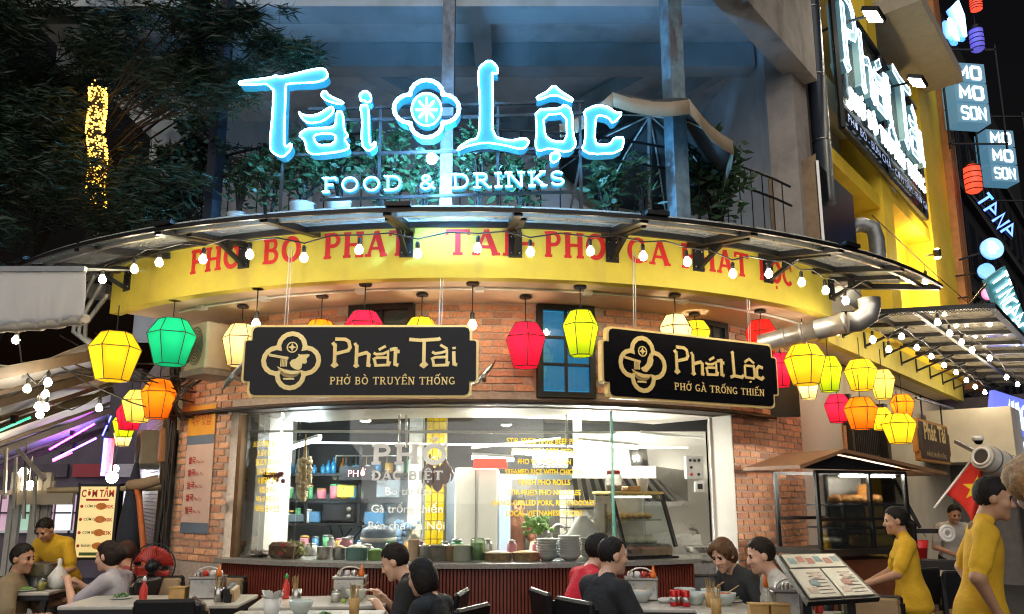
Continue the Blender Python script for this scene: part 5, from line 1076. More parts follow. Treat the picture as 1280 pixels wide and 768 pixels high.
# drain pipe and duct work
DP = thing('drain_pipe', 'thick dark drain pipe running down the corner column', 'pipe', offp(1021, 215, .55)); p = offp(1021, 100, .55)
obj('pipe', MB().tube([(p.x, p.y, 4.7), (p.x, p.y, 9)], .095, 16), mat('pipe_blue_black', (.03, .04, .06), .35, .2, var=.2), DP)
for z in (5.45, 6.25, 7.1): obj('strap', MB().tube([(p.x + .1 * math.cos(k * .42), p.y + .1 * math.sin(k * .42), z) for k in range(15)], .008, 5, closed=True), STEEL, DP)
MBX = thing('metal_chute', 'dark sheet metal exhaust box standing on the canopy', 'exhaust box', RW(.6, .45, 3.6))
c0, c1_, c2_ = RW(.02, .62, 0), RW(1.5, .55, 0), RW(-.05, .12, 0)
for nm, a, b, mt in (('front_sheet', c0, c1_, mat('green_black_sheet', (.025, .033, .033), .28, .6, var=.4, scale=3)), ('side_sheet', c2_, c0, mat('lit_brown_sheet', (.22, .15, .09), .35, .7, var=.35, scale=4))):  # side face catches light; that light is put into its paler brown
    obj(nm, MB().sheet([[a + Vector((0, 0, 3.65)), b + Vector((0, 0, 3.65))], [a + Vector((0, 0, 5.02 if nm == 'front_sheet' else 4.95)), b + Vector((0, 0, 5.12))]], False, thick=(0, .02, 0)), mt, MBX)
obj('seam', MB().beam(c0 + Vector((0, -.01, 3.65)), c0 + Vector((0, -.01, 5.03)), .03, .03), STEEL, MBX)
DU = thing('exhaust_duct', 'shiny silver exhaust duct with elbow under the canopy', 'duct', PY(1040, 420, 6.6))
a, b, c = PY(950, 430, 6.75), PY(1060, 403, 6.35), PY(1078, 398, 6.3); 
DST = mat('duct_steel', (.62, .60, .57), .34, .75, var=.15, scale=6)
obj('straight', MB().tube([a, a * .3 + b * .7], .084, 20), DST, DU); obj('sleeve', MB().tube([a * .35 + b * .65, a * .02 + b * .98], .088, 20), DST, DU)
e = [b * 1, b * .6 + c * .4 + Vector((.03, 0, -.01)), c + Vector((.05, 0, .03)), c + Vector((.07, 0, .10)), c + Vector((.07, 0, .17))]
obj('elbow', MB().tube(e, .09, 20), DST, DU)
for t in (.3, .5, .97): q = a * (1 - t) + b * t; dd = (b - a).normalized(); obj('collar', MB().tube([q - dd * .012, q + dd * .012], .094, 20), DST, DU)
p = offp(1090, 290, .5); T = thing('roof_duct', 'silver bent duct beside the yellow pillar', 'duct', p); obj('bend', MB().tube([p + Vector((-.25, .1, .1)), p + Vector((-.1, .05, .12)), p + Vector((.02, 0, .05)), p + Vector((.05, 0, -.1)), p + Vector((.05, 0, -.5))], .10, 16), GREYM, T)
# vertical neon board
NB = thing('neon_board', 'tall street side neon board reading Phát Tài seen edge on', 'sign', RW(3.4, .6, 5.95)); NBF = frame(RW(0, .6, 0), RT, RN)
def rb(x, y): return NBF[0] + RT * x + Vector((0, 0, y))
obj('mesh_panel', MB().poly([[(1.33, 5.95), (5.5, 5.95), (5.5, 7.9), (1.33, 7.9)]], NBF, .02, -.08), glassm('smoke_panel', (.35, .38, .4), .1, .1, .3, (.12, .16, .17)), NB)
for a, b in (((1.33, 5.95), (5.5, 5.95)), ((1.33, 8.3), (1.33, 5.95)), ((5.5, 7.3), (5.5, 5.95)), ((1.33, 6.25), (5.5, 6.25)), ((3.4, 7.9), (3.4, 5.95)), ((1.33, 7.9), (5.5, 7.9))): obj('frame_bar', MB().beam(rb(*a) - RN * .05, rb(*b) - RN * .05, .05, .05), BLACK, NB)
NB2 = glow('pale_channel', (.1, .3, .38), .14, (.12, .2, .22)); TUBE2 = glow('neon_tube_pale', (.6, .85, 1.), 2.2)
def outline(pts, w_):
    P = [Vector((x, y)) for x, y in pts]; L, Rr = [], []
    for i in range(len(P)):
        a = P[max(0, i - 1)]; b = P[min(len(P) - 1, i + 1)]; d = (b - a).normalized(); n_ = Vector((-d.y, d.x)) * w_ / 2; L.append(P[i] + n_); Rr.append(P[i] - n_)
    return L + Rr[::-1]
for strokes in (PHAT, TAI):
    for st in strokes:
        if len(st) == 2 and (Vector(st[0]) - Vector(st[1])).length < 32: continue
        pts = [(1.42 + (x - 95) / 1005 * 4.05, 7.95 - (y - 150) / 230 * 1.15) for x, y in st]; P2_ = outline(pts, .12)
        bo = obj('letter', MB().poly([[(q.x, q.y) for q in P2_]], NBF, .16, .0), NB2, NB); obj('neon_tube', MB().tube([rb(q.x, q.y) + RN * .015 for q in P2_], .009, 5, closed=True), TUBE2, bo)
bo = obj('quatrefoil', MB().poly([[(3.5 + x * .2, 6.62 + y * .2) for x, y in quatre(.47, .5)], [(3.5 + x * .2, 6.62 + y * .2) for x, y in quatre(.47, .36)]], NBF, .1, .0), NB2, NB); obj('neon_tube', MB().tube([rb(3.5 + x * .2, 6.62 + y * .2) + RN * .015 for x, y in quatre(.47, .5)], .012, 5, closed=True), TUBE2, bo)
m = MB(); serif_text(m, 'PHỞ BÒ TRUYỀN THỐNG', NBF, .24, 3.4, 6.3, width=3.8, depth=.03); obj('lit_lettering', m, glow('white_lettering', (.75, .9, 1), .9), NB)
m = MB(); text_mb(m, 'PHỞ BÒ - BÚN CHẢ - CƠM TẤM - PHỞ GÀ', NBF, .16, 3.4, 6.04, width=4.0, z0=.0); obj('strip_lettering', m, glow('strip_blue', (.15, .3, .7), .5), NB, kind='stuff')
for u, v, lb in ((1092, 18, 'upper rectangular floodlight over the tall neon board'), (1147, 101, 'lower rectangular floodlight over the tall neon board')):
    p = offp(u, v, .95); T = thing('floodlight', lb, 'floodlight', p, group='floodlights over the neon board'); M_ = Matrix.Rotation(rzR, 3, 'Z') @ Matrix.Rotation(R_(25), 3, 'X')
    obj('body', MB().bbox(p, (.34, .22, .06), .012, mtx=M_), BLACK, T); obj('lens', MB().box(p + M_ @ Vector((0, 0, -.034)), (.28, .17, .008), mtx=M_), glow('flood_lens', (1., .88, .65), 80.), T); obj('arm', MB().tube([p, p - RN * .5 + Vector((0, 0, .05)), p - RN * .94], .018, 6), BLACK, T)
def scribble(mb, fr, x0, x1, y0, h, n, wd, z0=.01, seed=1):
    q = random.Random(seed); step = (x1 - x0) / n
    for i in range(n):
        a = x0 + step * (i + .15); b = x0 + step * (i + .8); k = q.randrange(4)
        S = ([(a, y0), (a, y0 + h), (b, y0 + h * .5), (a, y0 + h * .45)], [(a, y0 + h), (b, y0 + h), ((a + b) / 2, y0 + h), ((a + b) / 2, y0)], [(a, y0), (a, y0 + h), (b, y0), (b, y0 + h)], [(b, y0 + h), (a, y0 + h * .8), (a, y0 + h * .1), (b, y0), (b, y0 + h * .5)])[k]
        mb.ribbon(S, wd, fr, .004, z0 + i * .0004)
    return mb
# ================================================================== dark street end on the right
DB = thing('dark_building', 'dark tall building hung with lit signs at the right edge', 'building', RW(14, -.5, 0))
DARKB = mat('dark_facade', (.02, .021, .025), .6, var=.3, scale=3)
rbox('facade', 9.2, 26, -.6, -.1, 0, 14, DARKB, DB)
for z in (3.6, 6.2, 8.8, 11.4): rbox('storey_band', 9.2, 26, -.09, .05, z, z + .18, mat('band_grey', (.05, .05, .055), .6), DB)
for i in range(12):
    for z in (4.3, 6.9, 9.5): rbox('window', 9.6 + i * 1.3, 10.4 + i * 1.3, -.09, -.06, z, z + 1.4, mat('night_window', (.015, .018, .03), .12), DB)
for k in range(14): rbox('escape_tread', 9.0, 10.4, .0 + k * .07, .05 + k * .07, 5.2, 5.24, BLACK, DB)
def block(mb, tx, fr, x0, x1, y0, h):
    BK = {'M': [[(0, 0), (0, 1), (.5, .35), (1, 1), (1, 0)]], 'O': [[(0, .12), (0, .88), (.14, 1), (.86, 1), (1, .88), (1, .12), (.86, 0), (.14, 0), (0, .12)]], 'S': [[(1, .85), (.85, 1), (.15, 1), (0, .85), (0, .6), (.15, .52), (.85, .48), (1, .38), (1, .14), (.85, 0), (.15, 0), (0, .14)]], 'N': [[(0, 0), (0, 1), (1, 0), (1, 1)]]}
    st = (x1 - x0) / len(tx); g_ = st * .68
    for i, c_ in enumerate(tx):
        for P in BK[c_]: mb.ribbon([(x0 + st * i + st * .16 + x * g_, y0 + y * h) for x, y in P], st * .19, fr, .004, .012 + i * .0005)
    return mb
PANL = glow('sign_panel', (.07, .2, .3), .45, (.12, .18, .22)); WTXT = glow('sign_white', (.8, .95, 1.), 2.2)
for i, (u0, u1, v0, v1, Y, tilt) in enumerate(((1198, 1233, 76, 152, 13.2, 6), (1240, 1269, 160, 226, 14.6, 5))):
    a, c = PY(u0, v1, Y), PY(u1, v0, Y); W = c.x - a.x; Hh = c.z - a.z; T = thing('stacked_sign', ('larger upper' if i == 0 else 'smaller lower') + ' stacked lit box sign reading MO MO SON', 'sign', (a.x, Y, a.z), group='stacked box signs')
    ex = Vector((1, .12, 0)).normalized()
    for k, tx in enumerate(('SON', 'MO', 'MO')):
        O = Vector((a.x, Y, a.z + Hh * k / 3)); fr = frame(O, ex, (.12, -1, 0)); h3 = Hh / 3 - .03
        b = obj('sign_box', MB().poly([[(0, 0), (W, 0), (W, h3), (0, h3)]], fr, .34, 0), PANL, T); obj('lettering', block(MB(), tx, fr, W * .1, W * .9, h3 * .17, h3 * .62), WTXT, b, kind='stuff')
    for x in (-.08, W + .32): obj('frame_post', MB().box((a.x + x, Y + .2, a.z + Hh / 2), (.03, .03, Hh + .9)), BLACK, T)
    for z in (-.35, Hh + .35): obj('frame_bar', MB().box((a.x + W / 2 + .12, Y + .2, a.z + z), (W + .45, .03, .03)), BLACK, T)
def drum(label, u, v, wpx, hpx, Y, mt, txt=None):
    p = PY(u, v, Y); s = FPX / Y; T = thing('drum_lantern', label, 'lantern', p, group='lit drum lanterns on the dark building'); r, h = wpx / s / 2, hpx / s
    obj('shade', MB().lathe(p, [(r * .6, -h / 2), (r * .95, -h * .42), (r, 0), (r * .95, h * .42), (r * .6, h / 2)], 16), mt, T); obj('cap', MB().lathe(p + Vector((0, 0, h / 2)), [(r * .62, 0), (r * .62, .06)], 12), BLACK, T)
    m = MB()
    for z in (-.42, -.2, .0, .2, .42): m.tube([p + Vector((r * 1.01 * math.cos(k * .4), r * 1.01 * math.sin(k * .4), z * h)) for k in range(16)], .01, 4, closed=True)
    obj('hoops', m, BLACK, T, kind='stuff'); obj('hanger', MB().tube([p + Vector((0, 0, h / 2)), p + Vector((0, 0, h / 2 + .3))], .012, 5), BLACK, T)
drum('red drum lantern below the stacked signs', 1216, 224, 21, 38, 13.4, glow('drum_red', (1., .07, .03), .75, (.6, .05, .03))); drum('small red drum lantern at the top right edge', 1220, 6, 16, 18, 13.4, MATS['drum_red']); drum('dim violet drum lantern under the top red one', 1221, 50, 18, 34, 13.4, glow('drum_violet', (.12, .10, .6), .45, (.1, .1, .4)))
BLN = glow('blue_neon', (.03, .16, 1.), 2.0); CYN = glow('cyan_neon', (.35, .85, 1.), 2.5)
for lb, P, Y in (('curved blue neon stroke at the top right corner', [(1196, 2), (1203, 20), (1206, 45), (1201, 25), (1192, 8)], 13.), ('short blue neon arc beside the timber strip', [(1187, 24), (1192, 32), (1197, 50), (1189, 40)], 13.)):
    T = thing('neon_stroke', lb, 'neon'  , PY(*P[0], Y)); pts = [PY(u, v, Y) for u, v in P]; obj('tube', MB().tube(pts, .04, 6, closed=True), CYN, T); obj('backing', MB().tube([p + Vector((0, .12, 0)) for p in pts], .07, 6, closed=True), BLN, T)
T = thing('vertical_neon', 'deep blue vertical neon lettering behind the red drum lantern', 'sign', PY(1236, 250, 14.5)); p = PY(1232, 262, 14.5); obj('letters', scribble(MB(), frame(p, (.5, 0, -.8), (0, -1, 0)), -.3, .75, -.05, .3, 4, .05), BLN, T, kind='stuff'); obj('rail', MB().beam(p + Vector((-.3, .1, .5)), p + Vector((.5, .1, -.6)), .05, .05), BLACK, T)
p = PY(1238, 312, 13); T = thing('round_sign', 'round blue lit sign with a white figure emblem', 'sign', p); obj('disc', MB().lathe(p, [(.19, 0), (.19, .08)], 24, mtx=Matrix.Rotation(R_(90), 3, 'X')), glow('disc_blue', (.02, .30, .8), .9), T); obj('emblem', scribble(MB(), frame(p + Vector((0, -.09, 0)), (1, 0, 0), (0, -1, 0)), -.09, .09, -.1, .2, 2, .03), WTXT, T, kind='stuff'); obj('bracket', MB().tube([p, p + Vector((-.4, .3, -.1))], .02, 5), BLACK, T)
for u, v, r, mt, lb in ((1231, 340, .14, MATS['disc_blue'], 'half hidden round blue sign under the emblem disc'), (1234, 368, .11, glow('disc_pink', (.9, .15, .45), .7), 'small round pink sign below the blue discs')):
    p = PY(u, v, 13.3); T = thing('round_sign', lb, 'sign', p); obj('disc', MB().lathe(p, [(r, 0), (r, .08)], 20, mtx=Matrix.Rotation(R_(90), 3, 'X')), mt, T); obj('bracket', MB().tube([p, p + Vector((-.4, .3, 0))], .015, 5), BLACK, T)
T = thing('slanted_neon', 'glaring white cyan slanted neon name sign at the right edge', 'sign', PY(1255, 420, 9.6)); p = PY(1236, 345, 9.6); fr = frame(p + Vector((.12, 0, 0)), (.42, .35, -.62), (0, -1, .0))
obj('back_box', MB().poly([[(-.06, -.15), (.95, -.15), (.95, .16), (-.06, .16)]], fr, .1, -.02), glow('cyan_box', (.03, .2, .25), .3, (.05, .15, .17)), T)
obj('lettering', scribble(MB(), fr, -.02, .92, -.11, .23, 7, .03, seed=3), glow('white_hot', (.75, 1, 1), 3.), T, kind='stuff')
obj('stay', MB().beam(PY(1200, 395, 9.6), PY(1233, 355, 9.6), .02, .02), BLACK, T)
T = thing('led_board', 'violet blue lit shop board below the string lights at right', 'sign', PY(1258, 530, 12.5)); a, c = PY(1236, 558, 12.5), PY(1300, 488, 12.5); fr = frame(Vector((a.x, 12.5, a.z)), (1, .25, -.25), (.2, -1, 0)); W = c.x - a.x
obj('panel', MB().poly([[(0, .35), (W, .35), (W, .95), (0, .95)]], fr, .1, 0), glow('led_violet', (.12, .16, .9), .7, (.1, .1, .4)), T); obj('lower_panel', MB().poly([[(0, -.05), (W, -.05), (W, .33), (0, .33)]], fr, .1, 0), glow('led_dark', (.1, .2, .4), .25, (.1, .15, .25)), T)
obj('lettering', scribble(MB(), fr, .3, W * .95, .45, .4, 7, .04, seed=5), glow('led_white', (.45, .65, 1), 1.8), T, kind='stuff'); obj('lower_lettering', scribble(MB(), fr, .04, W * .95, .06, .17, 14, .03, seed=6), MATS['led_white'], T, kind='stuff')
# street end behind the flag
obj_ = thing('end_house', 'dim house front closing the street behind the flag', 'building', RW(9.5, 1.5, 0))
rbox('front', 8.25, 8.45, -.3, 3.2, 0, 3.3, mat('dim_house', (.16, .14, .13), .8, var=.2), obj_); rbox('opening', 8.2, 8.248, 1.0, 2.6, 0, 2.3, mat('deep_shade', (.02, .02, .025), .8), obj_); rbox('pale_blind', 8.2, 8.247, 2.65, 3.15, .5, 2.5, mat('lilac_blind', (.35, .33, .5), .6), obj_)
# air handling unit and dome camera
p = PY(1242, 577, 8.4); T = thing('extractor_fan', 'bulky white cylindrical extractor unit above the yellow shirted man', 'extractor', p); ax = Vector((.86, .42, -.24)).normalized(); q0_, q1_ = p - ax * .2, p + ax * .42
obj('drum', MB().tube([q0_, q0_ + ax * .03, p, q1_ - ax * .05, q1_], [.13, .145, .145, .14, .11], 20), mat('dirty_white', (.55, .52, .47), .6, var=.2, scale=6), T); obj('intake', MB().tube([q0_ - ax * .012, q0_ + ax * .02], .085, 18), mat('dark_hole', (.03, .03, .03), .6), T); o1_ = ax.orthogonal().normalized(); o2_ = ax.cross(o1_).normalized()
obj('intake_ring', MB().tube([q0_ - ax * .012 + (o1_ * math.cos(k * .349) + o2_ * math.sin(k * .349)) * .09 for k in range(18)], .014, 6, closed=True), WHT, T); obj('bracket', MB().beam(p, p + Vector((-.1, .5, .25)), .04, .04), GREYM, T)
for t in (-.08, .1, .26): q = p + ax * t; obj('band', MB().tube([q, q + ax * .02], .148, 20), GREYM, T)
p = offp(1223, 551, 1.2); T = thing('dome_camera', 'small white dome camera on the beam end', 'camera', p); obj('mount', MB().lathe(p, [(.07, 0), (.07, .06), (.0, .065)], 14), WHT, T); obj('dome', MB().ball(p, .055, 12, 8), BLKP, T)
rbox('beam_end', 6.2, 7.6, .1, 1.3, 2.05, 2.9, CREAM, CR)
# carved wooden shop sign
fo = .75; d0, zz = onR(1147, 552, fo); d1, _ = onR(1187, 552, fo); _, zA = onR(1166, 528, fo); _, zB = onR(1166, 578, fo)
frw = frame(RW((d0 + d1) / 2, fo, (zA + zB) / 2), RT + Vector((0, 0, -.0)), RN); W = d1 - d0; Hh = (zA - zB)
T = thing('wooden_sign', 'carved brown wooden sign with gold lettering by the flag', 'signboard', RW((d0 + d1) / 2, fo, zB)); obj('rim', MB().poly([notched(W, Hh, nx=.07)], frw, .06, 0), mat('orange_wood', (.5, .22, .04), .5), T); obj('face', MB().poly([notched(W - .09, Hh - .07, nx=.07)], frw, .004, .006), mat('carved_brown', (.06, .03, .02), .5), T)
obj('lettering', text_mb(MB(), 'Phát Tài', frw, .3, 0, .02, width=W * .66, bold=.03, z0=.012), GOLD, T); obj('small_lettering', text_mb(MB(), 'PHỞ BÒ TRUYỀN THỐNG', frw, .08, 0, -.2, width=W * .6, z0=.012), GOLD, T)
for x in (-.3, .3): q = frw[0] + RT * (W * x) + Vector((0, 0, Hh / 2)); obj('hanger', MB().tube([q, q + Vector((0, 0, .3))], .01, 5), BLACK, T)
obj('support_bar', MB().beam(frw[0] + RT * -.8 + Vector((0, 0, Hh / 2 + .25)), frw[0] + RT * 1.4 + Vector((0, 0, Hh / 2 + .3)), .025, .025), BLACK, T)
# flag
p0, p1 = PY(1178, 622, 8.6), PY(1213, 577, 8.6); T = thing('flag', 'red flag with yellow star on a slanted pole', 'flag', p0); obj('pole', MB().tube([p0 + (p0 - p1) * .3, p1 + (p1 - p0) * .1], .012, 6), WHT, T)
def fl(s, t): 
    b = p0 * (1 - s) + p1 * s; return b + Vector((.30 * t + .05 * math.sin(t * 5 + s * 2) , .10 * math.sin(t * 6 + s * 3), -.42 * t + .06 * math.sin(t * 4)))
G = [[fl(.12 + .83 * i / 14, j / 12) for j in range(13)] for i in range(15)]
CLO = mat('flag_red', (.62, .025, .015), .7, var=.08); obj('cloth', MB().sheet(G, True, thick=(0, .004, 0)), CLO, T)
star = []
for k in range(10): r = .34 if k % 2 == 0 else .14; an = R_(90 + 36 * k + 20); star.append((.54 + r * math.cos(an) * .8, .42 + r * math.sin(an) * .72))
m = MB(); cpt = fl(.54, .42) + Vector((0, -.012, 0)); vs = [cpt] + [fl(s, t) + Vector((0, -.012, 0)) for s, t in star]; m._add(vs, [(0, 1 + k, 1 + (k + 1) % 10) for k in range(10)]); obj('star', m, mat('star_yellow', (.8, .6, .02), .6, var=0), T)
# red bucket and steel rail by the doorway
p = PY(1146, 680, 9.0); T = thing('red_bucket', 'red bucket hanging on the doorway rail', 'bucket', p - Vector((0, 0, .2))); obj('bucket', MB().lathe(p + Vector((0, 0, -.16)), [(.09, 0), (.12, .2), (.125, .2), (.085, .01), (0, .008)], 16), mat('red_plastic'), T); obj('handle', MB().tube([p + Vector((.12 * math.cos(k * .4), 0, .04 + .11 * math.sin(k * .4))) for k in range(9)], .006, 5), STEEL, T)
T = thing('service_rail', 'dark rail with coiled white hose beside the doorway', 'rail', PY(1160, 664, 8.9)); a, b = PY(1138, 664, 8.9), PY(1180, 664, 8.9); obj('rail', MB().beam(a, b, .04, .05), BLACK, T); q = PY(1184, 667, 8.85); obj('hose', MB().tube([q + Vector(((.08 - .0) * math.cos(k * .35), 0, .08 * math.sin(k * .35))) for k in range(18)], .02, 6, closed=True).tube([q + Vector((.045 * math.cos(k * .35), .0, .045 * math.sin(k * .35))) for k in range(18)], .02, 6, closed=True), WHT, T)
a, b = PY(1118, 600, 8.7), PY(1150, 660, 8.7); obj('brace', MB().beam(a, b, .03, .03), BLACK, T)
# ================================================================== greenery
def blades(mb, c, rad, n, ln, wd, rr, droop=.4, shell=.0, up=0.):
    c = Vector(c)
    for _ in range(n):
        v = Vector((rr.gauss(0, 1), rr.gauss(0, 1), rr.gauss(0, 1))).normalized() * (rr.random() ** .45)
        p = c + Vector((v.x * rad[0], v.y * rad[1], v.z * rad[2])); a = rr.uniform(0, 6.28); d = Vector((math.cos(a), math.sin(a), rr.uniform(-droop * 1.5, .3) + up)).normalized() * ln * rr.uniform(.6, 1.3)
        s = d.cross(Vector((rr.gauss(0, 1), rr.gauss(0, 1), rr.gauss(0, 1)))).normalized() * wd * rr.uniform(.7, 1.2)
        mb._add([p, p + d * .45 + s, p + d, p + d * .45 - s], [(0, 1, 2, 3)])
    return mb
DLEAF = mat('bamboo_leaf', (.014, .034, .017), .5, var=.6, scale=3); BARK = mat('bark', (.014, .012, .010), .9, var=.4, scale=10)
rg = random.Random(11)
def tree(label, base, trunk_h, clumps, leafn, name='bamboo_tree', ln=.14, wd=.012, fork=None):
    T = thing(name, label, 'tree', base); b = Vector(base); m = MB(); m2 = MB(); fk = Vector(fork) if fork else b + Vector((0, 0, .1))
    m.tube([b, b * .5 + fk * .5 + Vector((.05, 0, 0)), fk], [.1, .08, .06] if fork else [.03, .03, .02], 8)
    for cx_, cy_, cz_, r in clumps:
        q = Vector((cx_, cy_, cz_)); mid = (fk + q) / 2 + Vector((rg.gauss(0, .12), rg.gauss(0, .1), .25)); m.tube([fk, mid, q], [.012, .009, .006], 5)
        for k in range(5): e = q + Vector((rg.gauss(0, 1), rg.gauss(0, .7), rg.gauss(0, .6))) * r * .7; m.tube([q, (q + e) / 2 + Vector((0, 0, .08)), e], [.01, .007, .003], 4); blades(m2, e, (r * .42, r * .42, r * .3), leafn // 8, ln, wd, rg)
        blades(m2, q, (r, r * .8, r * .75), leafn, ln, wd, rg)
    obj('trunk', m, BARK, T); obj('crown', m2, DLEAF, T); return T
cl = []
for k in range(26): u, v = rg.uniform(-80, 205), rg.uniform(-60, 300); p = PY(u, v, rg.uniform(6.4, 7.8)); cl.append((p.x, p.y, p.z, rg.uniform(.35, .6)))
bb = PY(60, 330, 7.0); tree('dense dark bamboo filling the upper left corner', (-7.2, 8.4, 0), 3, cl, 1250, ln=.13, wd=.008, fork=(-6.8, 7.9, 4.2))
cl = []
for k in range(9): u, v = rg.uniform(215, 300), rg.uniform(-30, 150) ; p = PY(u, v, rg.uniform(5.4, 6.2)); cl.append((p.x, p.y, p.z, rg.uniform(.16, .3)))
for u, v in ((250, 10), (330, 55), (355, 70), (385, 70), (280, 30), (300, 90), (310, 20)): p = PY(u, v, 5.6); cl.append((p.x, p.y, p.z, .15))
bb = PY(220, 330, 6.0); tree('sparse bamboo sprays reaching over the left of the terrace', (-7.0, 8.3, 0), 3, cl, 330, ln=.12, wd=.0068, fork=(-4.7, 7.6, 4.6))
cl = []
for k in range(10): u, v = rg.uniform(190, 262), rg.uniform(150, 262); p = PC(u, v, 4.9); cl.append((p.x, p.y, p.z, rg.uniform(.15, .26)))
bb = PC(225, 300, 4.9); tree('leafy dark shrub left of the dark terrace post', (bb.x, bb.y, ZF + .09), 1, cl, 200, 'terrace_shrub', .06, .02)
# lit trunk behind
LTk = thing('lit_tree_trunk', 'tree trunk wrapped in golden fairy lights among the bamboo', 'tree', PY(122, 330, 6.6)); pts = [PY(121 + 2 * math.sin(k), 112 + k * 11, 6.6) for k in range(14)]
obj('trunk', MB().tube(pts, [.055 + .002 * k for k in range(14)], 12), BARK, LTk); m = MB()
for k in range(1500):
    t = rg.random() * 12.9; i = int(t); q = pts[i] * (1 - t + i) + pts[i + 1] * (t - i); a = rg.uniform(0, 6.28); 
    if math.sin(t * 1.9 + 1) > -.75: m.ball(q + Vector((.075 * math.cos(a), .075 * math.sin(a), rg.gauss(0, .02))), .0075, 5, 3)
obj('fairy_lights', m, glow('fairy_gold', (1., .45, .04), 3.), LTk, kind='stuff')
# the gap in the bamboo shows the trunk: leave as it is
PLF = mat('plant_leaf', (.03, .075, .03), .45, var=.45, scale=4); POTW = mat('white_pot', (.5, .52, .54), .5, var=.06)
def plant(label, u, vtop, vbase, wpx, n, ln, wd, pot_px=None, R=4.9, name='terrace_plant', stems=7, lush=1.):
    p = PC(u, vbase, R); p.z = ZF + .09; t = PC(u, vtop, R); s = FPX / p.y; r = wpx / s / 2; h = t.z - p.z; T = thing(name, label, 'plant', p, group='plants along the terrace'); z0 = 0
    if pot_px: pr_ = pot_px / s / 2; z0 = .2; obj('pot', MB().lathe(p, [(pr_ * .75, 0), (pr_, .18), (pr_ * 1.05, .2), (pr_ * .95, .19), (0, .17)], 18), POTW, T)
    m, m2 = MB(), MB()
    for k in range(stems): a = rg.uniform(0, 6.28); e = p + Vector((r * .7 * math.cos(a), r * .5 * math.sin(a), h * rg.uniform(.6, 1))); m.tube([p + Vector((0, 0, z0)), p * .5 + e * .5 + Vector((0, 0, h * .15)), e], [.012, .009, .003], 5); blades(m2, e, (r * .35, r * .3, h * .14), n // stems // 2, ln, wd, rg, up=.3)
    blades(m2, p + Vector((0, 0, z0 + (h - z0) * .55)), (r, r * .7, (h - z0) * .45), n // 2, ln, wd, rg, up=.4); obj('stems', m, BARK, T); obj('foliage', m2, PLF, T); return T
plant('spiky plant in a pale round pot right of the dark post', 297, 205, 268, 46, 200, .10, .012, 26)
plant('tall plant in a long white planter under the neon T', 378, 185, 268, 90, 520, .10, .018, 34)
plant('bushy plant in a white pot below the neon letter a', 423, 165, 264, 80, 480, .09, .02, 32)
plant('leafy plant behind the word food', 480, 170, 264, 70, 420, .09, .02)
plant('dark plant beneath the quatrefoil of the neon sign', 530, 195, 264, 60, 300, .08, .018)
plant('plant behind the word drinks left of the neon L foot', 600, 165, 264, 66, 380, .09, .02)
plant('low leafy plant under the neon L', 655, 205, 264, 60, 320, .08, .02)
plant('plant with broad leaves left of the patio umbrella pole', 760, 205, 266, 60, 220, .12, .02)
plant('thin twiggy plant in front of the umbrella', 805, 195, 268, 44, 130, .09, .012)
plant('big glossy shrub right of the blue post under the umbrella', 895, 185, 285, 92, 620, .12, .026, R=4.75, stems=12)
plant('small bushy plant at the left end of the terrace', 335, 190, 268, 60, 330, .08, .016)
# terrace umbrella
U = thing('patio_umbrella', 'open grey beige patio umbrella on the terrace', 'umbrella', PY(830, 265, 6.5)); c = PY(806, 160, 6.5); UC = mat('umbrella_cloth', (.055, .055, .055), .8, var=.15, scale=6); UT = mat('umbrella_trim', (.36, .27, .18), .8, var=.12)
n = 8; rim = []; tilt = Matrix.Rotation(R_(10), 3, 'Y') @ Matrix.Rotation(R_(-14), 3, 'X')
for k in range(n): a = 2 * math.pi * k / n + .3; rim.append(c + tilt @ Vector((.80 * math.cos(a), .80 * math.sin(a), -.32)))
top = c + Vector((.05, 0, .16))
for k in range(n):
    a, b = rim[k], rim[(k + 1) % n]; G = []
    for i in range(6): t = i / 5; G.append([(top * (1 - t) + (a * (1 - j / 4) + b * (j / 4)) * t) + Vector((0, 0, -.05 * t * math.sin(math.pi * j / 4) + .10 * math.sin(math.pi * t) * .6)) for j in range(5)])
    obj('canopy_panel', MB().sheet(G, True, thick=(0, 0, -.006)), UC, U); e = G[-1]
    obj('valance', MB().sheet([e, [p + Vector((.01 * math.sin(j * 2.2), 0, -.13)) for j, p in enumerate(e)]], True, thick=(0, .006, 0)), UT, U)
    obj('rib', MB().tube([top - Vector((0, 0, .04)), a * .5 + top * .5 + Vector((0, 0, .03)), a + Vector((0, 0, -.01))], .008, 5), WHT, U)
obj('pole', MB().tube([(top.x - .04, top.y, ZF + .09), top + Vector((0, 0, .05))], .02, 8), mat('pole_grey', (.3, .3, .28), .5), U)
# ================================================================== left hand stall street
ST = thing('stall_roof', 'sloping grey tarpaulin stall roof with steel rafters at left', 'stall roof', PY(60, 620, 9)); TARP = mat('tarp', (.50, .49, .47), .55, var=.2, scale=3, bump=.1)
rowsT = [((-90, 474, 5.4), (152, 430, 7.3)), ((-90, 520, 6.6), (146, 455, 8.6)), ((-90, 560, 8.0), (140, 482, 10.0)), ((-90, 592, 9.6), (137, 508, 11.8)), ((-90, 612, 11.6), (135, 532, 14.0))]
GR = [[PY(*a) * (1 - j / 8) + PY(*b) * (j / 8) + Vector((0, 0, .05 * math.sin(j * 1.3 + i))) for j in range(9)] for i, (a, b) in enumerate(rowsT)]
for i in range(4): obj('tarp_sheet', MB().sheet([GR[i], [(p + q) / 2 + Vector((0, 0, -.04)) for p, q in zip(GR[i], GR[i + 1])], [q + Vector((0, 0, .012)) for q in GR[i + 1]]], True, thick=(0, 0, .01)), TARP, ST)
for i, (a, b) in enumerate(rowsT): obj('rafter', MB().beam(PY(*a) + Vector((0, 0, -.06)), PY(*b) + Vector((0, 0, -.06)), .07, .09), mat('rafter_brown', (.13, .10, .07), .6, var=.2), ST)
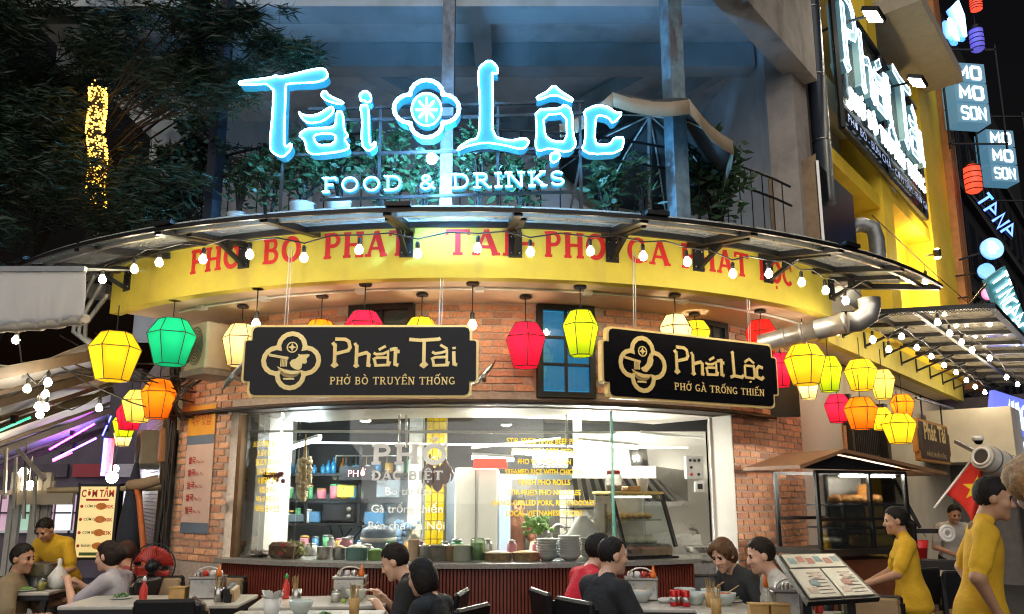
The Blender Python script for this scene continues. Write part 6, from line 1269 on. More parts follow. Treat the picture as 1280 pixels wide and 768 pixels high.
for i in range(4):
    a, b = rowsT[i]; p, q = PY(*a) * .5 + PY(*rowsT[i + 1][0]) * .5, PY(*b) * .5 + PY(*rowsT[i + 1][1]) * .5; obj('purlin', MB().beam(p + Vector((0, 0, -.09)), q + Vector((0, 0, -.09)), .035, .04), MATS['rafter_brown'], ST)
AW = thing('awning_valance', 'white fabric awning with hanging valance at the left edge', 'awning', PY(40, 405, 5.6)); WCL = lanternm('white_canvas', (.68, .68, .70), (.7, .72, .75), .02)
G = []
for i in range(8):
    t = i / 7; row = []
    for j in range(21): s = j / 20; p = PY(-30 + 137 * s, 336 + t * (74 - 12 * s * s * t), 5.5); p.y += .03 * math.sin(j * 1.7 + t * 2) * t; row.append(p)
    G.append(row)
obj('valance', MB().sheet(G, True, thick=(0, .006, 0)), WCL, AW); a, b = PY(-40, 337, 5.5), PY(107, 337, 5.5); obj('front_bar', MB().beam(a, b, .04, .04), GREYM, AW)
G2 = [[p + Vector((0, .9 * k, .25 * k)) for p in G[0]] for k in (0.01, 1)]; obj('awning_top', MB().sheet(G2, True, thick=(0, 0, .006)), WCL, AW); e = G[-1]; obj('bottom_roll', MB().tube([p + Vector((0, .03, 0)) for p in e], .035, 8), mat('beige_canvas', (.45, .40, .32), .8), AW)
a, b = PY(-40, 220, 6.3), PY(45, 222, 6.3)
# gutter pipes behind
T = thing('roof_pipes', 'grey drain pipes bending behind the white awning', 'pipe', PY(100, 440, 6.6))
for k in range(3): obj('pipe', MB().tube([PY(118 + k * 8, 345 + k * 12, 6.9), PY(95 + k * 6, 395 + k * 5, 6.8), PY(92 + k * 7, 415 + k * 4, 6.8), PY(115 + k * 5, 432, 6.8), PY(150, 445 + k * 4, 7.0)], .022, 7), GREYM, T)
obj('grey_cover', MB().bbox(PY(125, 365, 7.1), (.25, .2, .12), .02), GREYM, T)
# coloured LED tubes
for lb, P, Y, mt in (('magenta LED tube under the tarpaulin', ((62, 562), (118, 530)), 11.5, glow('led_magenta', (.75, .01, .9), 40.)), ('violet LED tube under the tarpaulin end', ((66, 575), (120, 548)), 12.2, glow('led_purple', (.2, .03, 1.), 40.)), ('blue LED tube at the shop corner', ((128, 545), (139, 520)), 12.5, glow('led_blue', (.03, .05, 1.), 8.)), ('pink LED tube low under the tarpaulin', ((66, 577), (90, 566)), 12.6, glow('led_pink', (1., .05, .4), 6.)), ('green LED strip along the lowest rafter', ((-4, 540), (38, 522)), 7.6, glow('led_green', (.02, .5, .25), 1.2))):
    a, b = PY(*P[0], Y), PY(*P[1], Y); T = thing('led_tube', lb, 'LED light', (a + b) / 2, group='coloured LED tubes'); obj('tube', MB().tube([a, b], .012, 6), mt, T); obj('clip', MB().box((a + b) / 2 + Vector((0, 0, .05)), (.05, .05, .08)), BLACK, T)
T = thing('red_light_box', 'narrow red lit vertical sign at the shop corner', 'sign', PY(135, 580, 11.8)); a, c = PY(130, 595, 11.8), PY(140, 548, 11.8); obj('box', MB().bbox(((a.x + c.x) / 2, 11.85, (a.z + c.z) / 2), (c.x - a.x, .1, c.z - a.z), .01), glow('red_sign', (1, .04, .08), .9), T); obj('edge', MB().box((a.x - .02, 11.8, (a.z + c.z) / 2), (.02, .1, c.z - a.z)), MATS['led_blue'], T)
for u, v, Y, k, lb in ((140, 597, 11, 1.6, 'glaring white lamp behind the menu board'), (144, 586, 12, 1.1, 'smaller white lamp above the glaring one'), (30, 590, 9.5, 1., 'bulb at the stall frame'), (37, 607, 9.5, 1.1, 'warm bulb beside the stall roof edge')):
    p = PY(u, v, Y); T = thing('stall_lamp', lb, 'lamp', p, group='bright lamps in the stall street'); obj('globe', MB().ball(p, .05 * k, 10, 8), glow('street_white', (.85, .93, 1.), 60.) if u > 100 else BULB, T); obj('stem', MB().tube([p, p + Vector((0, 0, .35))], .012, 5), BLACK, T)
# backdrop shops down the left street
BKS = thing('street_shops', 'dim row of shop fronts closing the left street', 'building', PY(40, 690, 15)); a, c = PY(-60, 700, 15), PY(175, 480, 15)
obj('front', MB().box(((a.x + c.x) / 2, 15.2, 2.0), (c.x - a.x, .3, 4.0)), mat('dim_front', (.10, .085, .10), .8, var=.3, scale=1.5), BKS)
rq = random.Random(21)
for i in range(9):
    x = a.x + .25 + i * (c.x - a.x) / 9.3; z = .9; w_ = .30
    obj('shop_window', MB().box((x, 15.04, z + .35), (w_, .03, .75)), rq.choice((glow('win_teal', (.3, .7, .75), .35), glow('win_white', (.8, .85, .9), .5), glow('win_green', (.15, .6, .3), .25), glow('win_pink', (.6, .2, .4), .25))), BKS)
    obj('display_shelf', MB().box((x, 15.0, z + .3), (w_, .05, .03)), BLACK, BKS); obj('display_shelf', MB().box((x, 15.0, z - .05), (w_ + .1, .08, .05)), WHT, BKS)
for k in range(4): obj('shop_board', MB().box((a.x + .8 + k * .85, 14.98, 2.0), (.75, .05, .25)), rq.choice((MATS['dim_front'], mat('board_red', (.3, .03, .04), .5), mat('board_white', (.5, .5, .48), .5))), BKS)
# stall frame with pale awning
T = thing('food_stall', 'pale framed food stall with lights behind the bending server', 'stall', PY(45, 690, 9.6))
a, c = PY(-30, 616, 9.4), PY(74, 606, 9.4); obj('roof_panel', MB().box(((a.x + c.x) / 2, 9.7, a.z), (c.x - a.x, .8, .05)), CREAM, T); obj('roof_fascia', MB().box(((a.x + c.x) / 2 + .4, 9.28, a.z - .06), (.7, .03, .16)), CREAM, T)
for u in (14, 22, 48, 58): p = PY(u, 640, 9.5); obj('post', MB().box((p.x, 9.5, .9), (.06, .06, 1.8)), mat('pale_frame', (.45, .44, .40), .5), T)
p = PY(50, 640, 9.48); obj('panel', MB().box((p.x, 9.5, 1.0), (.26, .03, 1.4)), mat('pale_frame'), T)
for z in (1.1, 1.5): obj('hole', MB().lathe((p.x, 9.48, z), [(.04, 0), (.04, .012)], 12, mtx=Matrix.Rotation(R_(90), 3, 'X')), MATS['dark_hole'], T)
for k in range(4): q = PY(8 + 12 * k, 560 + 12 * k, 9.2); obj('scaffold_bar', MB().beam(q, q + Vector((.05, 0, -.6)), .03, .03), mat('pale_frame'), T)
obj('scaffold_rail', MB().beam(PY(22, 562, 9.2), PY(56, 600, 9.2), .04, .04), mat('pale_frame'), T)
# menu board
T = thing('menu_board', 'lit yellow menu board headed CƠM TẤM on a black stand', 'menu board', PY(122, 760, 8.0)); a, c = PY(94, 698, 8.0), PY(150, 607, 8.0); W, Hh = c.x - a.x, c.z - a.z; fr = frame((a.x, 7.96, a.z), (1, 0, 0), (0, -1, 0))
obj('frame', MB().poly([[(-.015, -.015), (W + .015, -.015), (W + .015, Hh + .015), (-.015, Hh + .015)]], fr, .05, 0), BLACK, T); obj('face', MB().poly([[(.012, .012), (W - .012, .012), (W - .012, Hh - .012), (.012, Hh - .012)]], fr, .004, .006), glow('menu_face', (.85, .66, .25), .28, (.8, .66, .35)), T)
MR = mat('menu_red', (.55, .02, .02), .5, var=0); MK = mat('menu_black', (.02, .02, .02), .5, var=0); MO = mat('menu_orange', (.7, .22, .03), .5, var=.3, scale=40)
obj('heading', text_mb(MB(), 'CƠM TẤM', fr, .10, W / 2, Hh - .115, width=W * .86, bold=.03, z0=.007), MR, T); obj('ribbon', MB().box(fr[0] + Vector((W / 2, -.008, Hh - .145)), (W * .6, .002, .02)), MR, T)
for k, (nm, pr_) in enumerate((('CƠM SƯỜN', '30K'), ('CƠM GÀ', '40K'), ('CƠM BÌ, CHẢ', '25K'), ('BÁNH MÌ', '20K'))):
    z = Hh - .23 - k * .13
    obj('number_dot', MB().lathe(fr[0] + Vector((.04, -.007, z + .02)), [(.016, 0), (.016, .002)], 10, mtx=Matrix.Rotation(R_(90), 3, 'X')), MR, T); obj('dish_name', text_mb(MB(), nm, fr, .036, .07, z + .01, 'LEFT', z0=.007, bold=.01), MK, T); obj('price', text_mb(MB(), pr_, fr, .05, W - .02, z, 'RIGHT', z0=.007, bold=.02), MR, T)
    obj('dish_print', MB().lathe(fr[0] + Vector((W * .62, -.008, z + .02)), [(.05, 0), (.05, .002)], 14, mtx=Matrix.Rotation(R_(90), 3, 'X') @ Matrix.Diagonal((1.1, .7, 1))), MO, T)
obj('footer', MB().box(fr[0] + Vector((W / 2, -.008, .045)), (W * .7, .002, .03)), mat('menu_green', (.08, .16, .04), .5), T)
for x in (-.03, W + .03): obj('stand_leg', MB().tube([(a.x + x, 8.0, 0), (a.x + x, 8.0, c.z + .02)], .014, 6), BLACK, T)
obj('stand_rail', MB().tube([(a.x - .35, 8.0, c.z - .05), (c.x + .5, 8.0, c.z - .02)], .03, 7), mat('bamboo_pole', (.35, .28, .16), .6), T)
# folded umbrella and orange pipe
p = PY(160, 700, 7.9); T = thing('folded_parasol', 'folded navy parasol leaning by the shutter', 'umbrella', (p.x, p.y, 0)); obj('cloth', MB().lathe((p.x, p.y, 0), [(.05, .75), (.13, .8), (.12, 1.2), (.07, 1.6), (.02, 1.85)], 12), mat('navy_cloth', (.015, .02, .035), .8, var=.3), T); obj('pole', MB().tube([(p.x, p.y, 0), (p.x, p.y, 1.95)], .018, 7), GREYM, T)
T = thing('orange_pipe', 'orange pipe with taped joint rising beside the shutter', 'pipe', PY(176, 700, 7.7)); obj('pipe', MB().tube([PY(182, 760, 7.7), PY(180, 690, 7.7), PY(174, 625, 7.7), PY(170, 605, 7.7)], .03, 8), mat('orange_pvc', (.5, .13, .03), .5, var=.2), T); obj('wrapped_joint', MB().tube([PY(160, 607, 7.7), PY(176, 606, 7.7), PY(198, 600, 7.8)], [.05, .06, .05], 8), mat('tape', (.22, .16, .10), .8), T)
# air conditioners
def aircon(label, u, v, wpx, hpx, Y, rz):
    p = PY(u, v, Y); s = FPX / Y; W, Hh = wpx / s, hpx / s; T = thing('air_conditioner', label, 'air conditioner', p - Vector((0, 0, Hh / 2)), rz, group='outdoor air conditioners'); AC = mat('ac_beige', (.42, .38, .30), .55, var=.15, scale=5); z = Hh / 2
    obj('case', MB().bbox((0, 0, z), (W, .26, Hh), .015), AC, T, world=False); m = MB()
    for k in range(6): m.tube([(.04 * W + W * .33 * (k + 1) / 6 * math.cos(a), -.14, z + Hh * .4 * (k + 1) / 6 * math.sin(a)) for a in [j * .35 for j in range(18)]], .005, 4, closed=True)
    obj('fan_grille', m, mat('ac_dark', (.12, .11, .09), .6), T, world=False, kind='stuff')
    for k in range(7): obj('vent_slat', MB().box((-W * .35, -.134, Hh * (.2 + .1 * k)), (W * .2, .012, .02)), MATS['ac_dark'], T, world=False)
    obj('shelf_bracket', MB().box((0, .02, -.025), (W * 1.1, .34, .05)), GREYM, T, world=False); return T
aircon('beige outdoor air conditioner beside the green lantern', 261, 436, 50, 60, 6.9, R_(-38)); aircon('second outdoor unit on the shutter wall below the lanterns', 188, 560, 28, 42, 9.0, R_(-52))
# pedestal fan
p = PY(190, 708, 6.7); T = thing('pedestal_fan', 'red bladed pedestal fan in black cage by the shutter', 'fan', (p.x, p.y, 0)); M_ = Matrix.Rotation(R_(90), 3, 'X'); RF = mat('red_fan', (.50, .035, .02), .35, var=.05)
obj('base', MB().lathe((p.x, p.y, 0), [(.2, 0), (.2, .03), (.05, .06)], 18), BLACK, T); obj('pole', MB().tube([(p.x, p.y + .08, .05), (p.x, p.y + .08, p.z)], .02, 8), BLACK, T); obj('motor', MB().tube([(p.x, p.y, p.z), (p.x, p.y + .16, p.z)], [.06, .05], 12), BLACK, T); obj('hub', MB().lathe((p.x, p.y, p.z), [(.05, 0), (.045, .04), (0, .05)], 14, mtx=M_), BLACK, T)
for k in range(4):
    a0 = k * 1.571; G = []
    for i in range(5): r = .05 + .115 * i / 4; G.append([Vector((p.x + r * math.cos(a0 + t * (.75 + .25 * i / 4)), p.y + .03 - .04 * (t - .5), p.z + r * math.sin(a0 + t * (.75 + .25 * i / 4)))) for t in (0, .33, .66, 1, 1.4)])
    obj('blade', MB().sheet(G, True, thick=(0, .004, 0)), RF, T)
m = MB()
for k in range(40): a = k * 2 * math.pi / 40; m.tube([(p.x + .05 * math.cos(a), p.y - .05, p.z + .05 * math.sin(a)), (p.x + .14 * math.cos(a), p.y - .045, p.z + .14 * math.sin(a)), (p.x + .185 * math.cos(a), p.y + .02, p.z + .185 * math.sin(a))], .0018, 3)
obj('cage', m, BLACK, T, kind='stuff'); obj('cage_ring', MB().tube([(p.x + .187 * math.cos(k * .2618), p.y + .02, p.z + .187 * math.sin(k * .2618)) for k in range(24)], .006, 5, closed=True), BLACK, T)
# scooter in the background
p = PY(118, 700, 8.9); T = thing('scooter', 'dark motor scooter parked behind the menu board', 'scooter', (p.x, p.y, 0)); x, y = p.x - .2, p.y; SB_ = mat('scooter_black', (.02, .022, .026), .25)
for dx in (-.55, .6):
    wq = obj('wheel', MB().tube([(x + dx + .21 * math.cos(k * .35), y, .25 + .21 * math.sin(k * .35)) for k in range(18)], .045, 7, closed=True), mat('rubber', (.015, .015, .015), .8), T); obj('rim', MB().lathe((x + dx, y - .03, .25), [(.17, 0), (.17, .06)], 16, mtx=M_), STEEL, wq)
obj('body', MB().tube([(x - .7, y, .72), (x - .3, y, .62), (x + .05, y, .42), (x + .4, y, .5), (x + .5, y, .85)], [.07, .15, .12, .12, .07], 12), SB_, T); obj('seat', MB().bbox((x - .32, y, .82), (.62, .25, .1), .04), mat('seat_vinyl', (.02, .018, .016), .5), T); obj('handlebar', MB().tube([(x + .42, y - .3, 1.08), (x + .5, y, 1.0), (x + .42, y + .3, 1.08)], .02, 7), BLACK, T); obj('headlamp', MB().ball((x + .56, y, .95), (.07, .09, .08), 12, 8), STEEL, T)
for s_ in (-1, 1): obj('mirror', MB().ball((x + .4, y + s_ * .3, 1.22), (.02, .07, .05), 10, 6), BLACK, T)
# poles, stray cables
T = thing('overhead_cables', 'bundle of loose cables crossing above the left lanterns', 'cables', PY(180, 470, 7.4)); 
for k in range(7): a = PY(100 + rg.uniform(-30, 30), 400 + rg.uniform(0, 70), 6.9); b = PY(240 + rg.uniform(-10, 25), 470 + rg.uniform(-40, 60), 7.6); mid = (a + b) / 2 - Vector((0, 0, rg.uniform(.02, .2))); obj('cable', MB().tube([a, a * .6 + mid * .4 - Vector((0, 0, .03)), mid, b * .6 + mid * .4 - Vector((0, 0, .03)), b], .008, 5), MATS['cable'], T)
# ================================================================== furniture
MARB = mat('table_marble', (.50, .47, .41), .3, var=.18, scale=5); TAN = mat('tan_leather', (.30, .20, .10), .45, var=.2, scale=9)
def table(label, c, rz, L=1.1, W=.6, h=.75):
    T = thing('dining_table', label, 'table', (c[0], c[1], 0), rz, group='dining tables on the pavement')
    obj('table_top', MB().bbox((0, 0, h - .014), (L, W, .028), .006), MARB, T, world=False); obj('edge_band', MB().box((0, 0, h - .047), (L - .01, W - .01, .036)), BLACK, T, world=False)
    for sx in (-1, 1):
        for sy in (-1, 1): obj('leg', MB().beam((sx * (L / 2 - .05), sy * (W / 2 - .05), h - .065), (sx * (L / 2 - .12), sy * (W / 2 - .05), .12), .045, .045), BLACK, T, world=False)
    obj('cross_bar', MB().box((0, 0, .32), (L - .25, .04, .04)), BLACK, T, world=False); return T
def chair(label, c, rz, tan=True, sh_=.47):
    T = thing('dining_chair', label, 'chair', (c[0], c[1], .03), rz, group='dining chairs on the pavement'); sh = TAN if tan else BLACK
    obj('seat', MB().bbox((0, 0, sh_ - .06), (.42, .42, .06), .02), sh, T, world=False)
    for sx in (-1, 1):
        obj('leg', MB().beam((sx * .18, .18, sh_ - .08), (sx * .2, .21, 0), .035, .035), BLACK, T, world=False); obj('leg', MB().beam((sx * .19, -.19, .78), (sx * .2, -.23, 0), .035, .035), BLACK, T, world=False)
    M_ = Matrix.Rotation(R_(8), 3, 'X'); obj('backrest', MB().bbox((0, -.195, .66), (.40, .045, .34), .015, mtx=M_), BLACK, T, world=False)
    if tan: obj('back_pad', MB().bbox((0, -.165, .66), (.37, .04, .31), .018, mtx=M_), sh, T, world=False)
    return T
def tp(u, v, z=.75): return PZ(u, v, z)
T1 = tp(195, 748); table('cream topped table with condiment box at the lower left', (-2.62, 6.02), R_(4), 1.25, .6)
T2 = (-1.42, 5.98); table('table of the man eating in black', T2, R_(8), .95, .6)
T2b = (-1.35, 5.22); table('near table with tissue cup in front of the black haired woman', T2b, R_(2), 1.0, .55)
T3 = (1.2, 5.85); table('table with red cans and bowls before the black shirted man', T3, R_(-4), 1.0, .6)
T4 = (1.75, 5.2); table('near right table with wooden boxes and steel caddy', T4, R_(-6), 1.05, .6)
T5 = (-4.1, 6.72); table('crowded table with a steel pot at the far left', T5, R_(6), .62, .5)
T6 = (4.35, 8.2); table('table beside the shop doorway behind the yellow shirted woman', T6, R_(35), .9, .6)
for lb, c, rz, tan in (('tan padded chair at the left side of the cream table', (-2.95, 6.5), R_(184), True), ('second tan padded chair behind the cream table', (-2.45, 6.52), R_(176), True), ('black chair back in front of the cream table', (-2.27, 5.42), R_(6), False), ('tan chair turned sideways at the lower left centre', (-1.85, 5.3), R_(-62), True), ('tan chair at the left of the eating man table', (-1.93, 6.1), R_(-78), True),
                       ('tan topped chair at the foot of the menu stand', (2.35, 5.3), R_(150), True),
                       ('black chair beyond the yellow shirted woman', (3.75, 7.6), R_(20), False), ('tan chair beside the shop doorway', (4.0, 7.4), R_(15), True), ('tan chair farther along the doorway', (4.6, 8.6), R_(-20), True)):
    chair(lb, c, rz, tan)
def put(c, dx, dy, z=.751): return Vector((c[0] + dx, c[1] + dy, z))
CHN = mat('celadon', (.45, .50, .47), .25, var=.06)
def bowl(label, p, r=.075, food=None):
    T = thing('soup_bowl', label, 'bowl', p, group='bowls on the tables'); obj('bowl', MB().lathe(p, [(r * .5, 0), (r * .62, .012), (r * .9, .05), (r, .085), (r * .96, .086), (r * .84, .05), (0, .03)], 18), CHN, T)
    if food: obj('food', MB().ball(p + Vector((0, 0, .068)), (r * .85, r * .85, .02), 12, 6), food, T); obj('chopstick', MB().tube([p + Vector((0, 0, .07)), p + Vector((.1, -.03, .14))], .004, 5), mat('bamboo_stick', (.5, .35, .15), .5), T)
def caddy(label, p, rz=0.):
    T = thing('condiment_caddy', label, 'caddy', p, rz, group='steel condiment caddies'); obj('box', MB().bbox((0, 0, .075), (.24, .16, .15), .01), STEEL, T, world=False); obj('rim', MB().box((0, 0, .156), (.25, .17, .012)), STEEL, T, world=False)
    obj('handle', MB().tube([(.1 * math.cos(k * .3927), 0, .16 + .07 * math.sin(k * .3927)) for k in range(9)], .007, 6), STEEL, T, world=False)
    for k in range(4): obj('jar', MB().lathe((-.08 + k * .053, .02, .155), [(.022, 0), (.024, .03), (.018, .045), (0, .048)], 10), rg.choice((WHT, mat('chili_red', (.5, .03, .02), .4), STEEL)), T, world=False)
    obj('sauce_bottle', MB().lathe((.09, -.05, .155), [(.02, 0), (.024, .03), (.012, .06), (.004, .1)], 10), mat('chili_orange', (.7, .16, .02), .4), T, world=False)
WB = mat('pale_bamboo', (.45, .27, .09), .55, var=.25, scale=14)
def tissue(label, p, rz=0.):
    T = thing('wooden_box', label, 'box', p, rz, group='bamboo napkin boxes'); obj('box', MB().bbox((0, 0, .04), (.12, .1, .08), .006), WB, T, world=False); obj('rim', MB().box((0, 0, .083), (.125, .105, .008)), WB, T, world=False)
caddy('steel caddy with sauces on the cream left table', put((-2.62, 6.02), .28, .12), R_(6)); tissue('bamboo napkin box beside the caddy on the cream table', put((-2.62, 6.02), .08, .08))
caddy('steel caddy behind the hands of the eating man', put(T2, .17, .18), R_(4)); bowl('soup bowl the man in black is eating from', put(T2, .26, -.04), .08, NOOD)
def glassjar(label, p, h=.1, liquid=None):
    T = thing('drinking_glass', label, 'glass', p, group='glasses on the tables'); obj('glass', MB().lathe(p, [(.03, 0), (.036, .005), (.038, h)], 12), glassm('tumbler', (.93, .95, .93), .12, .02), T)
    if liquid: obj('drink', MB().lathe(p, [(.031, .006), (.035, h * .65), (0, h * .66)], 12), liquid, T)
glassjar('glass jar of lime beside the soup bowl', put(T2, .12, -.08), .09, WHT); tag(obj('lime', MB().ball(put(T2, .19, -.13, .765), .02, 10, 6), mat('lime_green', (.3, .42, .06), .5)), 'half lime on the table of the eating man', 'lime')
p = put(T2b, -.25, .12); T = thing('tissue_cup', 'white cup crammed with tissues on the near left table', 'cup', p); obj('cup', MB().lathe(p, [(.05, 0), (.06, .1), (.055, .1), (.045, .01), (0, .01)], 14), WHT, T); m = MB()
for k in range(14): a = rg.uniform(0, 6.28); q = p + Vector((.02 * math.cos(a), .02 * math.sin(a), .08)); e = q + Vector((.05 * math.cos(a), .05 * math.sin(a), rg.uniform(.03, .08))); s_ = Vector((-math.sin(a), math.cos(a), .2)) * .025; m._add([q - s_, q + s_, e + s_, e - s_], [(0, 1, 2, 3)])
obj('tissues', m, WHT, T, kind='stuff'); bowl('empty grey bowl on the near left table', put(T2b, -.05, .1), .08)
bowl('bowl with chopsticks on the right of the cans table', put(T3, .32, -.12), .085, mat('chili_food', (.4, .1, .04), .5)); bowl('bowl beside the red cans', put(T3, .12, -.08), .085); bowl('far bowl across the cans table', put(T3, .1, .16), .08); bowl('large bowl before the man in red', put(T3, -.26, .05), .1, NOOD); bowl('bowl holding red chilies on the cans table', put(T3, .28, .12), .07, mat('chili_red'))
for k, (dx, dy) in enumerate(((-.05, -.16), (-.01, -.13), (.03, -.19))):
    p = put(T3, dx, dy); T = thing('drink_can', ('left', 'middle', 'right')[k] + ' of three red and silver drink cans', 'can', p, group='drink cans on the table'); obj('can', MB().lathe(p, [(.024, 0), (.029, .008), (.029, .1), (.024, .112)], 14), mat('can_red', (.5, .02, .02), .25, .4), T); obj('silver_band', MB().lathe(p + Vector((0, 0, .03)), [(.0296, 0), (.0296, .035)], 14), STEEL, T)
caddy('steel caddy in front of the man in red', put(T3, -.22, .2), R_(-8)); p = put(T3, -.08, .0); tag(obj('crumpled_napkin', MB().ball(p + Vector((0, 0, .02)), (.06, .04, .022), 9, 5), mat('napkin', (.6, .58, .54), .8, bump=.4)), 'crumpled napkin in front of the cans', 'napkin')
caddy('steel caddy on the near right table', put(T4, .1, .1), R_(-8)); tissue('left bamboo box of the pair on the near right table', put(T4, -.16, -.02), R_(-6)); tissue('right bamboo box of the pair on the near right table', put(T4, -.03, -.035), R_(-6)); p = put(T4, -.06, .12); T = thing('plastic_bottle', 'clear plastic bottle behind the bamboo boxes', 'bottle', p); obj('bottle', MB().lathe(p, [(.04, 0), (.042, .1), (.02, .15), (.018, .17)], 12), glassm('plastic'), T); obj('cap', MB().lathe(p + Vector((0, 0, .17)), [(.02, 0), (.012, .06), (0, .08)], 10), mat('chili_orange'), T)
# far left table goods
p = put(T5, .06, .1); T = thing('hotpot', 'wide steel hot pot on the far left table', 'pot', p); obj('pot', MB().lathe(p + Vector((0, 0, .1)), [(.13, 0), (.14, .01), (.14, .1), (.145, .104), (.13, .1), (0, .08)], 20), STEEL, T); obj('burner', MB().lathe(p, [(.12, 0), (.1, .03), (.12, .098)], 18), GREYM, T)
for k, (dx, dy) in enumerate(((-.2, -.12), (-.1, -.02), (.2, -.1), (-.22, .05))): glassjar(('glass of yellow tea nearest the man in beige', 'glass of tea left of the hot pot', 'glass of tea by the white bag', 'glass of tea at the table edge by the server')[k], put(T5, dx, dy), .1, mat('tea', (.45, .38, .05), .3))
for k, dx in enumerate((-.04, .1)): p = put(T5, dx, -.16); T = thing('food_plate', ('left', 'right')[k] + ' plate of food in front of the hot pot', 'plate', p); obj('plate', MB().lathe(p, [(.05, 0), (.09, .012), (.092, .014), (0, .008)], 16), WHT, T); obj('food', MB().ball(p + Vector((0, 0, .02)), (.065, .05, .018), 10, 6), (MEAT, GRN)[k], T)
p = put(T5, .26, .02); m = MB().lathe(p, [(.05, 0), (.085, .03), (.08, .1), (.03, .17), (.015, .19), (.02, .24), (.0, .25)], 12); tag(obj('carrier_bag', m, mat('white_plastic')), 'white knotted carrier bag in the hands of the woman in grey', 'bag')
# menu stand on the right
MS = thing('menu_stand', 'sloping black menu stand with open laminated menus', 'menu stand', (2.12, 4.75, 0)); pts4 = [PY(974, 694, 4.85), PY(1042, 693, 5.15), PY(1094, 744, 4.62), PY(1012, 749, 4.35)]
cM = sum(pts4, Vector()) / 4; exM = (pts4[1] - pts4[0]).normalized(); eyM = (pts4[0] - pts4[3]); eyM = (eyM - exM * eyM.dot(exM)).normalized(); enM = exM.cross(eyM)
def mq(s, t, lift=0): return (pts4[3] * (1 - s) + pts4[2] * s) * (1 - t) + (pts4[0] * (1 - s) + pts4[1] * s) * t + enM * lift
def mslab(s0, s1, t0, t1, l0, l1): m = MB(); vs = [mq(s, t, l) for l in (l0, l1) for s, t in ((s0, t0), (s1, t0), (s1, t1), (s0, t1))]; return m._add(vs, [(3, 2, 1, 0), (4, 5, 6, 7), (0, 1, 5, 4), (1, 2, 6, 5), (2, 3, 7, 6), (3, 0, 4, 7)])
obj('tray', mslab(-.04, 1.05, -.05, 1.03, -.03, 0), BLACK, MS)
PAP = mat('menu_page', (.55, .52, .42), .3, var=.12, scale=6); PAP2 = mat('menu_photo', (.45, .30, .24), .3, var=.6, scale=28)
for s0, s1, t0, t1, mt in ((.0, .48, .0, .62, PAP), (.51, .98, .0, .62, PAP), (.02, .98, .66, .98, PAP)):
    pg = obj('menu_page', mslab(s0, s1, t0, t1, .002, .008), mt, MS)
    for k in range(3 if t1 < .7 else 6):
        if t1 < .7: a = s0 + .06 + .1 * k; b = a + .13; c = t0 + .08 + .16 * k; d = c + .12
        else: a = s0 + .04 + .155 * k; b = a + .12; c = .74 + .04 * (k % 2); d = c + .14
        obj('food_picture', mslab(a, b, c, d, .009, .0095), rg.choice((PAP2, mat('pic_red', (.4, .08, .05), .4, var=.5, scale=40), mat('pic_blue', (.15, .27, .30), .4, var=.4, scale=30))), pg)
    for k in range(7 if t1 < .7 else 0): obj('text_line', mslab(s0 + .2, s0 + .42, t0 + .06 + k * .075, t0 + .075 + k * .075, .009, .0094), mat('ink', (.12, .09, .07), .6), pg)
for s, t in ((.1, .3), (.8, .3)): q = mq(s, t, -.03); obj('leg', MB().box((q.x, q.y, q.z / 2), (.05, .05, q.z)), BLACK, MS)
obj('foot', MB().box((cM.x, cM.y, .02), (.5, .4, .04)), BLACK, MS)
# food cart
FC = thing('food_cart', 'black framed glass food cart with small gable roof', 'food cart', (2.95, 6.9, 0)); fo = Vector((2.56, 6.55, 0)); fe = Vector((.93, .37, 0)).normalized(); fn = Vector((fe.y, -fe.x, 0))
def fc(x, y, z): return fo + fe * x - fn * y + Vector((0, 0, z))
cw, cd, z0c, z1c = 1.0, .5, 1.02, 1.98; rzf = math.atan2(fe.y, fe.x)
zb_ = PY(1030, 690, 6.7).z
obj('deck', MB().box(fc(cw / 2, cd / 2, zb_), (cw + .06, cd + .06, .05), rz=rzf), DARKW, FC); obj('cabinet', MB().box(fc(cw / 2, cd / 2, zb_ - .42), (cw - .1, cd - .1, .7), rz=rzf), mat('cart_wood', (.16, .05, .02), .5, var=.3), FC)
for x in (0, .58, cw):
    for y in (0, cd): obj('post', MB().box(fc(x, y, (zb_ + 1.73) / 2), (.03, .03, 1.73 - zb_), rz=rzf), BLACK, FC)
for y in (0, cd):
    for z in (zb_ + .27, 1.72): obj('rail', MB().box(fc(cw / 2, y, z), (cw, .028, .028), rz=rzf), BLACK, FC)
for x0, x1 in ((.02, .565), (.595, cw - .02)): 
    for za, zb2 in ((zb_ + .03, zb_ + .255), (zb_ + .285, 1.7)): obj('glass_panel', MB().box(fc((x0 + x1) / 2, 0, (za + zb2) / 2), (x1 - x0, .006, zb2 - za), rz=rzf), GLASS, FC)
for z, x0 in ((1.44, .3), (1.245, .3)): obj('shelf', MB().box(fc((x0 + cw) / 2, cd / 2, z), (cw - x0, cd - .05, .015), rz=rzf), BLACK, FC)
obj('inner_post', MB().box(fc(.3, .03, 1.34), (.025, .025, .2), rz=rzf), BLACK, FC); obj('wheel', MB().tube([fc(.15 + .16 * math.cos(k * .35), -.02, .2 + .16 * math.sin(k * .35)) for k in range(18)], .03, 6, closed=True), mat('rubber'), FC); obj('wheel', MB().tube([fc(.85 + .16 * math.cos(k * .35), -.02, .2 + .16 * math.sin(k * .35)) for k in range(18)], .03, 6, closed=True), mat('rubber'), FC)
RFM = mat('cart_roof', (.22, .11, .05), .6, var=.25, scale=8); A_, B_, C_ = fc(-.26, cd / 2, 1.74), fc(.22, cd / 2, 1.88), fc(1.4, cd / 2, 1.7)
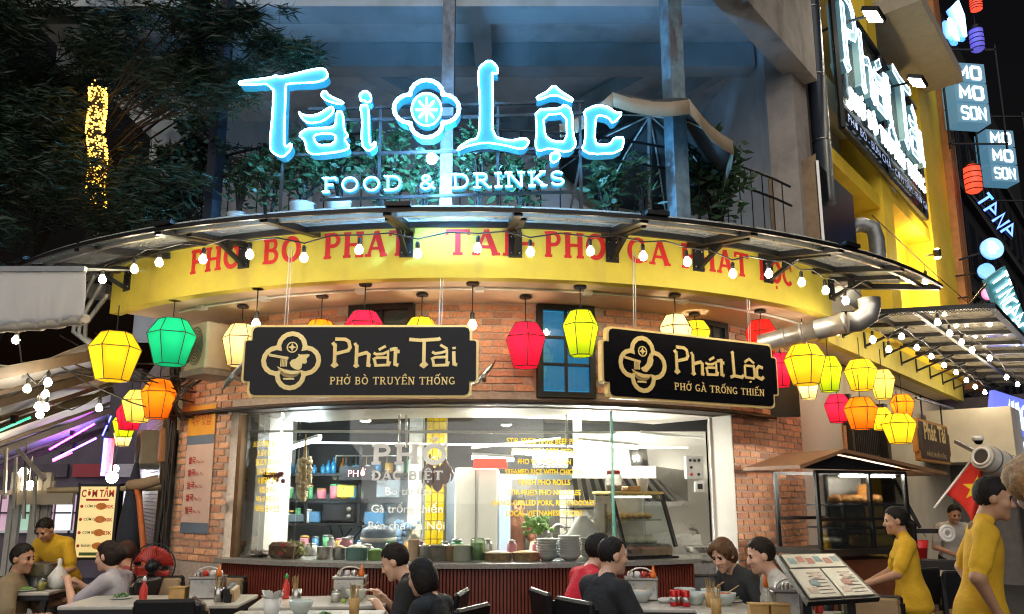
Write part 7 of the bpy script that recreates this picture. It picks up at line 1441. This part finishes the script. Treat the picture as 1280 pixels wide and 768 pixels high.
for a, b in ((A_, B_), (B_, C_)): s_ = -fn * .36; obj('roof_slope', MB()._add([a - s_, b - s_, b + s_, a + s_, a - s_ + Vector((0, 0, .03)), b - s_ + Vector((0, 0, .03)), b + s_ + Vector((0, 0, .03)), a + s_ + Vector((0, 0, .03))], [(3, 2, 1, 0), (4, 5, 6, 7), (0, 1, 5, 4), (1, 2, 6, 5), (2, 3, 7, 6), (3, 0, 4, 7)]), RFM, FC)
obj('gable', MB()._add([fc(-.15, .0, 1.745), fc(1.15, .0, 1.735), fc(.22, .0, 1.865)], [(0, 1, 2)]), BLACK, FC); obj('strip_lamp', MB().tube([fc(.35, .08, 1.69), fc(.97, .08, 1.69)], .01, 6), glow('cart_lamp', (1, .93, .8), 170.), FC)
for k in range(9): tag(obj('roast_chicken', MB().ball(fc(.4 + (k % 5) * .12, .22 + .1 * (k // 5), (1.49 if k < 5 else 1.295)), (.055, .07, .045), 10, 7), mat('fried_gold', (.45, .2, .05), .4, var=.35, scale=14)), '%s golden fried chicken from the left on the %s cart shelf' % (ORD[k % 5], 'upper' if k < 5 else 'lower'), 'chicken', 'fried chickens on the cart %s shelf' % ('upper' if k < 5 else 'lower'))
p = fc(.38, .25, zb_ + .025); tag(obj('steel_tray', MB().lathe(p, [(.12, 0), (.13, .1), (.135, .1), (.12, .01), (0, .008)], 18), STEEL), 'steel tub standing in the glass food cart', 'tub'); p = fc(.75, .2, zb_ + .03); tag(obj('yellow_tray', MB().bbox(p + Vector((0, 0, .05)), (.3, .25, .1), .01, rz=rzf), mat('tray_yellow', (.55, .36, .03), .5)), 'yellow crate in the right half of the food cart', 'crate')
obj('back_panel', MB().box(fc(.79, cd - .01, 1.36), (.40, .012, .66), rz=rzf), mat('cart_back', (.55, .52, .47), .35, .3, var=.1), FC); obj('price_card', MB().box(fc(.84, .3, 1.56), (.16, .01, .12), rz=rzf), mat('card_orange', (.7, .3, .06), .6), FC)
# ================================================================== people (implicit surfaces)
def surfnet(D, org, h):
    S = D < 0; nx, ny, nz = D.shape; c = np.zeros((nx-1, ny-1, nz-1), np.int8)
    for dx in (0, 1):
        for dy in (0, 1):
            for dz in (0, 1): c += S[dx:nx-1+dx, dy:ny-1+dy, dz:nz-1+dz]
    act = (c > 0) & (c < 8); I = np.argwhere(act); idx = -np.ones(act.shape, np.int32); idx[act] = np.arange(len(I))
    P = np.zeros((len(I), 3)); n = np.zeros(len(I)); cor = [(a, b, d) for a in (0, 1) for b in (0, 1) for d in (0, 1)]
    for a in cor:
        for ax in range(3):
            if a[ax]: continue
            b = list(a); b[ax] = 1
            da = D[I[:, 0] + a[0], I[:, 1] + a[1], I[:, 2] + a[2]]; db = D[I[:, 0] + b[0], I[:, 1] + b[1], I[:, 2] + b[2]]
            k = (da < 0) != (db < 0); t = np.where(k, da / np.where(k, da - db, 1), 0); q = np.tile(np.array(a, float), (len(I), 1)); q[:, ax] += t; P[k] += q[k]; n[k] += 1
    V = (I + P / n[:, None]) * h + org; F = []
    for ax in range(3):
        o1, o2 = [(1, 2), (2, 0), (0, 1)][ax]; sl0 = [slice(None)] * 3; sl1 = [slice(None)] * 3; sl0[ax] = slice(0, -1); sl1[ax] = slice(1, None); A0 = S[tuple(sl0)]; B0 = S[tuple(sl1)]
        E = np.argwhere(A0 != B0); E = E[(E[:, o1] > 0) & (E[:, o2] > 0) & (E[:, o1] < D.shape[o1] - 1) & (E[:, o2] < D.shape[o2] - 1)]; fl_ = A0[E[:, 0], E[:, 1], E[:, 2]]
        def g(d1, d2): q = E.copy(); q[:, o1] -= d1; q[:, o2] -= d2; return idx[q[:, 0], q[:, 1], q[:, 2]]
        a, b, c_, d = g(1, 1), g(0, 1), g(0, 0), g(1, 0); F.append(np.where(fl_[:, None], np.stack([a, b, c_, d], 1), np.stack([d, c_, b, a], 1)))
    return V, np.concatenate(F)
def sdf(pr, X):
    if pr[0] == 'c':
        _, a, b, r0, r1 = pr[:5]; a = np.array(a); ba = np.array(b) - a; t = np.clip(((X - a) @ ba) / max(1e-9, ba @ ba), 0, 1); return np.linalg.norm(X - a - t[..., None] * ba, axis=-1) - (r0 + (r1 - r0) * t)
    _, c, rad, Rm = pr[:4]; q = (X - np.array(c)) @ Rm; k0 = np.linalg.norm(q / rad, axis=-1); k1 = np.linalg.norm(q / (np.array(rad) ** 2), axis=-1); return k0 * (k0 - 1) / np.maximum(k1, 1e-6)
def build_sdf(prims, h, cuts=None, noise=None):
    lo = np.full(3, 9e9); hi = -lo; bbs = []
    for p in prims:
        if p[0] == 'c': r = max(p[3], p[4]); a = np.minimum(p[1], p[2]) - r; b = np.maximum(p[1], p[2]) + r
        else: r = max(p[2]); a = np.array(p[1]) - r; b = np.array(p[1]) + r
        bbs.append((a, b)); lo = np.minimum(lo, a); hi = np.maximum(hi, b)
    lo -= .05; hi += .05; N = np.ceil((hi - lo) / h).astype(int) + 1; D = np.full(N, .2)
    for p, (a, b) in zip(prims, bbs):
        k = p[-2]; m_ = .03 + k; i0 = np.maximum(0, ((a - m_ - lo) / h).astype(int)); i1 = np.minimum(N, ((b + m_ - lo) / h).astype(int) + 2)
        ax = [lo[d] + h * np.arange(i0[d], i1[d]) for d in range(3)]; X = np.stack(np.meshgrid(*ax, indexing='ij'), -1); d = sdf(p, X); sl = tuple(slice(i0[q], i1[q]) for q in range(3)); o = D[sl]
        hh = np.clip(.5 + .5 * (o - d) / k, 0, 1); D[sl] = o * (1 - hh) + d * hh - k * hh * (1 - hh)
    if cuts or noise:
        ax = [lo[d] + h * np.arange(N[d]) for d in range(3)]; X = np.stack(np.meshgrid(*ax, indexing='ij'), -1)
        if noise is not None: D = D + noise(X)
        if cuts is not None: D = np.maximum(D, cuts(X))
    return surfnet(D, lo, h)
SKIN = {'light': mat('skin_light', (.60, .36, .25), .5, var=.06, scale=20, sss=.1), 'tan': mat('skin_tan', (.46, .25, .15), .5, var=.06, scale=20, sss=.1)}
LIPM = mat('lip', (.42, .17, .13), .45, var=0); EYEM = mat('eye_dark', (.015, .01, .008), .2, var=0)
def cloth(name, col): return mat(name, col, .85, var=.16, scale=5.5, bump=.35, bdist=.06)
def person(label, hp, yaw, sit=True, scale=1., lean=8., head=(0, 0), rh=None, lh=None, top='shirt', topcol=(.1, .1, .1), sleeve='short', bot=(.03, .03, .035), hair='short', haircol=(.01, .008, .007), skin='tan', female=False, seat=.44, bulk=1., tunic=0., ch=None, trim=None):
    rot = lambda ang, ax: np.array(Matrix.Rotation(R_(ang), 3, ax)); P = []
    SH, TP, BT, EY, LP2, HR, SHO, TR = 0, 1, 2, 3, 4, 5, 6, 7
    pz = seat + .10 if sit else .93; pel = np.array([0, 0, pz]); sw = .155 if female else .175
    L1 = rot(-lean, 'X'); L2 = rot(-lean * 1.25, 'X')
    def tor(x, y, z): return pel + (L1 if z < .3 else L2) @ np.array([x, y, z])
    def cap(a, b, r0, r1, k, t): P.append(('c', np.array(a), np.array(b), r0 * bulk if t in (TP,) else r0, r1 * bulk if t in (TP,) else r1, k, t))
    def ell(c, r, Rm, k, t): P.append(('e', np.array(c), tuple(np.array(r) * (bulk if t == TP else 1)), Rm, k, t))
    ell(pel + [0, -.01, -.02], (.16, .125, .12), np.eye(3), .05, BT)
    ell(tor(0, .005, .05), (.158, .12, .13), L1, .06, TP); ell(tor(0, .01, .19), (.145, .108, .16), L1, .06, TP); ell(tor(0, .005, .34), (.155 if female else .17, .108, .15), L2, .06, TP)
    if female: ell(tor(-.065, .085, .32), (.06, .05, .055), L2, .05, TP); ell(tor(.065, .085, .32), (.06, .05, .055), L2, .05, TP)
    shR, shL = tor(sw, -.005, .435), tor(-sw, -.005, .435); cap(tor(sw * .85, -.005, .43), tor(-sw * .85, -.005, .43), .062, .062, .05, TP); cap(tor(sw * .9, -.01, .44), tor(.04, -.01, .49), .05, .045, .04, TP); cap(tor(-sw * .9, -.01, .44), tor(-.04, -.01, .49), .05, .045, .04, TP)
    # legs
    for s in (-1, 1):
        hip = pel + [s * .09, 0, -.02]
        if sit: kn = np.array([s * .12, .43, seat + .07]); an = np.array([s * .12, .40, .09])
        else: kn = np.array([s * .095, .02 * s, .5]); an = np.array([s * .10, -.02 + .03 * s, .09])
        cap(hip, kn, .092, .068, .05, BT); cap(kn, an, .064, .046, .03, BT); cap(an + [0, -.03, -.04], an + [0, .15, -.055], .042, .034, .02, SHO)
    # arms
    for s, H in ((1, rh), (-1, lh)):
        S0 = shR if s > 0 else shL; H = np.array(H if H is not None else (S0 + [s * .06, .04, -.5]), float); a1, a2 = .285, .25; d = H - S0; L = np.linalg.norm(d)
        if L > .525: H = S0 + d * .525 / L; d = H - S0; L = .525
        u = d / L; x = (a1 * a1 - a2 * a2 + L * L) / (2 * L); hh = math.sqrt(max(1e-6, a1 * a1 - x * x)); pole = np.array([s * .55, -.35, -.8]); pole = pole - u * (pole @ u); pole /= np.linalg.norm(pole); E = S0 + u * x + pole * hh
        if sleeve == 'long': cap(S0, E, .06, .052, .03, TP); cap(E, H - (H - E) * .1, .052, .038, .02, TP)
        else: cap(S0, S0 + (E - S0) * .72, .063, .062, .035, TP); cap(S0 + (E - S0) * .3, E, .045, .04, .02, SH)
        cap(E, H, .041, .026, .02, SH); f = (H - E) / np.linalg.norm(H - E); sd = np.cross(f, [0, 0, 1.]); sd /= max(1e-6, np.linalg.norm(sd)); upv = np.cross(sd, f)
        cap(H, H + f * .06, .026, .03, .012, SH)
        for q in range(4):
            b = H + f * .075 + sd * (-.027 + .018 * q); m1 = b + f * (.036 - .004 * abs(q - 1.4)) - upv * .008; e = m1 + f * .02 - upv * .024; cap(b, m1, .0095, .0088, .004, SH); cap(m1, e, .0088, .0072, .004, SH)
        tb = H + f * .03 - sd * s * .028; cap(tb, tb + f * .032 - sd * s * .02 - upv * .01, .0115, .0085, .006, SH)
    # neck and head
    nk = tor(0, -.005, .475); HM = rot(-lean * .5, 'X') @ rot(head[0], 'Z') @ rot(-head[1], 'X'); hb = tor(0, .02, .56); hc = hb + HM @ np.array([0, .025, .085])
    cap(nk, hb + HM @ np.array([0, 0, .02]), .056, .05, .02, SH)
    ell(tor(0, -.012, .468), (.074, .07, .036), L2, .02, TR if trim else TP)
    if tunic: ell(pel + [0, 0, -.06], (.192, .152, .14), np.eye(3), .04, TP); ell(pel + [0, 0, -.06 - tunic * .6], (.202, .168, tunic), np.eye(3), .04, TP)
    hd = lambda x, y, z: hc + HM @ np.array([x, y, z])
    ell(hd(0, -.012, .028), (.074, .093, .1), HM, .02, SH); ell(hd(0, .028, -.05), (.056, .06, .066), HM, .03, SH); cap(hd(0, .082, .01), hd(0, .1, -.022), .010, .0145, .012, SH); cap(hd(-.012, .09, -.024), hd(.012, .09, -.024), .009, .009, .008, SH)
    for s in (-1, 1):
        ell(hd(s * .077, -.008, .0), (.011, .023, .033), HM, .008, SH); cap(hd(s * .03, .072, .03), hd(s * .045, .066, .028), .011, .009, .01, SH); cap(hd(s * .018, .0835, .03), hd(s * .046, .074, .028), .0062, .005, .003, HR); cap(hd(s * .026, .0795, .009), hd(s * .038, .0755, .009), .0048, .0042, .002, EY)
        ell(hd(s * .04, .06, -.02), (.025, .022, .025), HM, .02, SH)
    cap(hd(-.02, .079, -.058), hd(.02, .079, -.058), .0085, .0085, .004, LP2); cap(hd(0, .07, -.095), hd(0, .07, -.09), .02, .02, .02, SH)
    V, F = build_sdf(P, .0095)
    tags = np.full(len(V), 9); best = np.full(len(V), 9e9)
    for p in P:
        d = sdf(p, V); d = d - (.0005 if p[-1] in (EY, LP2) else .001 if p[-1] == HR else (.022 if tunic else .006) if p[-1] == TP else .0222 if p[-1] == TR else 0); k = d < best; best[k] = d[k]; tags[k] = p[-1]
    ft = tags[F]; fm = np.sort(ft, axis=1)[:, 1]
    u_, v_, Y_ = hp; tgt = PY(u_, v_, Y_); ztop = hc[2] + .135 - .02 * abs(math.sin(R_(head[1] + lean * .5))); drop = 0.
    if sit: scale = min(1.03, max(.86, scale)); drop = tgt.z - ztop * scale; drop = max(-.14, min(.08, drop))
    else: scale = tgt.z / ztop
    cr_, sr_ = math.cos(R_(yaw)), math.sin(R_(yaw)); hx, hy = hc[0] * scale, hc[1] * scale
    loc = (tgt.x - (hx * cr_ - hy * sr_), tgt.y - (hx * sr_ + hy * cr_), drop)
    T = thing('person', label, 'person', loc, R_(yaw))
    if ch: chair(ch[0], (loc[0], loc[1]), R_(yaw), ch[1], seat * scale + drop + .02)
    me = bpy.data.meshes.new('body'); me.from_pydata((V * scale).tolist(), [], F.tolist()); me.polygons.foreach_set('use_smooth', [True] * len(F)); hm = mat('hair_%.3f_%.3f' % haircol[:2], haircol, .62, var=.4, scale=60, spec=.22, bump=.25)
    for mm in (SKIN[skin], cloth('top_%.2f_%.2f_%.2f' % topcol, topcol), cloth('bot_%.2f_%.2f_%.2f' % bot, bot), EYEM, LIPM, hm, mat('shoe', (.02, .02, .02), .5), cloth('trim_brown', (.10, .045, .015))): me.materials.append(mm)
    me.polygons.foreach_set('material_index', fm.astype(int).tolist()); me.update(); b = bpy.data.objects.new('body', me); COL.objects.link(b); b.parent = T; me.shade_smooth()
    for _ in range(1): pass
    # hair
    Hp = [('e', hd(0, -.018, .036), (.084, .105, .105), HM, .02, 5)]; zb2, yf, zh = -.055, .035, .07
    if hair == 'bob': Hp += [('e', hd(0, -.035, -.03), (.098, .09, .11), HM, .03, 5)]; zb2, yf, zh = -.13, .035, .075
    if hair == 'bun': Hp += [('e', hd(0, -.125, .01), (.066, .062, .064), HM, .015, 5), ('e', hd(0, -.05, -.02), (.085, .07, .08), HM, .03, 5)]; zb2 = -.1
    if hair == 'pony': Hp += [('c', hd(0, -.10, .01), hd(0, -.14, -.05), .032, .034, .02, 5), ('c', hd(0, -.14, -.05), hd(0, -.12, -.32), .034, .014, .02, 5)]; zb2 = -.36; yf = .04
    if hair == 'curtain': Hp += [('e', hd(.05, .03, .05), (.05, .06, .07), HM, .03, 5), ('e', hd(-.05, .03, .05), (.05, .06, .07), HM, .03, 5), ('e', hd(0, -.05, -.02), (.085, .07, .09), HM, .03, 5)]; zb2, yf, zh = -.09, .06, .062
    if hair == 'crop': Hp = [('e', hd(0, -.016, .034), (.079, .099, .1), HM, .02, 5)]; zb2 = -.045; zh = .078
    def cuts(X):
        q = (X - hc) @ HM; side = np.abs(q[..., 0]); yl = np.where(q[..., 2] < zh, yf - np.clip((zh - q[..., 2]) * (.55 if hair in ('short', 'crop', 'pony') else .15), 0, .05), 9.)
        face = np.maximum(q[..., 2] - zh, yl - q[..., 1]); face = np.maximum(yf - .05 * 0 - q[..., 1] - np.clip((zh - q[..., 2]) * (.5 if hair in ('short', 'crop', 'pony') else .1), 0, .06), q[..., 2] - zh - .02 * np.cos(side * 30) - .006 * np.sin(q[..., 0] * 330) - .004 * np.sin(q[..., 0] * 140 + q[..., 1] * 200))
        return np.maximum(-face, zb2 - q[..., 2])
    def noise(X): q = (X - hc) @ HM; return .0022 * np.sin(q[..., 0] * 300 + 40 * q[..., 2]) * np.sin(q[..., 1] * 60 + 2) + .0018 * np.sin(q[..., 2] * 40 + q[..., 0] * 230 + q[..., 1] * 120)
    V2, F2 = build_sdf(Hp, .008, cuts, noise); me = bpy.data.meshes.new('hair'); me.from_pydata((V2 * scale).tolist(), [], F2.tolist()); me.materials.append(hm); me.polygons.foreach_set('use_smooth', [True] * len(F2)); me.update(); o = bpy.data.objects.new('hair', me); COL.objects.link(o); o.parent = T
    return T
YSH = (.62, .36, .015)
person('man in black T-shirt eating soup, facing left', (494, 681, 5.75), 82, lean=17, head=(4, 18), rh=(.10, .40, .86), lh=(-.14, .34, .82), topcol=(.012, .013, .014), skin='light', ch=('black chair behind the eating man', False))
wp = person('woman with black bob in black top seen from behind with phone', (527, 699, 5.1), 62, lean=10, head=(-5, 12), rh=(.12, .36, .74), lh=(-.16, .38, .80), topcol=(.010, .010, .011), hair='bob', female=True, scale=.9, skin='light', ch=('black chair of the woman in black', False))
p = WMX[wp.name] @ Vector((-.15, .43, .74)); tag(obj('mobile_phone', MB().bbox(p, (.07, .014, .14), .006, mtx=Matrix.Rotation(R_(60), 3, 'Z') @ Matrix.Rotation(R_(35), 3, 'X')), mat('phone_case', (.25, .18, .18), .3)), 'phone held by the woman in black', 'phone')
person('man in red T-shirt behind the black shirted man', (750, 667, 5.85), -72, lean=17, head=(0, 0), rh=(.16, .4, .72), lh=(-.1, .42, .74), topcol=(.55, .012, .03), hair='short', skin='light', bulk=1.05, ch=('black chair of the man in red', False))
person('smiling man in black T-shirt looking right over his table', (766, 671, 5.4), -58, lean=5, head=(-16, 4), rh=(.22, .34, .74), lh=(-.12, .36, .76), topcol=(.014, .015, .018), hair='crop', skin='light', bulk=1.06, ch=('black chair of the black shirted man', False))
person('young man with brown hair in dark grey shirt looking down', (903, 674, 6.25), 108, lean=19, head=(18, 16), rh=(.16, .36, .74), lh=(-.2, .36, .72), topcol=(.03, .033, .035), hair='curtain', haircol=(.09, .045, .02), skin='light', ch=('chair of the man in dark grey', False))
person('dark haired man in white T-shirt facing left', (949, 673, 5.85), 86, lean=13, head=(4, 8), rh=(.14, .38, .72), lh=(-.2, .34, .7), topcol=(.52, .52, .50), hair='short', haircol=(.015, .010, .008), skin='light', bulk=1.02, ch=('chair of the man in white', False))
person('woman with ponytail in yellow shirt standing at the food cart', (1117, 634, 6.2), 72, sit=False, lean=3, head=(6, 6), rh=(.16, .34, 1.0), lh=(-.14, .36, 1.02), topcol=YSH, trim=True, hair='pony', female=True, tunic=.09)
person('man in yellow shirt walking away at the right', (1240, 597, 4.55), -114, sit=False, lean=6, head=(-6, 8), rh=(.21, .06, .92), lh=(-.21, .02, .92), topcol=YSH, trim=True, hair='short', tunic=.04, bulk=.96)
person('woman with light brown hair in pale top cut by the right edge', (1300, 566, 2.75), 82, sit=False, lean=20, head=(-75, 8), rh=(.2, .2, .9), lh=(-.18, .1, .9), topcol=(.52, .49, .46), hair='curtain', haircol=(.42, .20, .07), skin='light', female=True)
person('man in pale shirt standing in the far doorway', (1192, 632, 9.4), 170, sit=False, lean=14, head=(0, 14), rh=(.1, .3, 1.0), lh=(-.1, .3, 1.0), topcol=(.40, .38, .34), hair='short')
person('seated man in beige polo shirt at the far left table', (31, 680, 6.6), -72, lean=2, head=(-28, 4), rh=(.2, .3, .72), lh=(-.12, .38, .8), topcol=(.26, .20, .12), bot=(.25, .2, .13), hair='short', bulk=1.12, scale=.95, ch=('chair of the man in beige', False))
person('server in yellow shirt bending over the far left table', (58, 649, 7.3), 172, sit=False, lean=24, head=(0, 24), rh=(.12, .36, .92), lh=(-.1, .38, .94), topcol=YSH, trim=True, hair='short', bulk=1.05, tunic=.08)
person('woman in grey top with pinned up hair holding a white bag', (136, 677, 6.55), 84, lean=10, head=(4, 6), rh=(.06, .46, .92), lh=(-.12, .44, .94), topcol=(.38, .36, .40), sleeve='short', bot=(.08, .08, .1), hair='bun', haircol=(.018, .010, .008), female=True, skin='light', scale=.94, ch=('chair of the woman in grey', True))
person('man in red vest over white shirt behind the woman in grey', (158, 676, 7.2), 60, lean=8, head=(10, 4), rh=(.1, .4, .78), lh=(-.1, .4, .78), topcol=(.28, .05, .05), hair='crop', haircol=(.05, .02, .012), scale=.97, ch=('chair of the man in the red vest', False))
person('kitchen worker in a brown top busy behind the red header', (648, 618, 8.8), 200, sit=False, lean=12, head=(0, 18), rh=(.24, .3, .95), lh=(-.1, .34, .95), topcol=(.16, .06, .03), hair='short')

# ---------------------------------------------------------------- small clutter on the tables
rc = random.Random(5)
for nm, c_, spots in (('cream left table', (-2.62, 6.02), ((-.35, .05), (-.1, -.12), (.45, -.1))), ('table of the eating man', T2, ((-.3, .1), (-.15, -.15))), ('near left table', T2b, ((.3, .12), (.15, -.1))), ('cans table', T3, ((.42, .05), (-.42, -.15), (.2, -.2))), ('near right table', T4, ((.35, -.1), (.3, .16), (-.4, .1)))):
    for i, (dx, dy) in enumerate(spots):
        p = put(c_, dx, dy); k = (i + len(nm)) % 3
        if k == 0:
            T = thing('chopstick_cup', 'cup of chopsticks on the %s' % nm, 'cup', p); obj('cup', MB().lathe(p, [(.032, 0), (.036, .1), (.03, .1), (.028, .01), (0, .01)], 12), rc.choice((WB, STEEL)), T); m = MB()
            for q in range(9): a = rc.uniform(0, 6.28); m.tube([p + Vector((.01 * math.cos(a), .01 * math.sin(a), .02)), p + Vector((.035 * math.cos(a), .035 * math.sin(a), rc.uniform(.17, .2)))], .0035, 4)
            obj('chopsticks', m, mat('bamboo_stick'), T, kind='stuff')
        elif k == 1:
            T = thing('side_plate', 'small plate of herbs on the %s' % nm, 'plate', p); obj('plate', MB().lathe(p, [(.045, 0), (.075, .012), (.078, .014), (0, .008)], 16), WHT, T); m = MB()
            for q in range(40): a = rc.uniform(0, 6.28); r = rc.uniform(0, .055); e = p + Vector((r * math.cos(a), r * math.sin(a), .02 + rc.random() * .02)); d = Vector((math.cos(a * 3), math.sin(a * 3), .4)) * .022; s_ = Vector((-d.y, d.x, 0)) * .4; m._add([e - d, e + s_, e + d, e - s_], [(0, 1, 2, 3)])
            obj('herbs', m, mat('herb', (.06, .2, .03), .5, var=.4), T, kind='stuff')
        else:
            T = thing('sauce_bottle', 'chili sauce bottle on the %s' % nm, 'bottle', p); obj('bottle', MB().lathe(p, [(.026, 0), (.028, .01), (.028, .1), (.012, .13), (.012, .15)], 12), rc.choice((mat('chili_red'), mat('soy', (.03, .012, .008), .2), mat('chili_orange'))), T); obj('cap', MB().lathe(p + Vector((0, 0, .15)), [(.014, 0), (.014, .02), (.004, .035)], 10), rc.choice((WHT, mat('cap_green', (.03, .3, .06), .4))), T)
